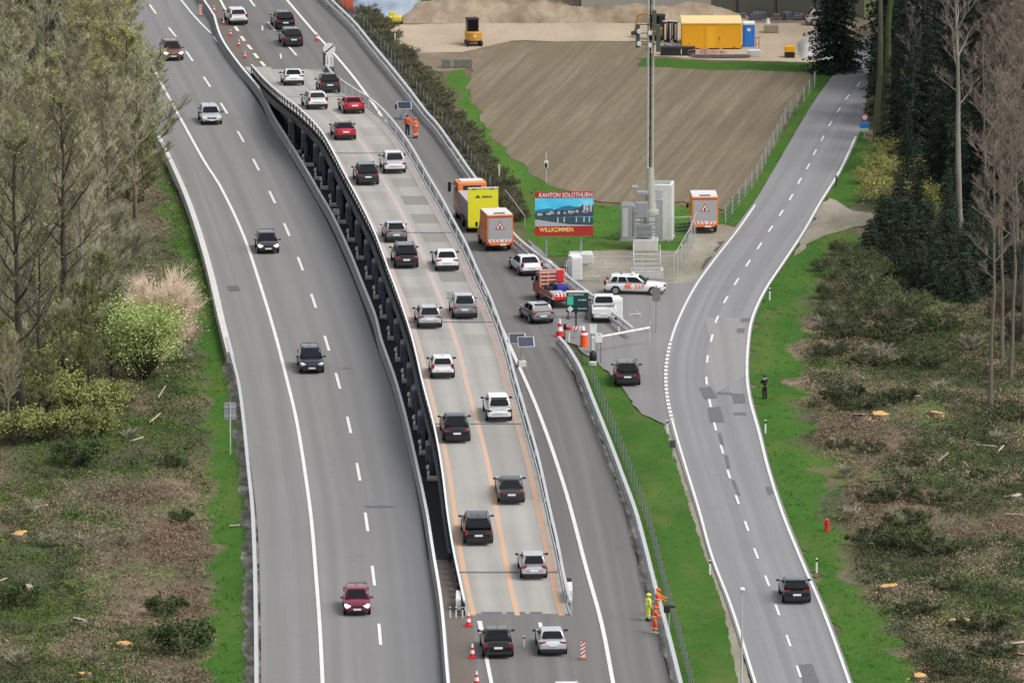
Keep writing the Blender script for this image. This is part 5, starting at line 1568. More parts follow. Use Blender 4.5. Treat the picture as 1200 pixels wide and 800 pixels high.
# boom barrier and the clutter around it
t = thing('boom_barrier', 'long white boom barrier lowered across the lay-by entrance behind the pickup', 'barrier', at(699, 413, .1))
end = at(761, 404, .1) - at(699, 413, .1)
mb = MB(); mb.tube([(0, 0, 1.15), (end.x, end.y, 1.32)], .09, 10); mb.build('boom', M['white'], t)
mb = MB()
for k in range(6):
    a = Vector((0, 0, 1.15)).lerp(Vector((end.x, end.y, 1.32)), .12 + k * .15); b = Vector((0, 0, 1.15)).lerp(Vector((end.x, end.y, 1.32)), .16 + k * .15)
    mb.tube([a, b], .095, 10)
mb.build('boom_stripes', P('boom_pink', (.72, .55, .52), .6), t)
mb = MB(); mb.tube([(end.x * .42, end.y * .42, 1.2), (end.x * .42, end.y * .42, 1.75)], .045, 8); mb.build('boom_stay', M['white'], t)
mb = MB(); mb.tube([(end.x, end.y, 0), (end.x, end.y, 1.2)], .05, 8); mb.tube([(end.x, end.y, 1.2), (end.x + .05, end.y, 1.8)], .04, 8); mb.build('rest_post', M['galv'], t)
mb = MB(); mb.box((-.2, 0, .6), (.4, .4, 1.2), bev=.05); mb.build('motor_box', M['offwhite'], t)
for x, y, lab, z in ((695, 404, 'upper left', 1.75), (701.5, 413, 'lower right', 1.65)):
    t = thing('plate_sign', 'white blank plate on two thin posts, %s of the pair at the boom barrier' % lab, 'sign', at(x, y + 12, .1), R(4), 'white plates at the boom barrier')
    mb = MB(); mb.box((0, 0, z + .25), (.52, .04, .72), bev=.04); mb.build('plate', M['white'], t)
    mb = MB(); mb.box((.03, -.026, z + .5), (.12, .012, .06)); mb.build('dark_mark', M['steel'], t)
    for s in (-1, 1):
        mb = MB(); mb.tube([(s * .16, .04, 0), (s * .16, .04, z + .3)], .022, 6); mb.build('post', M['steel_dark'], t)
t = thing('traffic_drum', 'bright orange drum with stacked red and white cone tops beside the boom barrier', 'drum', at(684.5, 406, .1))
mb = MB(); mb.cyl((0, 0, .46), .30, .92, 20, r2=.28); mb.build('drum_body', M['hiviz_orange'], t, smooth=False)
mb = MB(); mb.cyl((0, 0, 1.0), .30, .16, 18, r2=.24); mb.build('white_collar', M['white'], t)
mb = MB(); mb.cyl((0, 0, 1.17), .22, .18, 18, r2=.16); mb.build('red_collar', M['red'], t)
mb = MB(); mb.cyl((-.08, .1, 1.40), .18, .30, 16, r2=.10); mb.build('white_top', M['white'], t)
t = thing('striped_board', 'red and white zigzag board leaning left of the bright orange drum', 'board', at(677.5, 396, .1), R(10))
mb = MB(); mb.box((0, 0, .75), (.8, .05, .3), bev=.02); mb.build('board', M['white'], t)
mb = MB()
for k in range(3): mb.box((-.28 + k * .27, -.03, .75), (.11, .012, .28), rot=(0, R(25), 0))
mb.build('red_stripes', M['red'], t)
for s in (-1, 1):
    mb = MB(); mb.box((s * .3, .05, .32), (.06, .06, .64)); mb.box((s * .3, .05, .03), (.1, .5, .06)); mb.build('leg', M['steel'], t)
t = thing('signal_pole', 'slim black pole standing between the large cone and the green information board', 'pole', at(675, 388, .1))
mb = MB(); mb.tube([(0, 0, 0), (0, 0, 1.5)], .06, 8); mb.build('pole', M['black'], t); mb = MB(); mb.box((0, 0, 1.55), (.2, .16, .45), bev=.05); mb.build('pole_head', M['black'], t)
t = thing('traffic_signal', 'small black signal head with a red collar at the start of the lower guardrail', 'signal', at(666.5, 401, .1))
mb = MB(); mb.cyl((0, 0, .5), .07, 1.0, 10); mb.build('post', M['white'], t)
mb = MB(); mb.cyl((0, 0, 1.08), .20, .22, 16); mb.build('red_collar', M['red'], t)
mb = MB(); mb.box((-.30, .1, 1.18), (.22, .22, .46), bev=.06); mb.box((-.30, .1, .48), (.07, .07, .95)); mb.build('signal_head', M['black'], t)
t = thing('tyre_stack', 'black rubber lump leaning on a white block in the grass below the boom barrier', 'rubber block', at(695, 426, .1))
mb = MB(); mb.sph((0, 0, .5), (.30, .32, .52), 14); mb.build('rubber_part', M['black'], t, smooth=True)
mb = MB(); mb.box((-.05, -.75, .15), (.6, .4, .3), bev=.03); mb.build('white_block', M['concrete_pale'], t)
# large white cabinets
for x, y, lab, h in ((721, 371, 'white box cabinet standing right of the white pickup truck', 1.55), (674, 327, 'white box cabinet standing under the billboard beside the guardrail', 1.9)):
    t = thing('roadside_cabinet', lab, 'cabinet', at(x, y, .1), R(14))
    mb = MB(); mb.box((0, 0, h / 2), (.85, 1.3, h), bev=.05); mb.build('cabinet_body', M['white'], t)
    mb = MB(); mb.box((0, -.66, h / 2 - .05), (.65, .02, h * .8), bev=.006); mb.build('door', M['offwhite'], t)
    mb = MB(); mb.box((0, 0, .05), (1.0, 1.5, .1)); mb.build('plinth', M['concrete'], t)
    mb = MB(); fx = .9
    for a, b in (((fx, -.8, .3), (fx + .9, -.8, .3)), ((fx + .9, -.8, .3), (fx + .9, .9, .3)), ((fx, -.8, 0), (fx, -.8, .3)), ((fx + .9, -.8, 0), (fx + .9, -.8, .3)), ((fx + .9, .9, 0), (fx + .9, .9, .3))): mb.tube([a, b], .035, 8)
    mb.build('guard_hoop', M['galv'], t)

# ---------------------------------------------------------------- billboard
def billboard():
    b = at(661, 316, .04)
    W, H, z0 = 4.65, 3.55, 2.75
    t = thing('billboard', 'red welcome billboard showing a town on a river, reading KANTON SOLOTHURN WILLKOMMEN', 'billboard', b, R(3))
    redm = P('billboard_red', (.42, .020, .012), .55, var=.06)
    mb = MB(); mb.box((0, 0, z0 + H/2), (W, .12, H), bev=.01); mb.build('panel', redm, t)
    def flat(name, pts, mat, k):
        mb = MB(); f = -.062 - k * .004
        mb.add([(x * W - W/2, f, z0 + z * H) for x, z in pts], [tuple(range(len(pts)))]); mb.build(name, mat, t, fix=False)
    g = NG('billboard_sky'); c = g.ramp(g.noise(g.pos((.7, 1, 2)), .6, 4), [(.35, (.04, .50, .80)), (.6, (.14, .66, .90)), (.75, (.40, .78, .92))]); skym = g.done(c, .5)
    flat('picture_sky', [(.0, .23), (1, .23), (1, .86), (.0, .86)], skym, 1)
    flat('picture_hills', [(0, .54), (0, .58), (.12, .61), (.25, .63), (.34, .60), (.45, .66), (.58, .69), (.68, .66), (.80, .66), (1, .70), (1, .54)], P('billboard_hill', (.02, .19, .33), .6, var=.2), 2)
    flat('picture_town', [(0, .44), (0, .53), (.06, .56), (.10, .53), (.2, .55), (.32, .56), (.38, .61), (.42, .56), (.48, .60), (.52, .57), (.62, .60), (.72, .62), (.78, .66), (.82, .72), (.84, .66), (.92, .66), (.95, .74), (.97, .66), (1, .66), (1, .44)], P('billboard_town', (.055, .065, .09), .6, var=.5, scale=2), 3)
    flat('picture_river', [(0, .38), (0, .46), (.5, .44), (1, .42), (1, .26), (.55, .27), (.3, .33)], P('billboard_water', (.035, .10, .11), .4, var=.5, scale=2), 4)
    flat('picture_quay', [(0, .22), (0, .40), (.3, .33), (.6, .28), (1, .245), (1, .22)], P('billboard_quay', (.42, .44, .46), .6, var=.1), 5)
    flat('picture_quay_edge', [(0, .385), (0, .41), (.3, .355), (.62, .295), (1, .26), (1, .238), (.6, .262), (.3, .318)], P('billboard_edge', (.05, .06, .09), .6, var=.1), 6)
    mb = MB(); r = random.Random(3); f = -.062 - 7 * .004
    for k in range(26):
        x = r.uniform(.0, .97); w_ = r.uniform(.02, .05); z = .46 + .07 * x + r.uniform(-.01, .03); h = r.uniform(.025, .05)
        mb.add([((x + a * w_) * W - W/2, f, z0 + (z + b_ * h) * H) for a, b_ in ((0, 0), (1, 0), (1, 1), (.5, 1.35), (0, 1))], [(0, 1, 2, 3, 4)])
    for x, h in ((.83, .18), (.94, .20), (.88, .12)):
        mb.add([((x + a * .035) * W - W/2, f, z0 + (.54 + b_ * h) * H) for a, b_ in ((0, 0), (1, 0), (1, .8), (.5, 1.2), (0, .8))], [(0, 1, 2, 3, 4)])
    for x in (.38, .49, .70, .83, .92):
        mb.add([((x + a * .02) * W - W/2, f, z0 + (.31 + b_ * .12) * H) for a, b_ in ((0, 0), (1, 0), (1, 1), (0, 1))], [(0, 1, 2, 3)])
    mb.build('picture_houses', P('billboard_house', (.55, .60, .63), .6, var=.3, scale=3), t, fix=False)
    text_mesh('KANTON SOLOTHURN', .47, 'lettering', M['white'], t, (-W/2 + .30, -.07, z0 + H * .885), (R(90), 0, 0), .006).scale = (.86, 1, 1)
    text_mesh('WILLKOMMEN', .50, 'lettering', P('billboard_yellow', (.95, .68, .18), .5, var=0), t, (-W/2 + .36, -.07, z0 + H * .095), (R(90), 0, 0), .006).scale = (.82, 1, 1)
    for x in (-1.42, 1.35):
        mb = MB(); mb.tube([(x, .16, 0), (x, .16, z0 + H - .4)], .08, 10); mb.build('post', M['steel'], t)
    mb = MB(); mb.box((1.35, .1, .95), (1.9, 1.5, .85), bev=.12); mb.box((1.35, .1, .26), (1.1, 1.0, .52), bev=.05); mb.build('concrete_weight', M['concrete_pale'], t)
    mb = MB(); mb.sph((-1.45, -.1, .42), (.62, .45, .45), 14); mb.build('pale_base', M['concrete_pale'], t, smooth=True)
billboard()

# ---------------------------------------------------------------- mast with its platform and cabinets
def mast():
    b = at(757, 292, .04)
    t = thing('lattice_mast', 'very tall grey twin tube mast with antenna panels on a concrete block', 'mast', b)
    mb = MB(); mb.box((-.05, 0, .45), (2.05, 1.7, .9), bev=.04); mb.build('concrete_block', M['concrete_pale'], t)
    top = 25.5
    for x, y in ((.10, 1.0), (.52, 1.05)):
        mb = MB(); mb.tube([(x, y, 2.6), (x + .02, y, 12), (x + .06, y, top)], [.10, .09, .08], 10); mb.build('mast_tube', M['pole'], t)
    mb = MB()
    for k in range(26): mb.box((.32, 1.02, 3 + k * .85), (.4, .05, .07))
    mb.build('mast_rungs', M['steel_dark'], t)
    mb = MB(); mb.tube([(.31, 1.12, 2.6), (.35, 1.12, top)], .06, 8); mb.build('cable_run', M['black'], t)
    # footing frame
    mb = MB()
    for x in (-.9, .8):
        for y in (-.7, .7): mb.box((x, y, 1.9), (.10, .10, 2.0))
    for z in (1.5, 2.1, 2.8):
        for y in (-.7, .7): mb.box((-.05, y, z), (1.8, .08, .10))
        for x in (-.9, .8): mb.box((x, 0, z), (.08, 1.4, .10))
    mb.build('platform_frame', M['steel'], t)
    mb = MB(); mb.box((-.15, -.1, 1.55), (1.2, .9, .9), bev=.04); mb.box((-.35, -.15, 3.25), (.95, .8, 1.3), bev=.05); mb.box((-.35, .3, 4.55), (1.0, .9, .30), bev=.05); mb.box((-.9, .5, 5.0), (.5, .9, .2), bev=.04)
    mb.build('equipment_boxes', M['steel'], t)
    mb = MB(); mb.cyl((.36, 1.02, 2.9), .70, .30, 20); mb.tube([(.36, 1.02, 3.0), (.36, 1.02, 4.7), (.36, 1.02, 6.5)], [.46, .38, .28], 14); mb.build('mast_foot', M['pole'], t)
    # antenna panels near the top
    for x, h, z, m_ in ((-.70, 1.9, 17.3, 'leaf_dark'), (.95, 2.2, 17.1, 'antenna_green'), (.62, 1.6, 18.6, 'antenna_green')):
        if m_ not in M: M[m_] = P(m_, (.075, .095, .070), .6, var=.15)
        mb = MB(); mb.box((x, .7, z), (.34, .25, h), bev=.05); mb.build('antenna_panel', M[m_] if m_ != 'leaf_dark' else M['steel_dark'], t)
    mb = MB()
    for z in (17.7, 16.7):
        mb.cyl((-.60, .52, z), .19, .16, 18, 'Y'); mb.cyl((.28, .52, z - .12), .18, .16, 18, 'Y')
    mb.build('antenna_dishes', M['offwhite'], t)
    mb = MB()
    for z in (16.6, 17.5, 18.2): mb.box((.15, .85, z), (1.8, .07, .07))
    mb.build('antenna_brackets', M['steel_dark'], t)
mast()
for x, y, w_, d_, h, lab, dz, m_ in (
    (775, 279, 1.9, 2.2, 4.5, 'tall pale grey switch cabinet with an open top behind the mast', 0, 'offwhite'),
    (768, 281, 1.35, 1.4, 3.4, 'narrow grey cabinet with cables on top right behind the mast', 0, 'steel_pale'),
    (735, 281, .95, 1.0, 2.9, 'grey metal cabinet standing alone left of the mast', 0, 'steel_pale'),
    (749, 281, .9, 1.2, 2.8, 'low grey equipment cabinet hidden partly behind the mast foot', 0, 'steel_pale')):
    if m_ not in M: M[m_] = P(m_, (.40, .41, .41), .6, var=.12)
    t = thing('switch_cabinet', lab, 'cabinet', at(x, y, .04), R(-6))
    mb = MB(); mb.box((0, 0, h / 2 + .08), (w_, d_, h), bev=.04); mb.build('cabinet_body', M[m_], t)
    mb = MB(); mb.box((0, 0, .05), (w_ + .15, d_ + .15, .1)); mb.build('plinth', M['concrete'], t)
    mb = MB(); mb.box((-.12 * w_, -d_/2 - .012, h / 2 + .05), (w_ * .45, .025, h * .82), bev=.006); mb.build('door', M['offwhite'] if m_ != 'offwhite' else M['steel_pale'] if 'steel_pale' in M else M['galv'], t)
    mb = MB(); mb.box((0, 0, h + .12), (w_ * .8, d_ * .6, .10), bev=.02); mb.build('vent_lid', M['steel'], t)
t = thing('stair_frame', 'grey metal steps on a pale concrete slab below the mast behind the white estate car', 'steps', at(758, 325, .04))
mb = MB(); mb.box((0, 0, .35), (2.6, 1.4, .7), bev=.04); mb.build('slab', M['concrete_pale'], t)
mb = MB()
for k in range(4): mb.box((0, -.5 + k * .35, .8 + k * .32), (2.0, .26, .05))
for s in (-1, 1):
    mb.tube([(s * 1.05, -.7, .7), (s * 1.05, .7, 1.95)], .05, 8); mb.tube([(s * 1.05, -.7, 1.4), (s * 1.05, .7, 2.5)], .03, 8)
    for q in (-.7, 0, .7): mb.tube([(s * 1.05, q, .7), (s * 1.05, q, 1.95 + q * .75)], .03, 8)
mb.build('steps', M['galv'], t)
t = thing('weather_post', 'small measuring post with a grey box standing on the ploughed field', 'measuring post', at(640, 214, .04))
mb = MB(); mb.tube([(0, 0, 0), (0, 0, 2.6)], .035, 8); mb.build('post', M['offwhite'], t)
mb = MB(); mb.box((0, 0, 1.55), (.36, .28, .62), bev=.06); mb.build('instrument_box', M['offwhite'], t)
mb = MB(); mb.box((0, -.15, 1.5), (.2, .03, .36), bev=.02); mb.build('dark_window', M['black'], t)
t = thing('ladder_rail', 'thin grey handrail sloping down the bank beside the yellow truck', 'handrail', at(592, 236, .04))
e_ = at(615, 266, .04) - at(592, 236, .04)
mb = MB(); mb.tube([(0, 0, 1.0), (e_.x, e_.y, .9)], .03, 8); mb.build('rail', M['galv'], t)
for k in range(4):
    q = e_ * (k / 3); mb = MB(); mb.tube([(q.x, q.y, 0), (q.x, q.y, .98)], .03, 6); mb.build('post', M['galv'], t)

# ================================================================ CONSTRUCTION YARD
def mound(name, label, x0, x1, yb, depth, h, mat, seed, cat='earth mound'):
    a, b = at(x0, yb, 0), at(x1, yb, 0)
    r = random.Random(seed)
    nx, ny = max(12, int((b - a).length / .35)), 26
    from mathutils import noise as mn
    vs, fs = [], []
    for j in range(ny + 1):
        for i in range(nx + 1):
            u, v = i / nx, j / ny
            prof = math.sin(math.pi * min(1, max(0, v))) ** .8 * min(1, u * 7) ** .7 * min(1, (1 - u) * 7) ** .7
            x = a.x + (b.x - a.x) * u; y = a.y + depth * v
            n1 = mn.noise(Vector((x * .18 + seed, y * .12, 0))); n2 = mn.fractal(Vector((x * .9, y * .5, seed)), 1.0, 2.0, 4)
            z = max(0, prof * (h * (1 + .55 * n1) + .42 * n2))
            vs.append((x + .12 * n2, y, z - .02))
    for j in range(ny):
        for i in range(nx):
            q = j * (nx + 1) + i; fs.append((q, q + 1, q + nx + 2, q + nx + 1))
    o = link(name, mesh_of(vs, fs, name, True), None, [mat]); tag(o, label, cat)
    return o
mound('earth_mound', 'long heap of pale excavated earth along the far edge of the building site', 470, 880, 28, 13, 1.6, M['dirt_pale'] if 'dirt_pale' in M else sand_mat('earth', (.17, .125, .085), (.30, .23, .16), (.42, .34, .245), .45), 5)
mound('tarp_mound', 'heap covered by a blue grey tarpaulin at the top left of the building site', 408, 492, 20, 16, 1.9, M['tarp'], 9, 'covered heap')
mound('gravel_heap', 'pale gravel heap at the right end of the building site beside the dark spruce', 938, 985, 71, 12, .8, P('gravel_pale', (.50, .48, .45), .95, var=.4, scale=2, bump=.5), 11, 'gravel heap')

t = thing('site_hut', 'large amber yellow site hut standing on the sandy yard', 'site hut', at(834, 58, .04), 0)
mb = MB(); mb.box((0, 2.3, 1.25), (5.6, 4.6, 2.3), bev=.03); mb.build('hut_body', M['amber'], t)
mb = MB(); mb.box((0, 2.3, 2.45), (5.7, 4.7, .14), bev=.03); mb.build('hut_roof', P('hut_roof', (.85, .62, .30), .6, var=.1), t)
mb = MB(); mb.box((-.15, -.02, 1.1), (.75, .04, 1.9), bev=.01); mb.build('door', P('hut_door', (.86, .46, .02), .5, var=.05), t)
mb = MB(); mb.box((.72, -.03, 1.05), (.08, .05, .2)); mb.box((2.1, -.03, .2), (.16, .05, .08)); mb.build('handle', M['black'], t)
mb = MB()
for k in range(12): mb.box((-2.6 + k * .47, -.005, 1.25), (.03, .02, 2.2))
mb.build('wall_ribs', M['amber'], t)
mb = MB()
for x in (-2.5, 0, 2.5): mb.box((x, 2.3, .06), (.25, 4.4, .12))
mb.build('skids', M['steel_dark'], t)
t = thing('portable_toilet', 'blue portable toilet cabin with a white roof next to the yellow site hut', 'portable toilet', at(877.5, 56.5, .04))
mb = MB(); mb.box((0, .6, 1.12), (1.1, 1.1, 2.1), bev=.05); mb.build('cabin', M['blue'], t)
mb = MB(); mb.box((0, .6, 2.28), (1.16, 1.2, .26), bev=.10); mb.build('roof', M['white'], t)
mb = MB(); mb.box((0, .04, 1.1), (.8, .05, 1.85), bev=.02); mb.build('door', P('toilet_door', (.025, .20, .70), .45, var=.05), t)
mb = MB(); mb.box((0, .01, 1.72), (.34, .03, .26), bev=.02); mb.build('door_plate', M['white'], t)
mb = MB(); mb.box((0, .6, .05), (1.2, 1.3, .1)); mb.build('skid', M['galv'], t)

def excavator(label, pos, rz, boom=True, sc=1.0):
    t = thing('mini_excavator', label, 'excavator', pos, rz)
    t.scale = (sc,) * 3
    for s in (-1, 1):
        mb = MB(); mb.box((s * .62, 0, .25), (.32, 2.0, .46), bev=.16); mb.build('track', M['rubber'], t)
    mb = MB(); mb.box((0, 0, .42), (1.0, 1.3, .22), bev=.04); mb.build('undercarriage', M['steel_dark'], t)
    mb = MB(); mb.cyl((0, -.25, .92), .80, .80, 24); mb.box((0, .25, .90), (1.5, 1.2, .72), bev=.08); mb.build('house', M['digger'], t, smooth=False, bevel=.08)
    mb = MB(); mb.box((-.1, .30, 1.85), (1.05, 1.1, 1.15), bev=.06); mb.build('cab_glass', M['glass'], t)
    mb = MB(); mb.box((-.1, .30, 2.48), (1.2, 1.25, .14), bev=.06)
    for x in (-.60, .40):
        for y in (-.22, .82): mb.box((x, y, 1.85), (.09, .09, 1.2))
    mb.build('cab_frame', M['black'], t)
    mb = MB(); mb.box((0, -1.04, 1.0), (.3, .03, .2), bev=.01); mb.build('rear_badge', M['offwhite'], t)
    if boom:
        mb = MB(); mb.tube([(.45, .9, .9), (.50, 1.8, 2.5), (.52, 2.9, 2.2)], [.15, .14, .10], 8); mb.build('boom', M['digger'], t)
        mb = MB(); mb.tube([(.52, 2.9, 2.2), (.52, 3.2, .6)], .09, 8); mb.build('stick', M['digger'], t)
        mb = MB(); mb.prism([(2.9, .6), (3.5, .55), (3.45, .15), (3.0, .2)], -.3, .3)
        bk = mb.build('bucket', M['steel_dark'], t); bk.rotation_euler = (0, 0, R(90)); bk.location = (.52, 0, 0)
    return t
excavator('small yellow excavator with a black cab seen from behind on the sandy site road', at(555, 53, .04), R(8))
excavator('ochre excavator half hidden behind the mast head and the brown drums', at(774, 47, .04), R(60), sc=.95)
t = thing('light_mast_trailer', 'low yellow trailer with a slanted pale pole beside the blue tarpaulin', 'trailer', at(463, 28, .04))
mb = MB(); mb.box((0, 0, .55), (1.3, 1.6, .5), bev=.15); mb.box((-.3, .2, .95), (.5, .7, .4), bev=.1); mb.build('chassis', P('trailer_yellow', (.62, .52, .05), .5, var=.15), t)
mb = MB(); mb.tube([(.35, 0, .8), (1.2, .6, 4.6)], .05, 8); mb.build('pole', M['offwhite'], t)
for s in (-1, 1):
    mb = MB(); mb.cyl((s * .62, 0, .28), .28, .18, 16, 'X'); mb.build('wheel', M['rubber'], t)
for k, (x, y) in enumerate(((779, 50), (785, 49.5), (791, 50))):
    t = thing('steel_drum', 'dark brown upright steel cylinder, %s of three left of the yellow hut' % ('leftmost', 'middle', 'rightmost')[k], 'steel cylinder', at(x, y, .04), 0, 'brown steel cylinders')
    brn = P('drum_brown_%d' % k, (.045, .028, .026), .5, var=.3)
    mb = MB(); mb.cyl((0, 0, 1.0), .23, 2.0, 18); mb.build('drum_body', brn, t)
    mb = MB(); mb.cyl((0, 0, 2.02), .22, .05, 18); mb.box((.05, -.235, 1.05), (.16, .03, 1.5)); mb.build('pale_strip', M['offwhite'], t)
for k, x in enumerate((778, 786, 794, 803, 811)):
    t = thing('site_crate', 'low black crate in the row before the yellow hut, %s from the left' % ('first', 'second', 'third', 'fourth', 'fifth')[k], 'crate', at(x, 65.5, .04), 0, 'black crates')
    mb = MB(); mb.box((0, .4, .42), (.62, .8, .78), bev=.04); mb.build('crate_body', P('crate_%d' % k, (.028, .03, .036), .6, var=.3), t)
    mb = MB()
    for j in range(3): mb.box((-.2 + j * .2, -.01, .42), (.05, .03, .7))
    mb.build('crate_ribs', M['black'], t)
r = random.Random(12)
t = thing('steel_scrap_pile', 'grey heap of pipes and fittings behind the black crates', 'scrap pile', at(793, 58, .04))
mb = MB()
for k in range(30):
    a = Vector((r.uniform(-1.3, 1.0), r.uniform(0, 1.2), r.uniform(.1, .6))); d_ = Vector((r.uniform(-.7, .7), r.uniform(-.4, .4), r.uniform(-.1, .35)))
    mb.tube([a, a + d_], r.uniform(.04, .09), 6)
mb.build('pipes', P('scrap', (.34, .34, .37), .6, var=.3), t)
t = thing('rebar_pile', 'pinkish pile of timber and steel bars on the ground before the yellow hut', 'timber pile', at(829, 66, .04))
mb = MB()
for k in range(46):
    a = Vector((r.uniform(-1.9, 1.3), r.uniform(0, 1.1), r.uniform(.05, .5))); d_ = Vector((r.uniform(.3, 1.1), r.uniform(-.5, .5), r.uniform(-.1, .3)))
    mb.tube([a, a + d_], r.uniform(.02, .045), 5)
mb.build('bars', P('rebar', (.60, .36, .30), .7, var=.35), t)
t = thing('site_slab', 'grey concrete slab lying beside the white puddle below the blue toilet', 'slab', at(884, 67, .04))
mb = MB(); mb.box((0, .5, .3), (1.2, 1.0, .6), bev=.04); mb.build('slab', M['concrete_pale'], t)
t = thing('plank_stack', 'low stack of long dark planks on the kerb of the grass strip before the hut', 'planks', at(842, 68.5, .04))
mb = MB()
for k in range(6): mb.box((r.uniform(-.5, .5), k * .14, .12 + .09 * (k % 2)), (5.2, .13, .08), rot=(0, 0, R(r.uniform(-2, 2))))
mb.build('planks', P('plank', (.16, .13, .12), .8, var=.3), t)
t = thing('concrete_block', 'brown grey concrete block lying on the yard right of the blue toilet', 'block', at(904, 39, .04))
mb = MB(); mb.box((0, .5, .38), (1.35, 1.0, .72), bev=.04); mb.build('block', P('block_b', (.33, .28, .22), .9, var=.2), t)
t = thing('white_sack', 'small white pointed sack standing on the far yard near the hall', 'sack', at(900, 33, .04))
mb = MB(); mb.cyl((0, 0, .45), .34, .9, 12, r2=.1); mb.build('sack', M['white'], t)
t = thing('generator', 'small orange and black generator standing at the right of the yard', 'generator', at(925.5, 68, .04))
mb = MB(); mb.box((0, .4, .80), (.95, .9, .55), bev=.06); mb.build('hood', M['amber'], t)
mb = MB(); mb.box((0, .4, .30), (.95, .85, .50), bev=.04); mb.build('engine', M['black'], t)
mb = MB(); mb.tube([(.45, .3, .3), (1.3, .3, .28)], .04, 6); mb.build('drawbar', M['steel'], t)
t = thing('red_stand', 'thin dark red metal stand beside the blue toilet', 'stand', at(887.5, 58, .04))
mb = MB()
for x in (-.15, .15): mb.box((x, 0, .6), (.06, .06, 1.2))
mb.box((0, 0, 1.1), (.36, .06, .06)); mb.box((0, 0, .5), (.36, .06, .06)); mb.build('stand', P('stand_red', (.28, .05, .05), .6), t)
car('pale car far off on the yard in front of the dark green hall', at(944, 29, .04), Vector((1, .05, 0)), 'hatch', 'silver', name='parked_car')
for k, x in enumerate((523, 537, 548)):
    t = thing('concrete_block', 'pale concrete block in the dark pit before the excavator, %s of three' % ('leftmost', 'middle', 'rightmost')[k], 'block', at(x, 80, .04), 0, 'pale concrete blocks in the pit')
    mb = MB(); mb.box((0, .3, .42), (.85, .5, .8), bev=.05); mb.build('block', P('pitblock_%d' % k, (.19, .19, .15), .9, var=.25), t)
t = thing('orange_net_fence', 'orange plastic net fence beside the guardrail at the top of the motorway', 'net fence', at(398, 6, .04))
W_ = [at(388, -8, 0) - at(398, 6, 0), Vector((0, 0, 0)), at(412, 20, 0) - at(398, 6, 0)]
for i, w_ in enumerate(W_):
    mb = MB(); mb.box((w_.x + .25, w_.y, .65), (.06, .06, 1.3)); mb.build('post', M['offwhite'], t)
mb = MB()
for z in np.arange(.12, 1.2, .12): mb.tube([Vector((q.x + .25, q.y, z)) for q in W_], .022, 5)
for k in range(60):
    q = W_[0].lerp(W_[1], k / 30) if k < 30 else W_[1].lerp(W_[2], (k - 30) / 30); mb.box((q.x + .25, q.y, .62), (.03, .03, 1.1))
mb.build('net', M['hiviz_orange'], t)

# buildings at the top edge -------------------------------------------------
b = at(676, -3, 0)
t = thing('apartment_building', 'white building with dark window openings behind the earth heap at the top', 'building', b, R(0))
mb = MB(); mb.box((0, 6, 6), (8.2, 12, 12)); mb.build('wall', M['white'], t)
for i in range(4):
    for j in range(4):
        mb = MB(); mb.box((-3.3 + i * 2.2, -.02, 1.3 + j * 2.9), (1.05, .10, 2.0)); fr = mb.build('window', M['black'], t)
mb = MB(); mb.box((0, 6, 12.1), (8.6, 12.4, .3)); mb.build('roof', M['steel'], t)
b = at(880, 27, 0) + Vector((0, 3.2, 0))
hall = P('hall_green', (.078, .080, .062), .6, var=.12, scale=.3)
t = thing('industrial_hall', 'long dark olive industrial hall with vertical panel joints behind the building site', 'hall', b)
mb = MB(); mb.box((-3, 10, 6), (28, 20, 12)); mb.build('wall', hall, t)
mb = MB()
for k in range(8): mb.box((-16.2 + k * 3.75, -.03, 6), (.12, .08, 12))
mb.build('panel_joints', M['black'], t)
mb = MB(); mb.box((-10, -.03, .9), (12.5, .10, 3.9)); mb.build('pale_plinth', P('hall_pale', (.30, .30, .27), .7, var=.1), t)
mb = MB(); mb.box((-10, -.10, 2.92), (12.6, .14, .12)); mb.build('plinth_edge', M['steel_dark'], t)
mb = MB(); mb.box((-3, 10, 12.1), (28.4, 20.4, .25)); mb.build('roof', M['steel'], t)
r = random.Random(5)
t = thing('site_materials', 'row of dark grey building material bundles stacked along the olive hall', 'building material', b + Vector((1.2, -1.2, 0)))
mb = MB()
for k in range(14): mb.box((r.uniform(-2.0, 5), r.uniform(-.6, .5), .3), (r.uniform(.3, .9), .6, r.uniform(.3, .9)), bev=.04)
mb.build('bundles', P('bundles', (.10, .11, .13), .7, var=.4), t)
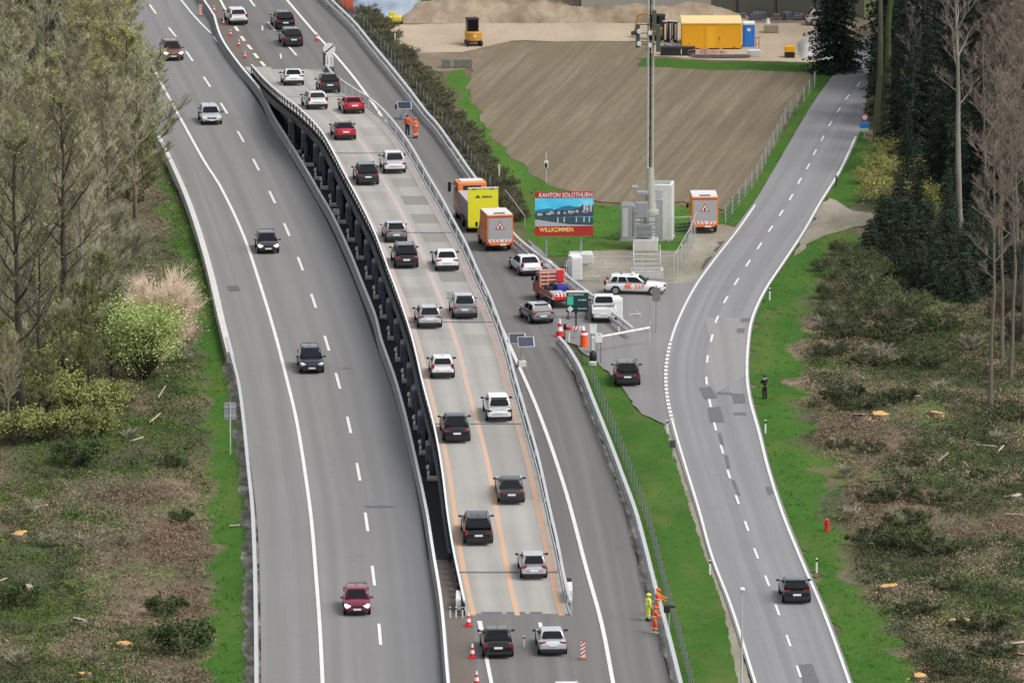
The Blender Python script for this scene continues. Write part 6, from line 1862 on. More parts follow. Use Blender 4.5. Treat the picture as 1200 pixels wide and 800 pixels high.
# ================================================================ VEGETATION
class TB:
    """fast collector of tapered tubes and leaf quads"""
    def __init__(s): s.v = []; s.f = []
    def tube(s, pts, radii, n):
        b = len(s.v); m = len(pts)
        for i, p in enumerate(pts):
            d = (pts[min(i + 1, m - 1)] - pts[max(i - 1, 0)])
            if d.length < 1e-6: d = Vector((0, 0, 1))
            d.normalize()
            a = d.orthogonal().normalized(); c = d.cross(a)
            for k in range(n):
                t = 6.28318 * k / n
                s.v.append(p + (a * math.cos(t) + c * math.sin(t)) * radii[i])
        for i in range(m - 1):
            for k in range(n):
                s.f.append((b + i*n + k, b + i*n + (k+1) % n, b + (i+1)*n + (k+1) % n, b + (i+1)*n + k))
    def spike(s, p, q, r):
        """thin three sided cone"""
        d = q - p; a = d.orthogonal().normalized() * r; c = d.normalized().cross(a)
        b = len(s.v)
        s.v += [p + a, p - a * .5 + c * .87, p - a * .5 - c * .87, q]
        s.f += [(b, b+1, b+3), (b+1, b+2, b+3), (b+2, b, b+3)]
    def leaf(s, p, sz, r, flat=0.0):
        a = Vector((r.gauss(0, 1), r.gauss(0, 1), r.gauss(0, 1) * (1 - flat))).normalized()
        c = a.orthogonal(); c.rotate(Matrix.Rotation(r.random() * 6.28, 3, a)); c.normalize()
        a = a * sz; c = c * sz * r.uniform(.4, .8)
        b = len(s.v)
        s.v += [p - a, p + c, p + a, p - c]; s.f.append((b, b+1, b+2, b+3))
    def mesh(s, name): return mesh_of(s.v, s.f, name)

def rdir(r, up, az=None, spread=1.0):
    az = r.random() * 6.283 if az is None else az
    return Vector((math.cos(az) * spread, math.sin(az) * spread, up)).normalized()

def bare_tree(name, label, seed, H, spread, base, limbs, tr, twigs, mats, leaf=0, leaf_sz=.10, leafmat=None, rise=.9, group=None, trunk_lean=0.0, subs=7, twr=.016, leafless_top=0.0):
    r = random.Random(seed)
    t = thing(name, label, 'tree', (0, 0, 0), 0, group)
    A, B, Lf = TB(), TB(), TB()
    n = 9; pts = []
    x = y = 0.0
    for i in range(n):
        pts.append(Vector((x, y, H * .96 * i / (n - 1))))
        x += r.uniform(-.028, .028) * H / 3 + trunk_lean * H / n; y += r.uniform(-.025, .025) * H / 3
    rad = [tr * (1 - .88 * (i / (n - 1)) ** .8) + .012 for i in range(n)]
    rad[0] *= 1.25
    A.tube(pts, rad, 10)
    def tp(f):
        k = f * (n - 1); i = min(n - 2, int(k)); return pts[i].lerp(pts[i + 1], k - i), rad[i]
    per = twigs / (limbs * subs)
    for li in range(limbs):
        f = base + (1 - base) * (li + r.random()) / limbs * .985
        p, pr = tp(f)
        az = li * 2.4 + r.uniform(-.4, .4)
        ff = (f - base) / (1 - base)
        ln = spread * (.50 + .50 * math.sin(math.pi * (ff * .85 + .10))) * (1 - .62 * ff ** 3) * r.uniform(.75, 1.15)
        d = rdir(r, rise * (.55 + .9 * ff) * r.uniform(.7, 1.2), az)
        lp = [p]; lr = [min(pr * .62, .03 + ln * .014)]
        for s in range(4):
            d = (d + Vector((r.gauss(0, .13), r.gauss(0, .13), .13))).normalized()
            lp.append(lp[-1] + d * ln / 4); lr.append(lr[0] * (1 - .82 * (s + 1) / 4))
        A.tube(lp, lr, 6)
        for si in range(subs):
            g = .22 + .78 * (si + r.random()) / subs
            k = g * 4; i = min(3, int(k)); q = lp[i].lerp(lp[i + 1], k - i)
            sd = ((lp[i + 1] - lp[i]).normalized() + rdir(r, .35) * .95).normalized()
            sl = ln * r.uniform(.26, .48) * (1.15 - .4 * g)
            m = q + sd * sl * .5; e = m + (sd + Vector((0, 0, .25)) + rdir(r, 0) * .2).normalized() * sl * .5
            B.tube([q, m, e], [max(.012, lr[i] * .45), max(.010, lr[i] * .3), .008], 4)
            for ti in range(int(per * r.uniform(.7, 1.3)) + 1):
                h = r.uniform(.15, 1.0)
                a = q.lerp(m, h * 2) if h < .5 else m.lerp(e, h * 2 - 1)
                td = (sd * .8 + rdir(r, .5) * 1.0).normalized()
                tl = r.uniform(.35, 1.0) * min(1.5, sl * .6 + .3)
                b_ = a + td * tl
                B.spike(a, b_, twr)
                if leaf and r.random() < leaf:
                    for _ in range(2): Lf.leaf(a.lerp(b_, r.uniform(.3, 1)) + rdir(r, r.uniform(-1, 1)) * .08, leaf_sz * r.uniform(.6, 1.3), r)
    link('trunk', A.mesh('trunk'), t, [M[mats[0]]])
    cr = link('crown', B.mesh('crown'), t, [M[mats[1]]])
    if Lf.v: link('spring_leaves', Lf.mesh('spring_leaves'), cr, [M[leafmat]])
    return t

def conifer(name, label, seed, H, W, mat, base=.06, group=None, dens=1.0, trunk='bark_dark', lsz=.13):
    r = random.Random(seed)
    t = thing(name, label, 'tree', (0, 0, 0), 0, group)
    A, B = TB(), TB()
    A.tube([Vector((0, 0, 0)), Vector((.05, 0, H * .5)), Vector((0, 0, H))], [H * .014, H * .009, .02], 8)
    nl = int(H * 2.1)
    for i in range(nl):
        f = base + (1 - base) * i / nl
        z = H * f
        R_ = W * (1 - (f - base) / (1 - base)) ** .8 * r.uniform(.85, 1.1) + .25
        nb = max(4, int(9 * dens * (.4 + R_ / W)))
        for k in range(nb):
            az = r.random() * 6.283
            L = R_ * r.uniform(.65, 1.12)
            tip = Vector((math.cos(az) * L, math.sin(az) * L, z - L * r.uniform(.10, .34)))
            p0 = Vector((0, 0, z)); mid = p0.lerp(tip, .55) + Vector((0, 0, L * .07))
            A.tube([p0, mid, tip], [.03, .02, .008], 3)
            side = Vector((-math.sin(az), math.cos(az), 0))
            m = int(10 * dens + L * 9 * dens)
            for j in range(m):
                g = r.uniform(.16, 1.0)
                a = (p0.lerp(mid, g / .55) if g < .55 else mid.lerp(tip, (g - .55) / .45))
                wd = L * .30 * (1.15 - g) + .10
                q = a + side * r.uniform(-wd, wd) + Vector((0, 0, r.uniform(-.26, .04)))
                B.leaf(q, r.uniform(lsz * .6, lsz * 1.3), r, .45)
    link('trunk', A.mesh('trunk'), t, [M[trunk]])
    link('crown', B.mesh('crown'), t, [M[mat]])
    return t

def shrub(name, label, seed, rad, n, sz, mat, stems='bark_dark', group=None, clumps=26, cat='shrub', twig=0, twigmat='twig', flat=0.0, second=None):
    r = random.Random(seed)
    t = thing(name, label, cat, (0, 0, 0), 0, group)
    A, B, C2 = TB(), TB(), TB()
    rx, ry, rz = rad
    cs = []
    while len(cs) < clumps:
        d = rdir(r, r.uniform(-.5, 1.2)); q = r.uniform(.40, 1.08)
        p = Vector((d.x * rx * q, d.y * ry * q, rz + d.z * rz * q))
        if p.z > .12: cs.append((p, r.uniform(.6, 1.25)))
    for p, k in cs:
        A.tube([Vector((r.uniform(-.1, .1), r.uniform(-.1, .1), 0)), p * .55 + Vector((0, 0, .1)), p], [.05, .03, .012], 4)
    for i in range(n):
        p, k = r.choice(cs)
        s_ = min(rx, ry, rz) * .27 * k
        q = p + Vector((r.gauss(0, s_), r.gauss(0, s_), r.gauss(0, s_ * .85)))
        if q.z < .02: continue
        (C2 if second and r.random() < .45 else B).leaf(q, sz * r.uniform(.6, 1.35), r, flat)
    for i in range(twig):
        p, k = r.choice(cs); q = p * r.uniform(.5, 1.0)
        d = (Vector((q.x / rx, q.y / ry, .9)) + rdir(r, .3) * .7).normalized()
        A.spike(q, q + d * r.uniform(.35, 1.0) * rz * .55, .018)
    link('stems', A.mesh('stems'), t, [M[twigmat if twig else stems]])
    if B.v: link('foliage', B.mesh('foliage'), t, [M[mat]])
    if C2.v: link('pale_foliage', C2.mesh('pale_foliage'), t, [M[second]])
    return t

GL_ = 'bare trees in the wood left of the motorway'
GR_ = 'bare trees in the wood right of the country road'
GC_ = 'dark spruces in the wood right of the country road'
LAB_L = 'beige bare tree in the crowded wood on the left of the photo'
LAB_G = 'grey bare tree in the crowded wood on the left of the photo'
LAB_O = 'olive budding tree leaning over the upper left motorway edge'
tA = bare_tree('bare_tree', LAB_L, 11, 17, 4.6, .22, 30, .20, 5600, ('bark', 'twig'), group=GL_, rise=1.2, leaf=.38, leaf_sz=.08, leafmat='leaf_bud')
tB = bare_tree('bare_tree', LAB_L, 12, 15, 4.2, .18, 28, .17, 5000, ('bark_pale', 'twig'), group=GL_, rise=1.3, leaf=.38, leaf_sz=.08, leafmat='leaf_bud')
tC = bare_tree('bare_tree', LAB_G, 13, 19, 4.2, .30, 28, .21, 4600, ('bark', 'twig_grey'), group=GL_, rise=1.1, leaf=.38, leaf_sz=.08, leafmat='leaf_bud')
tD = bare_tree('dark_branched_tree', 'tall tree with dark heavy limbs at the far left edge of the photo', 14, 21, 6.0, .20, 24, .34, 3200, ('bark_dark', 'twig_dark'), leaf=.30, leaf_sz=.085, leafmat='leaf_bud', rise=.9)
tO = bare_tree('budding_tree', LAB_O, 15, 15, 5.2, .15, 28, .19, 4200, ('bark_dark', 'twig_grey'), leaf=.85, leaf_sz=.085, leafmat='leaf_olive', group='olive budding trees at the motorway edge', rise=.75)
tP = bare_tree('budding_tree', LAB_O, 16, 13, 4.6, .12, 26, .17, 3800, ('bark_dark', 'twig_dark'), leaf=.8, leaf_sz=.08, leafmat='leaf_bud', group='olive budding trees at the motorway edge', rise=.7)
tS = bare_tree('slim_bare_tree', 'slim pale trunk among the dark trees at the top left', 17, 20, 2.6, .5, 16, .13, 1500, ('bark_pale', 'twig_grey'), rise=1.0, group='slim pale trunks at the top left')
tK = bare_tree('bare_tree', 'pink brown bare tree in the upper right wood', 18, 20, 4.2, .30, 30, .15, 5200, ('bark', 'twig_pink'), group=GR_, rise=1.3)
tM = bare_tree('slim_bare_tree', 'slim bare trunk standing among the dark spruces on the right', 19, 22, 2.8, .42, 18, .15, 1600, ('bark', 'twig_pink'), group='slim bare trunks on the right', rise=.9)
cA = conifer('spruce_tree', 'dark spruce in the shaded wood right of the country road', 21, 17, 2.9, 'needle', group=GC_)
cB = conifer('spruce_tree', 'dark spruce in the shaded wood right of the country road', 22, 13, 2.6, 'needle2', group=GC_)
cC = conifer('young_spruce', 'low dark green young conifer at the foot of the right hand wood', 23, 5.2, 2.3, 'needle2', base=.02, group='young conifers at the edge of the right wood', dens=2.2, lsz=.085)

rt = random.Random(99)
def plant(proto, x, y, s=1.0, label=None, rz=None): return placed(USED, proto, at(x, y, 0), rt.random() * 6.28 if rz is None else rz, label, s)

# left wood -----------------------------------------------------------------
for p_, x, y, s in (
    (tA, 40, 330, 1.0), (tB, 95, 345, .95), (tC, 10, 300, 1.0), (tA, 128, 300, .92), (tB, 62, 290, 1.05), (tC, 160, 270, .80), (tB, -15, 350, 1.1), (tA, 20, 250, 1.0),
    (tB, 90, 235, 1.0), (tA, 135, 225, .95), (tC, 55, 200, 1.0), (tB, 8, 420, .85), (tC, -30, 440, 1.0), (tA, -10, 200, 1.05),
    (tC, 45, 465, .62), (tB, 10, 500, .5), (tB, 115, 262, .9), (tC, 30, 388, .85)):
    plant(p_, x, y, s)
plant(tD, 26, 492, 1.0); plant(tD, 44, 478, .62, 'smaller tree with dark crooked limbs right beside the tall dark tree at the left edge'); plant(tD, 74, 380, .85, 'tree with dark limbs standing inside the beige wood behind the tall dark tree')
for p_, x, y, s in ((tO, 150, 232, .95), (tP, 172, 208, .80), (tO, 140, 180, .95), (tP, 158, 262, .72), (tO, 118, 160, .95), (tP, 128, 130, .9), (tO, 100, 120, .95), (tP, 168, 236, .55), (tO, 90, 90, .95), (tP, 112, 70, .9), (tO, 130, 205, .85)):
    plant(p_, x, y, s)
for x, y, s in ((8, 145, 1.0), (48, 165, 1.05), (-12, 120, 1.0), (70, 130, 1.0)): plant(tS, x, y, s)
cL = conifer('spruce_tree', 'dark evergreen standing behind the bare wood at the top left corner', 24, 16, 3.0, 'needle2', group='dark evergreens at the top left')
for x, y, s in ((20, 120, .9), (60, 100, .9), (92, 80, .85), (-15, 130, 1.0), (38, 90, 1.0), (75, 65, 1.0), (0, 70, 1.1), (30, 50, 1.1), (60, 30, 1.1), (90, 35, 1.0), (5, 20, 1.1)):
    plant(cL, x, y, s)

uS = shrub('understory_shrub', 'thin bare understory bush on the floor of the left wood', 52, (2.6, 2.4, 1.9), 700, .06, 'leaf_bud', group='bare understory bushes in the left wood', twig=4200, twigmat='twig_grey', clumps=50)
for x, y, s in ((70, 350, 1.2), (110, 335, 1.1), (140, 315, 1.0), (40, 370, 1.2), (90, 380, 1.1), (15, 400, 1.2), (60, 410, 1.2), (125, 290, 1.1), (85, 305, 1.2), (45, 320, 1.2), (10, 350, 1.2), (110, 405, .9), (30, 440, 1.1), (80, 440, .9), (130, 365, .85), (-10, 450, 1.2), (5, 300, 1.2), (95, 265, 1.2), (120, 240, 1.1)):
    plant(uS, x, y, s)
for x, y, s in ((105, 470, .42), (75, 470, .50), (130, 440, .38), (10, 480, .5), (50, 500, .42), (95, 430, .5), (120, 395, .5)):
    plant(tP, x, y, s, 'small olive budding tree at the foot of the left wood')
# blossoming bush and the beige bush behind it
b1 = shrub('blossom_bush', 'pale green blossoming bush at the edge of the clearing beside the left motorway verge', 31, (2.75, 2.4, 3.3), 17000, .072, 'leaf_blossom_dark', clumps=110, second='leaf_blossom')
plant(b1, 170, 446)
b2 = shrub('beige_bush', 'tall beige bare bush behind the pale green blossoming bush', 32, (3.3, 2.6, 3.5), 4200, .05, 'twig_beige', clumps=90, twig=9000, twigmat='twig_beige')
plant(b2, 187, 428, 1.05)
# undergrowth shrubs, left
sG = shrub('shrub', 'loose olive green shrub at the foot of the left wood', 33, (2.2, 1.8, 1.2), 2600, .10, 'leaf_bud', group='loose shrubs at the foot of the left wood', twig=900, twigmat='twig_dark')
sD = shrub('shrub', 'dark green low shrub on the left clearing', 34, (1.7, 1.5, .85), 2600, .095, 'leaf_green', group='dark low shrubs on the left clearing', twig=200, twigmat='twig_dark')
for x, y, s in ((60, 480, 1.3), (100, 492, 1.2), (20, 520, 1.1), (80, 440, 1.4), (50, 440, 1.4), (20, 460, 1.5), (115, 510, .9), (60, 515, 1.0), (130, 480, .9), (100, 400, 1.3), (30, 430, 1.3)):
    plant(sG, x, y, s)
for x, y, s, l in ((215, 765, 1.25, 'large dark green shrub on the grass at the lower left of the photo'), (92, 545, 1.1, 'dark green shrub below the olive shrubs at the foot of the left wood'), (205, 548, .55, 'small grey green shrub beside the left grass verge'), (195, 722, .8, 'dark low shrub just above the large dark green shrub lower left'), (20, 710, .9, 'dark low shrub at the left edge of the clearing'), (212, 612, .5, 'small dark shrub at the verge level with the concrete ramp')):
    plant(sD, x, y, s, l)

# hedge scrub right of the motorway
hS = shrub('hedge_shrub', 'grey green scrub bush in the hedge behind the upper guardrail', 35, (1.3, 1.9, .72), 900, .06, 'cover_scrub', group='scrub bushes behind the upper guardrail', twig=2600, twigmat='twig_scrub')
rh = random.Random(51)
yy = 18.0
while yy < 262:
    x0 = interp(GU, yy)
    for k in range(2): plant(hS, x0 + 10 + rh.uniform(0, 6) + k * 8 * min(1, (262 - yy) / 60 + .3), yy + rh.uniform(-2, 2), rh.uniform(.62, .88))
    yy += 5.6
# right wood -------------------------------------------------------------------
big = conifer('spruce_tree', 'large nearly black spruce hanging over the top of the country road', 25, 19, 3.0, 'needle', base=.012, dens=1.7)
plant(big, 979, 84, .95, rz=0.4)
for x, y, s in ((1050, 95, 1.35), (1075, 105, 1.4), (1105, 100, 1.4), (1130, 110, 1.35), (1160, 120, 1.3), (1190, 130, 1.3), (1062, 60, 1.3), (1095, 60, 1.35), (1130, 60, 1.3), (1170, 80, 1.3), (1047, 140, 1.0), (1150, 262, .8), (1200, 262, .75), (1175, 232, .8), (1062, 240, .5), (1120, 205, .9), (1085, 200, .8), (1060, 150, 1.0), (1085, 170, 1.0), (1110, 185, 1.05), (1140, 200, .95), (1165, 190, 1.0), (1070, 205, .75), (1100, 232, .72), (1135, 262, .72), (1060, 110, 1.1), (1100, 120, 1.1), (1140, 140, 1.1), (1190, 230, .8), (1050, 180, .65)):
    plant(cA, x, y, s)
for x, y, s in ((1165, 325, .5), (1195, 310, .55), (1140, 305, .5), (1210, 300, .7), (1075, 255, .55), (1150, 300, .62), (1185, 290, .6), (1110, 290, .55), (1095, 205, .85), (1125, 235, .85), (1045, 130, .9), (1165, 265, .8)):
    plant(cB, x, y, s)
for x, y, s in ((1040, 290, .9), (1060, 300, 1.0), (1085, 310, 1.1), (1110, 322, 1.1), (1135, 330, 1.0), (1020, 300, .62), (1050, 325, .7), (1100, 345, .9), (1075, 340, .85), (1130, 352, .8), (1160, 345, .95), (1055, 262, .8), (1035, 268, .6), (1185, 345, .9)):
    plant(cC, x, y, s)
tI = bare_tree('ivy_trunk_tree', 'tall ivy grown trunk standing nearest the blue sign at the edge of the right wood', 41, 25, 2.0, .55, 10, .36, 500, ('bark_ivy', 'twig_dark'), leaf=.8, leaf_sz=.12, leafmat='leaf_green')
plant(tI, 1028, 168, 1.0)
tI2 = bare_tree('ivy_trunk_tree', 'mossy dark trunk close behind the ivy grown trunk at the edge of the right wood', 42, 26, 2.0, .5, 10, .40, 500, ('leaf_green', 'twig_dark'), leaf=.6, leaf_sz=.12, leafmat='leaf_dark')
plant(tI2, 1036, 160, 1.0)
tW = bare_tree('pale_trunk_tree', 'tall pale grey forked trunk rising in front of the dark spruces on the right', 43, 26, 3.6, .45, 16, .30, 1500, ('bark_pale', 'twig_pink'), rise=1.4)
plant(tW, 1126, 288, 1.0, rz=1.0)
for x, y, s, l in ((1088, 168, 1.0, 'straight grey trunk between the ivy trunks and the pale forked trunk'), (1075, 140, .9, None), (1160, 476, 1.05, 'slim dark footed trunk standing on the clearing at the right, lowest of the trunks'), (1184, 445, 1.05, 'trunk at the right edge standing on the clearing beside the lowest trunk'), (1174, 420, 1.0, None), (1198, 400, 1.0, None), (1150, 300, .9, None), (1168, 340, 1.0, None), (1192, 330, 1.0, None), (1070, 182, .62, None), (1105, 150, .9, None), (1205, 440, 1.1, None)):
    plant(tM, x, y, s, l)
for x, y, s in ((1185, 250, .9), (1205, 280, 1.0), (1165, 200, .9), (1200, 200, 1.0), (1150, 130, .95), (1060, 70, 1.0), (1140, 95, 1.0), (1180, 150, 1.0), (1210, 150, 1.0), (1040, 45, 1.0), (1080, 40, 1.0), (1120, 50, 1.0), (1190, 60, 1.0)):
    plant(tK, x, y, s)
uR = shrub('understory_shrub', 'thin brown bare bush between the trunks of the right wood', 53, (2.4, 2.2, 1.9), 300, .06, 'leaf_green', group='bare understory bushes in the right wood', twig=2600, twigmat='twig_dark', clumps=50)
for x, y, s in ((1175, 372, .7), (1195, 365, .8), (1190, 400, .6), (1205, 330, 1.0), (1150, 320, .9), (1180, 330, 1.0), (1160, 295, .9), (1200, 295, 1.0)):
    plant(uR, x, y, s)
bO = shrub('olive_bush', 'olive green bush beside the side track at the edge of the right wood', 36, (2.3, 2.0, 1.4), 3400, .085, 'leaf_olive', group='olive bushes beside the side track', twig=1500, twigmat='twig_grey')
for x, y, s in ((1030, 235, .85), (1055, 245, 1.0), (1080, 248, .85), (1035, 205, .8), (1018, 215, .55), (1060, 215, .9), (1050, 190, .8)): plant(bO, x, y, s)
sH = shrub('shrub', 'loose green shrub spilling down from the right wood towards the road bend', 61, (2.2, 2.0, 1.3), 3600, .08, 'leaf_green', group='green shrubs below the side track', twig=900, twigmat='twig_grey', second='cover_mid', clumps=40)
for x, y, s in ((985, 325, .75), (1000, 345, .9), (970, 350, .5), (1010, 315, .7), (1005, 372, .8), (985, 300, .5), (960, 318, .4), (1030, 358, .9), (1025, 330, .8), (990, 385, .7), (1045, 375, .8), (1070, 370, .8), (968, 375, .45)):
    plant(sH, x, y, s)
sR = shrub('shrub', 'dark green bramble shrub on the right clearing', 37, (2.3, 2.3, .55), 2800, .08, 'cover_mid', second='cover_dark', group='bramble shrubs on the right clearing', twig=500, twigmat='twig_dark')
for x, y, s in ((975, 415, .7), (990, 470, .9), (1010, 478, .8), (1040, 400, 1.0), (1065, 390, 1.0), (1020, 395, .9), (985, 395, .6), (1080, 430, .8), (1055, 470, .7), (1020, 430, .8), (1100, 385, .9), (1190, 490, .8), (1020, 590, .6), (1050, 585, .8), (1090, 590, .7), (1035, 640, 1.0), (1065, 640, 1.0), (1060, 615, .8), (1095, 650, .8), (1080, 720, .7), (1110, 690, .6), (1150, 740, .9), (1165, 770, .8), (1110, 790, .8), (1075, 545, .5), (1020, 530, .6), (985, 525, .5), (1150, 560, .5)):
    plant(sR, x, y, s)
sB = shrub('bare_shrub', 'brown bare twig bush on the right clearing', 38, (1.7, 1.5, .9), 500, .05, 'twig_dark', group='brown bare bushes on the clearing', twig=1800, twigmat='twig_grey')
for x, y, s in ((1030, 425, .9), (985, 375, .7), (965, 385, .6), (1000, 610, .6), (990, 560, .6), (1060, 560, .5), (1170, 520, .6), (1100, 460, .6), (1140, 410, .8)): plant(sB, x, y, s)
for x, y, s in ((130, 470, .5), (150, 515, .5), (60, 640, .6), (100, 640, .5), (40, 600, .6), (150, 640, .6), (20, 780, .7), (110, 780, .6)): plant(sB, x, y, s, 'brown bare twig bush on the left clearing')

# stumps ------------------------------------------------------------------
def stump(label, x, y, rad, bright=True):
    r = random.Random(int(x * 7 + y)); t = thing('tree_stump', label, 'tree stump', at(x, y, 0), r.random() * 6)
    mb = MB(); h = r.uniform(.22, .38)
    mb.cyl((0, 0, h / 2), rad * 1.15, h, 14, r2=rad); mb.build('bark', M['bark'], t)
    mb = MB(); mb.cyl((0, 0, h + .03), rad * .98, .05, 14, r2=rad * .86, rot=(r.uniform(-.2, .2), r.uniform(-.3, .3), 0))
    for v in mb.v: v.z += r.uniform(-.05, .05); v.x += r.uniform(-.08, .08); v.y += r.uniform(-.08, .08)
    mb.build('cut_face', M['wood_cut' if bright else 'wood_pale'], t)
    mb = MB()
    for k in range(9):
        a = r.random() * 6.28; q = rad * r.uniform(1.1, 2.6)
        mb.box((math.cos(a) * q, math.sin(a) * q, .06), (r.uniform(.1, .35), r.uniform(.06, .12), .06), rot=(r.uniform(-.3, .3), r.uniform(-.3, .3), r.random() * 6))
    mb.build('wood_chips', M['wood_cut' if bright else 'wood_pale'], t)
for x, y, rd, l, br in ((1008, 492, .42, 'fresh orange stump left of a second one in the upper part of the right clearing', True), (1032, 490, .42, 'fresh orange stump right of the first one in the upper part of the right clearing', True), (1098, 487, .38, 'pale stump in the upper right clearing between the orange stumps and the trunks', True), (1075, 469, .26, 'small pale stump highest on the right clearing', False),
    (1041, 692, .46, 'fresh orange stump near the grass edge level with the black hatchback', True), (1126, 731, .55, 'large bright orange stump on bare soil at the lower right', True), (1100, 784, .42, 'orange stump near the bottom right among brambles', True), (1078, 797, .32, 'orange stump at the bottom edge beside the grass on the right', True), (1193, 757, .40, 'pale stump at the lower right edge of the photo', False), (1199, 772, .40, 'orange stump at the very right edge below the pale one', True), (1190, 585, .34, 'grey stump at the right edge of the clearing', False),
    (22, 631, .42, 'bright orange stump at the left edge of the left clearing', True), (94, 731, .36, 'pale stump in the middle of the left clearing', False), (146, 758, .36, 'orange brown stump near the bottom of the left clearing', True), (100, 793, .30, 'small yellow stump at the bottom edge of the left clearing', True), (32, 693, .28, 'small white stump left of the middle of the left clearing', False)):
    stump(l, x, y, rd * 1.35, br)
# felled pale branches
def log(label, pts, rad, mat='wood_pale'):
    W_ = [at(x, y, .12 + z) for x, y, z in pts]; c = W_[0].copy(); c.z = 0
    mb = MB(); mb.tube([p - c for p in W_], [rad * (1 - .3 * i / len(W_)) for i in range(len(W_))], 8)
    o = mb.build('fallen_branch', M[mat], None); o.location = c
    tag(o, label, 'branch', 'pale fallen branches')
for i, (l, pts) in enumerate((('pale fallen log lying flat at the right edge of the right clearing', [(1145, 521, 0), (1168, 523, .1)]), ('short pale fallen log pointing at the trunk of the right clearing', [(1168, 531, 0), (1176, 522, .3)]), ('curved pale branch on the right clearing', [(1128, 548, 0), (1129, 540, .5), (1134, 546, .1)]), ('thin pale branch at the lower right edge', [(1178, 602, 0), (1198, 603, .2)]), ('pale forked branch on the right clearing', [(1100, 540, 0), (1112, 530, .6)]),
    ('pale branch below the blossoming bush', [(185, 466, 0), (194, 452, .8)]), ('pale branch standing in the left clearing below the bush', [(175, 495, 0), (188, 484, .5)]), ('pale thin branch lying on the left clearing', [(152, 517, 0), (168, 512, .1)]), ('pale branch lying across the left clearing floor', [(38, 595, 0), (56, 591, .1)]), ('thin pale branch lower left', [(0, 680, 0), (8, 677, .1)]), ('pale stick lying on the left verge beside the guardrail', [(269, 616, 0), (281, 615, .1)]))):
    log(l, pts, .07)

# ground cover (uncountable): one object per side and kind ---------------------
def inside(x, y, pg):
    c = False; n = len(pg); j = n - 1
    for i in range(n):
        xi, yi = pg[i]; xj, yj = pg[j]
        if (yi > y) != (yj > y) and x < (xj - xi) * (y - yi) / (yj - yi) + xi: c = not c
        j = i
    return c
from mathutils import noise as mnoise
def cover(name, pg, n, kinds, seed, h=(.12, .5), blades=9, patchy=.12, width=.05, lean=1.0, soft=False):
    r = random.Random(seed)
    xs = [p[0] for p in pg]; ys = [p[1] for p in pg]
    B = TB(); mi = []
    made = 0; tries = 0
    while made < n and tries < n * 6:
        tries += 1
        x, y = r.uniform(min(xs), max(xs)), r.uniform(min(ys), max(ys))
        if not inside(x, y, pg): continue
        p = at(x, y, 0)
        q = mnoise.noise(Vector((p.x * patchy, p.y * patchy * .5, seed))) + .5 * mnoise.noise(Vector((p.x * patchy * 3, p.y * patchy * 1.5, seed + 5)))
        k = min(len(kinds) - 1, max(0, int((q * .9 + .5 + r.gauss(0, .07)) * len(kinds))))
        if kinds[k] is None: made += .4; continue
        made += 1
        rad = r.uniform(.22, .62) if soft else .22
        for q_ in range(blades):
            a = p + Vector((r.gauss(0, rad), r.gauss(0, rad * 1.3), 0))
            if soft and q_ % 5:                       # low tangle of small leaves
                fall = max(.05, 1 - ((a.x - p.x) ** 2 + (a.y - p.y) ** 2) / (2.2 * rad) ** 2)
                a.z = abs(r.gauss(.5, .35)) * h[1] * 1.1 * fall + .02
                B.leaf(a, width * r.uniform(1.0, 2.4), r, .2); mi.append(k); continue
            d = Vector((r.gauss(0, 1) * lean, r.gauss(0, 1) * lean, 1.0 if not soft else .5)).normalized()
            ln = r.uniform(*h) * (1.5 if soft else 1.0); s_ = d.orthogonal().normalized(); s_.rotate(Matrix.Rotation(r.random() * 6.28, 3, d)); s_ *= width * r.uniform(.5, 1.4) * (.6 if soft else 1.0)
            b = len(B.v)
            m_ = a + d * ln * .55
            B.v += [a - s_ * .4, a + s_ * .4, m_ + s_, a + d * ln, m_ - s_]; B.f.append((b, b+1, b+2, b+3, b+4)); mi.append(k)
    ks = [k for k in kinds]
    me = mesh_of(B.v, B.f, name, False, mi)
    o = link(name, me, None, [M[k] if k else M['cover_brown'] for k in ks])
    return o
LEFT = [(-10, 440), (150, 430), (225, 420), (236, 500), (246, 600), (240, 700), (244, 845), (-10, 845)]
o = cover('undergrowth', LEFT, 5200, ['cover_brown', None, 'cover_straw', 'cover_green', 'cover_dark', None, 'cover_green'], 3, (.08, .34), 24, .07, .042, soft=True); tag(o, 'tangled brown and green undergrowth covering the left clearing', 'undergrowth', kind='stuff')
LEFT2 = [(-10, 200), (200, 190), (240, 330), (225, 430), (-10, 450)]
o = cover('undergrowth', LEFT2, 1600, ['cover_brown', 'cover_straw', 'cover_dark', 'cover_green'], 4, (.08, .4), 20, .07, .042, soft=True); tag(o, 'undergrowth on the floor of the left wood', 'undergrowth', kind='stuff')
RIGHT = [(955, 360), (990, 310), (1080, 330), (1210, 340), (1210, 845), (1085, 845), (1065, 760), (1020, 705), (1000, 640), (985, 600), (1000, 560), (962, 535), (948, 470), (944, 410)]
o = cover('undergrowth', RIGHT, 6500, ['cover_brown', None, 'cover_dark', 'cover_dark', 'cover_straw', 'cover_green', 'cover_dark'], 5, (.10, .38), 24, .07, .042, soft=True); tag(o, 'dark bramble and dead wood undergrowth covering the right clearing', 'undergrowth', kind='stuff')
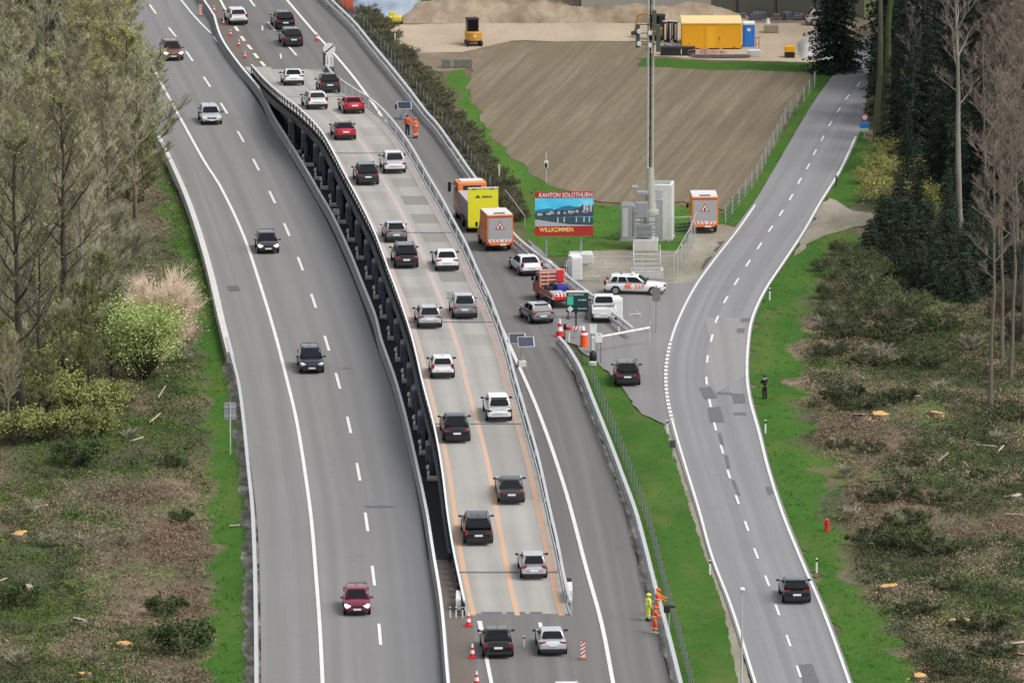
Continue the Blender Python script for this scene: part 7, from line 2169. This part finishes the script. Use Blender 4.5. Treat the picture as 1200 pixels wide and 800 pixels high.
GRS = [(246, 300), (268, 420), (284, 500), (292, 600), (294, 840), (236, 840), (240, 700), (242, 600), (236, 520), (226, 420), (205, 300)]
o = cover('grass_tufts', GRS, 700, ['grass_blade', 'grass_blade', None, 'grass_blade'], 6, (.08, .26), 8, .3, .03); tag(o, 'tufts of fresh grass on the left motorway verge', 'grass', kind='stuff')
GR2 = [(905, 320), (950, 280), (1000, 270), (950, 370), (945, 450), (985, 545), (985, 620), (1060, 745), (1075, 840), (1010, 840), (965, 715), (920, 600), (892, 500), (880, 420)]
o = cover('grass_tufts', GR2, 900, ['grass_blade', 'grass_blade', None, 'grass_blade'], 7, (.08, .26), 8, .3, .03); tag(o, 'tufts of fresh grass on the verge right of the country road', 'grass', kind='stuff')
GR3 = [(705, 430), (725, 455), (752, 488), (778, 500), (800, 570), (828, 660), (850, 720), (872, 840), (812, 840), (790, 760), (760, 670), (735, 580), (712, 500)]
o = cover('grass_tufts', GR3, 250, ['grass_blade', 'grass_blade', None, 'grass_blade'], 8, (.06, .18), 8, .3, .03); tag(o, 'tufts of grass on the strip between motorway fence and country road', 'grass', kind='stuff')
GR4 = [(520, 88), (545, 100), (590, 180), (645, 218), (700, 242), (840, 242), (800, 290), (690, 300), (640, 298), (600, 245), (570, 180)]
o = cover('grass_tufts', GR4, 300, ['grass_blade', 'grass_blade', None, 'cover_green'], 9, (.08, .3), 8, .3, .03); tag(o, 'tufts of grass around the billboard and the mast', 'grass', kind='stuff')

# ---------------------------------------------------------------- put each thing's origin at its own base
bpy.context.view_layer.update()
for o in list(COL.objects):
    if o.type == 'EMPTY' and o.parent is None and o.location.length < 1e-6 and o.children:
        lo = Vector((1e9,) * 3); hi = Vector((-1e9,) * 3)
        for ch in o.children:
            for c in ch.bound_box:
                p = ch.matrix_world @ Vector(c)
                for k in range(3): lo[k] = min(lo[k], p[k]); hi[k] = max(hi[k], p[k])
        base = Vector(((lo.x + hi.x) / 2, (lo.y + hi.y) / 2, 0))
        o.location = base
        for ch in o.children: ch.location = ch.location - base
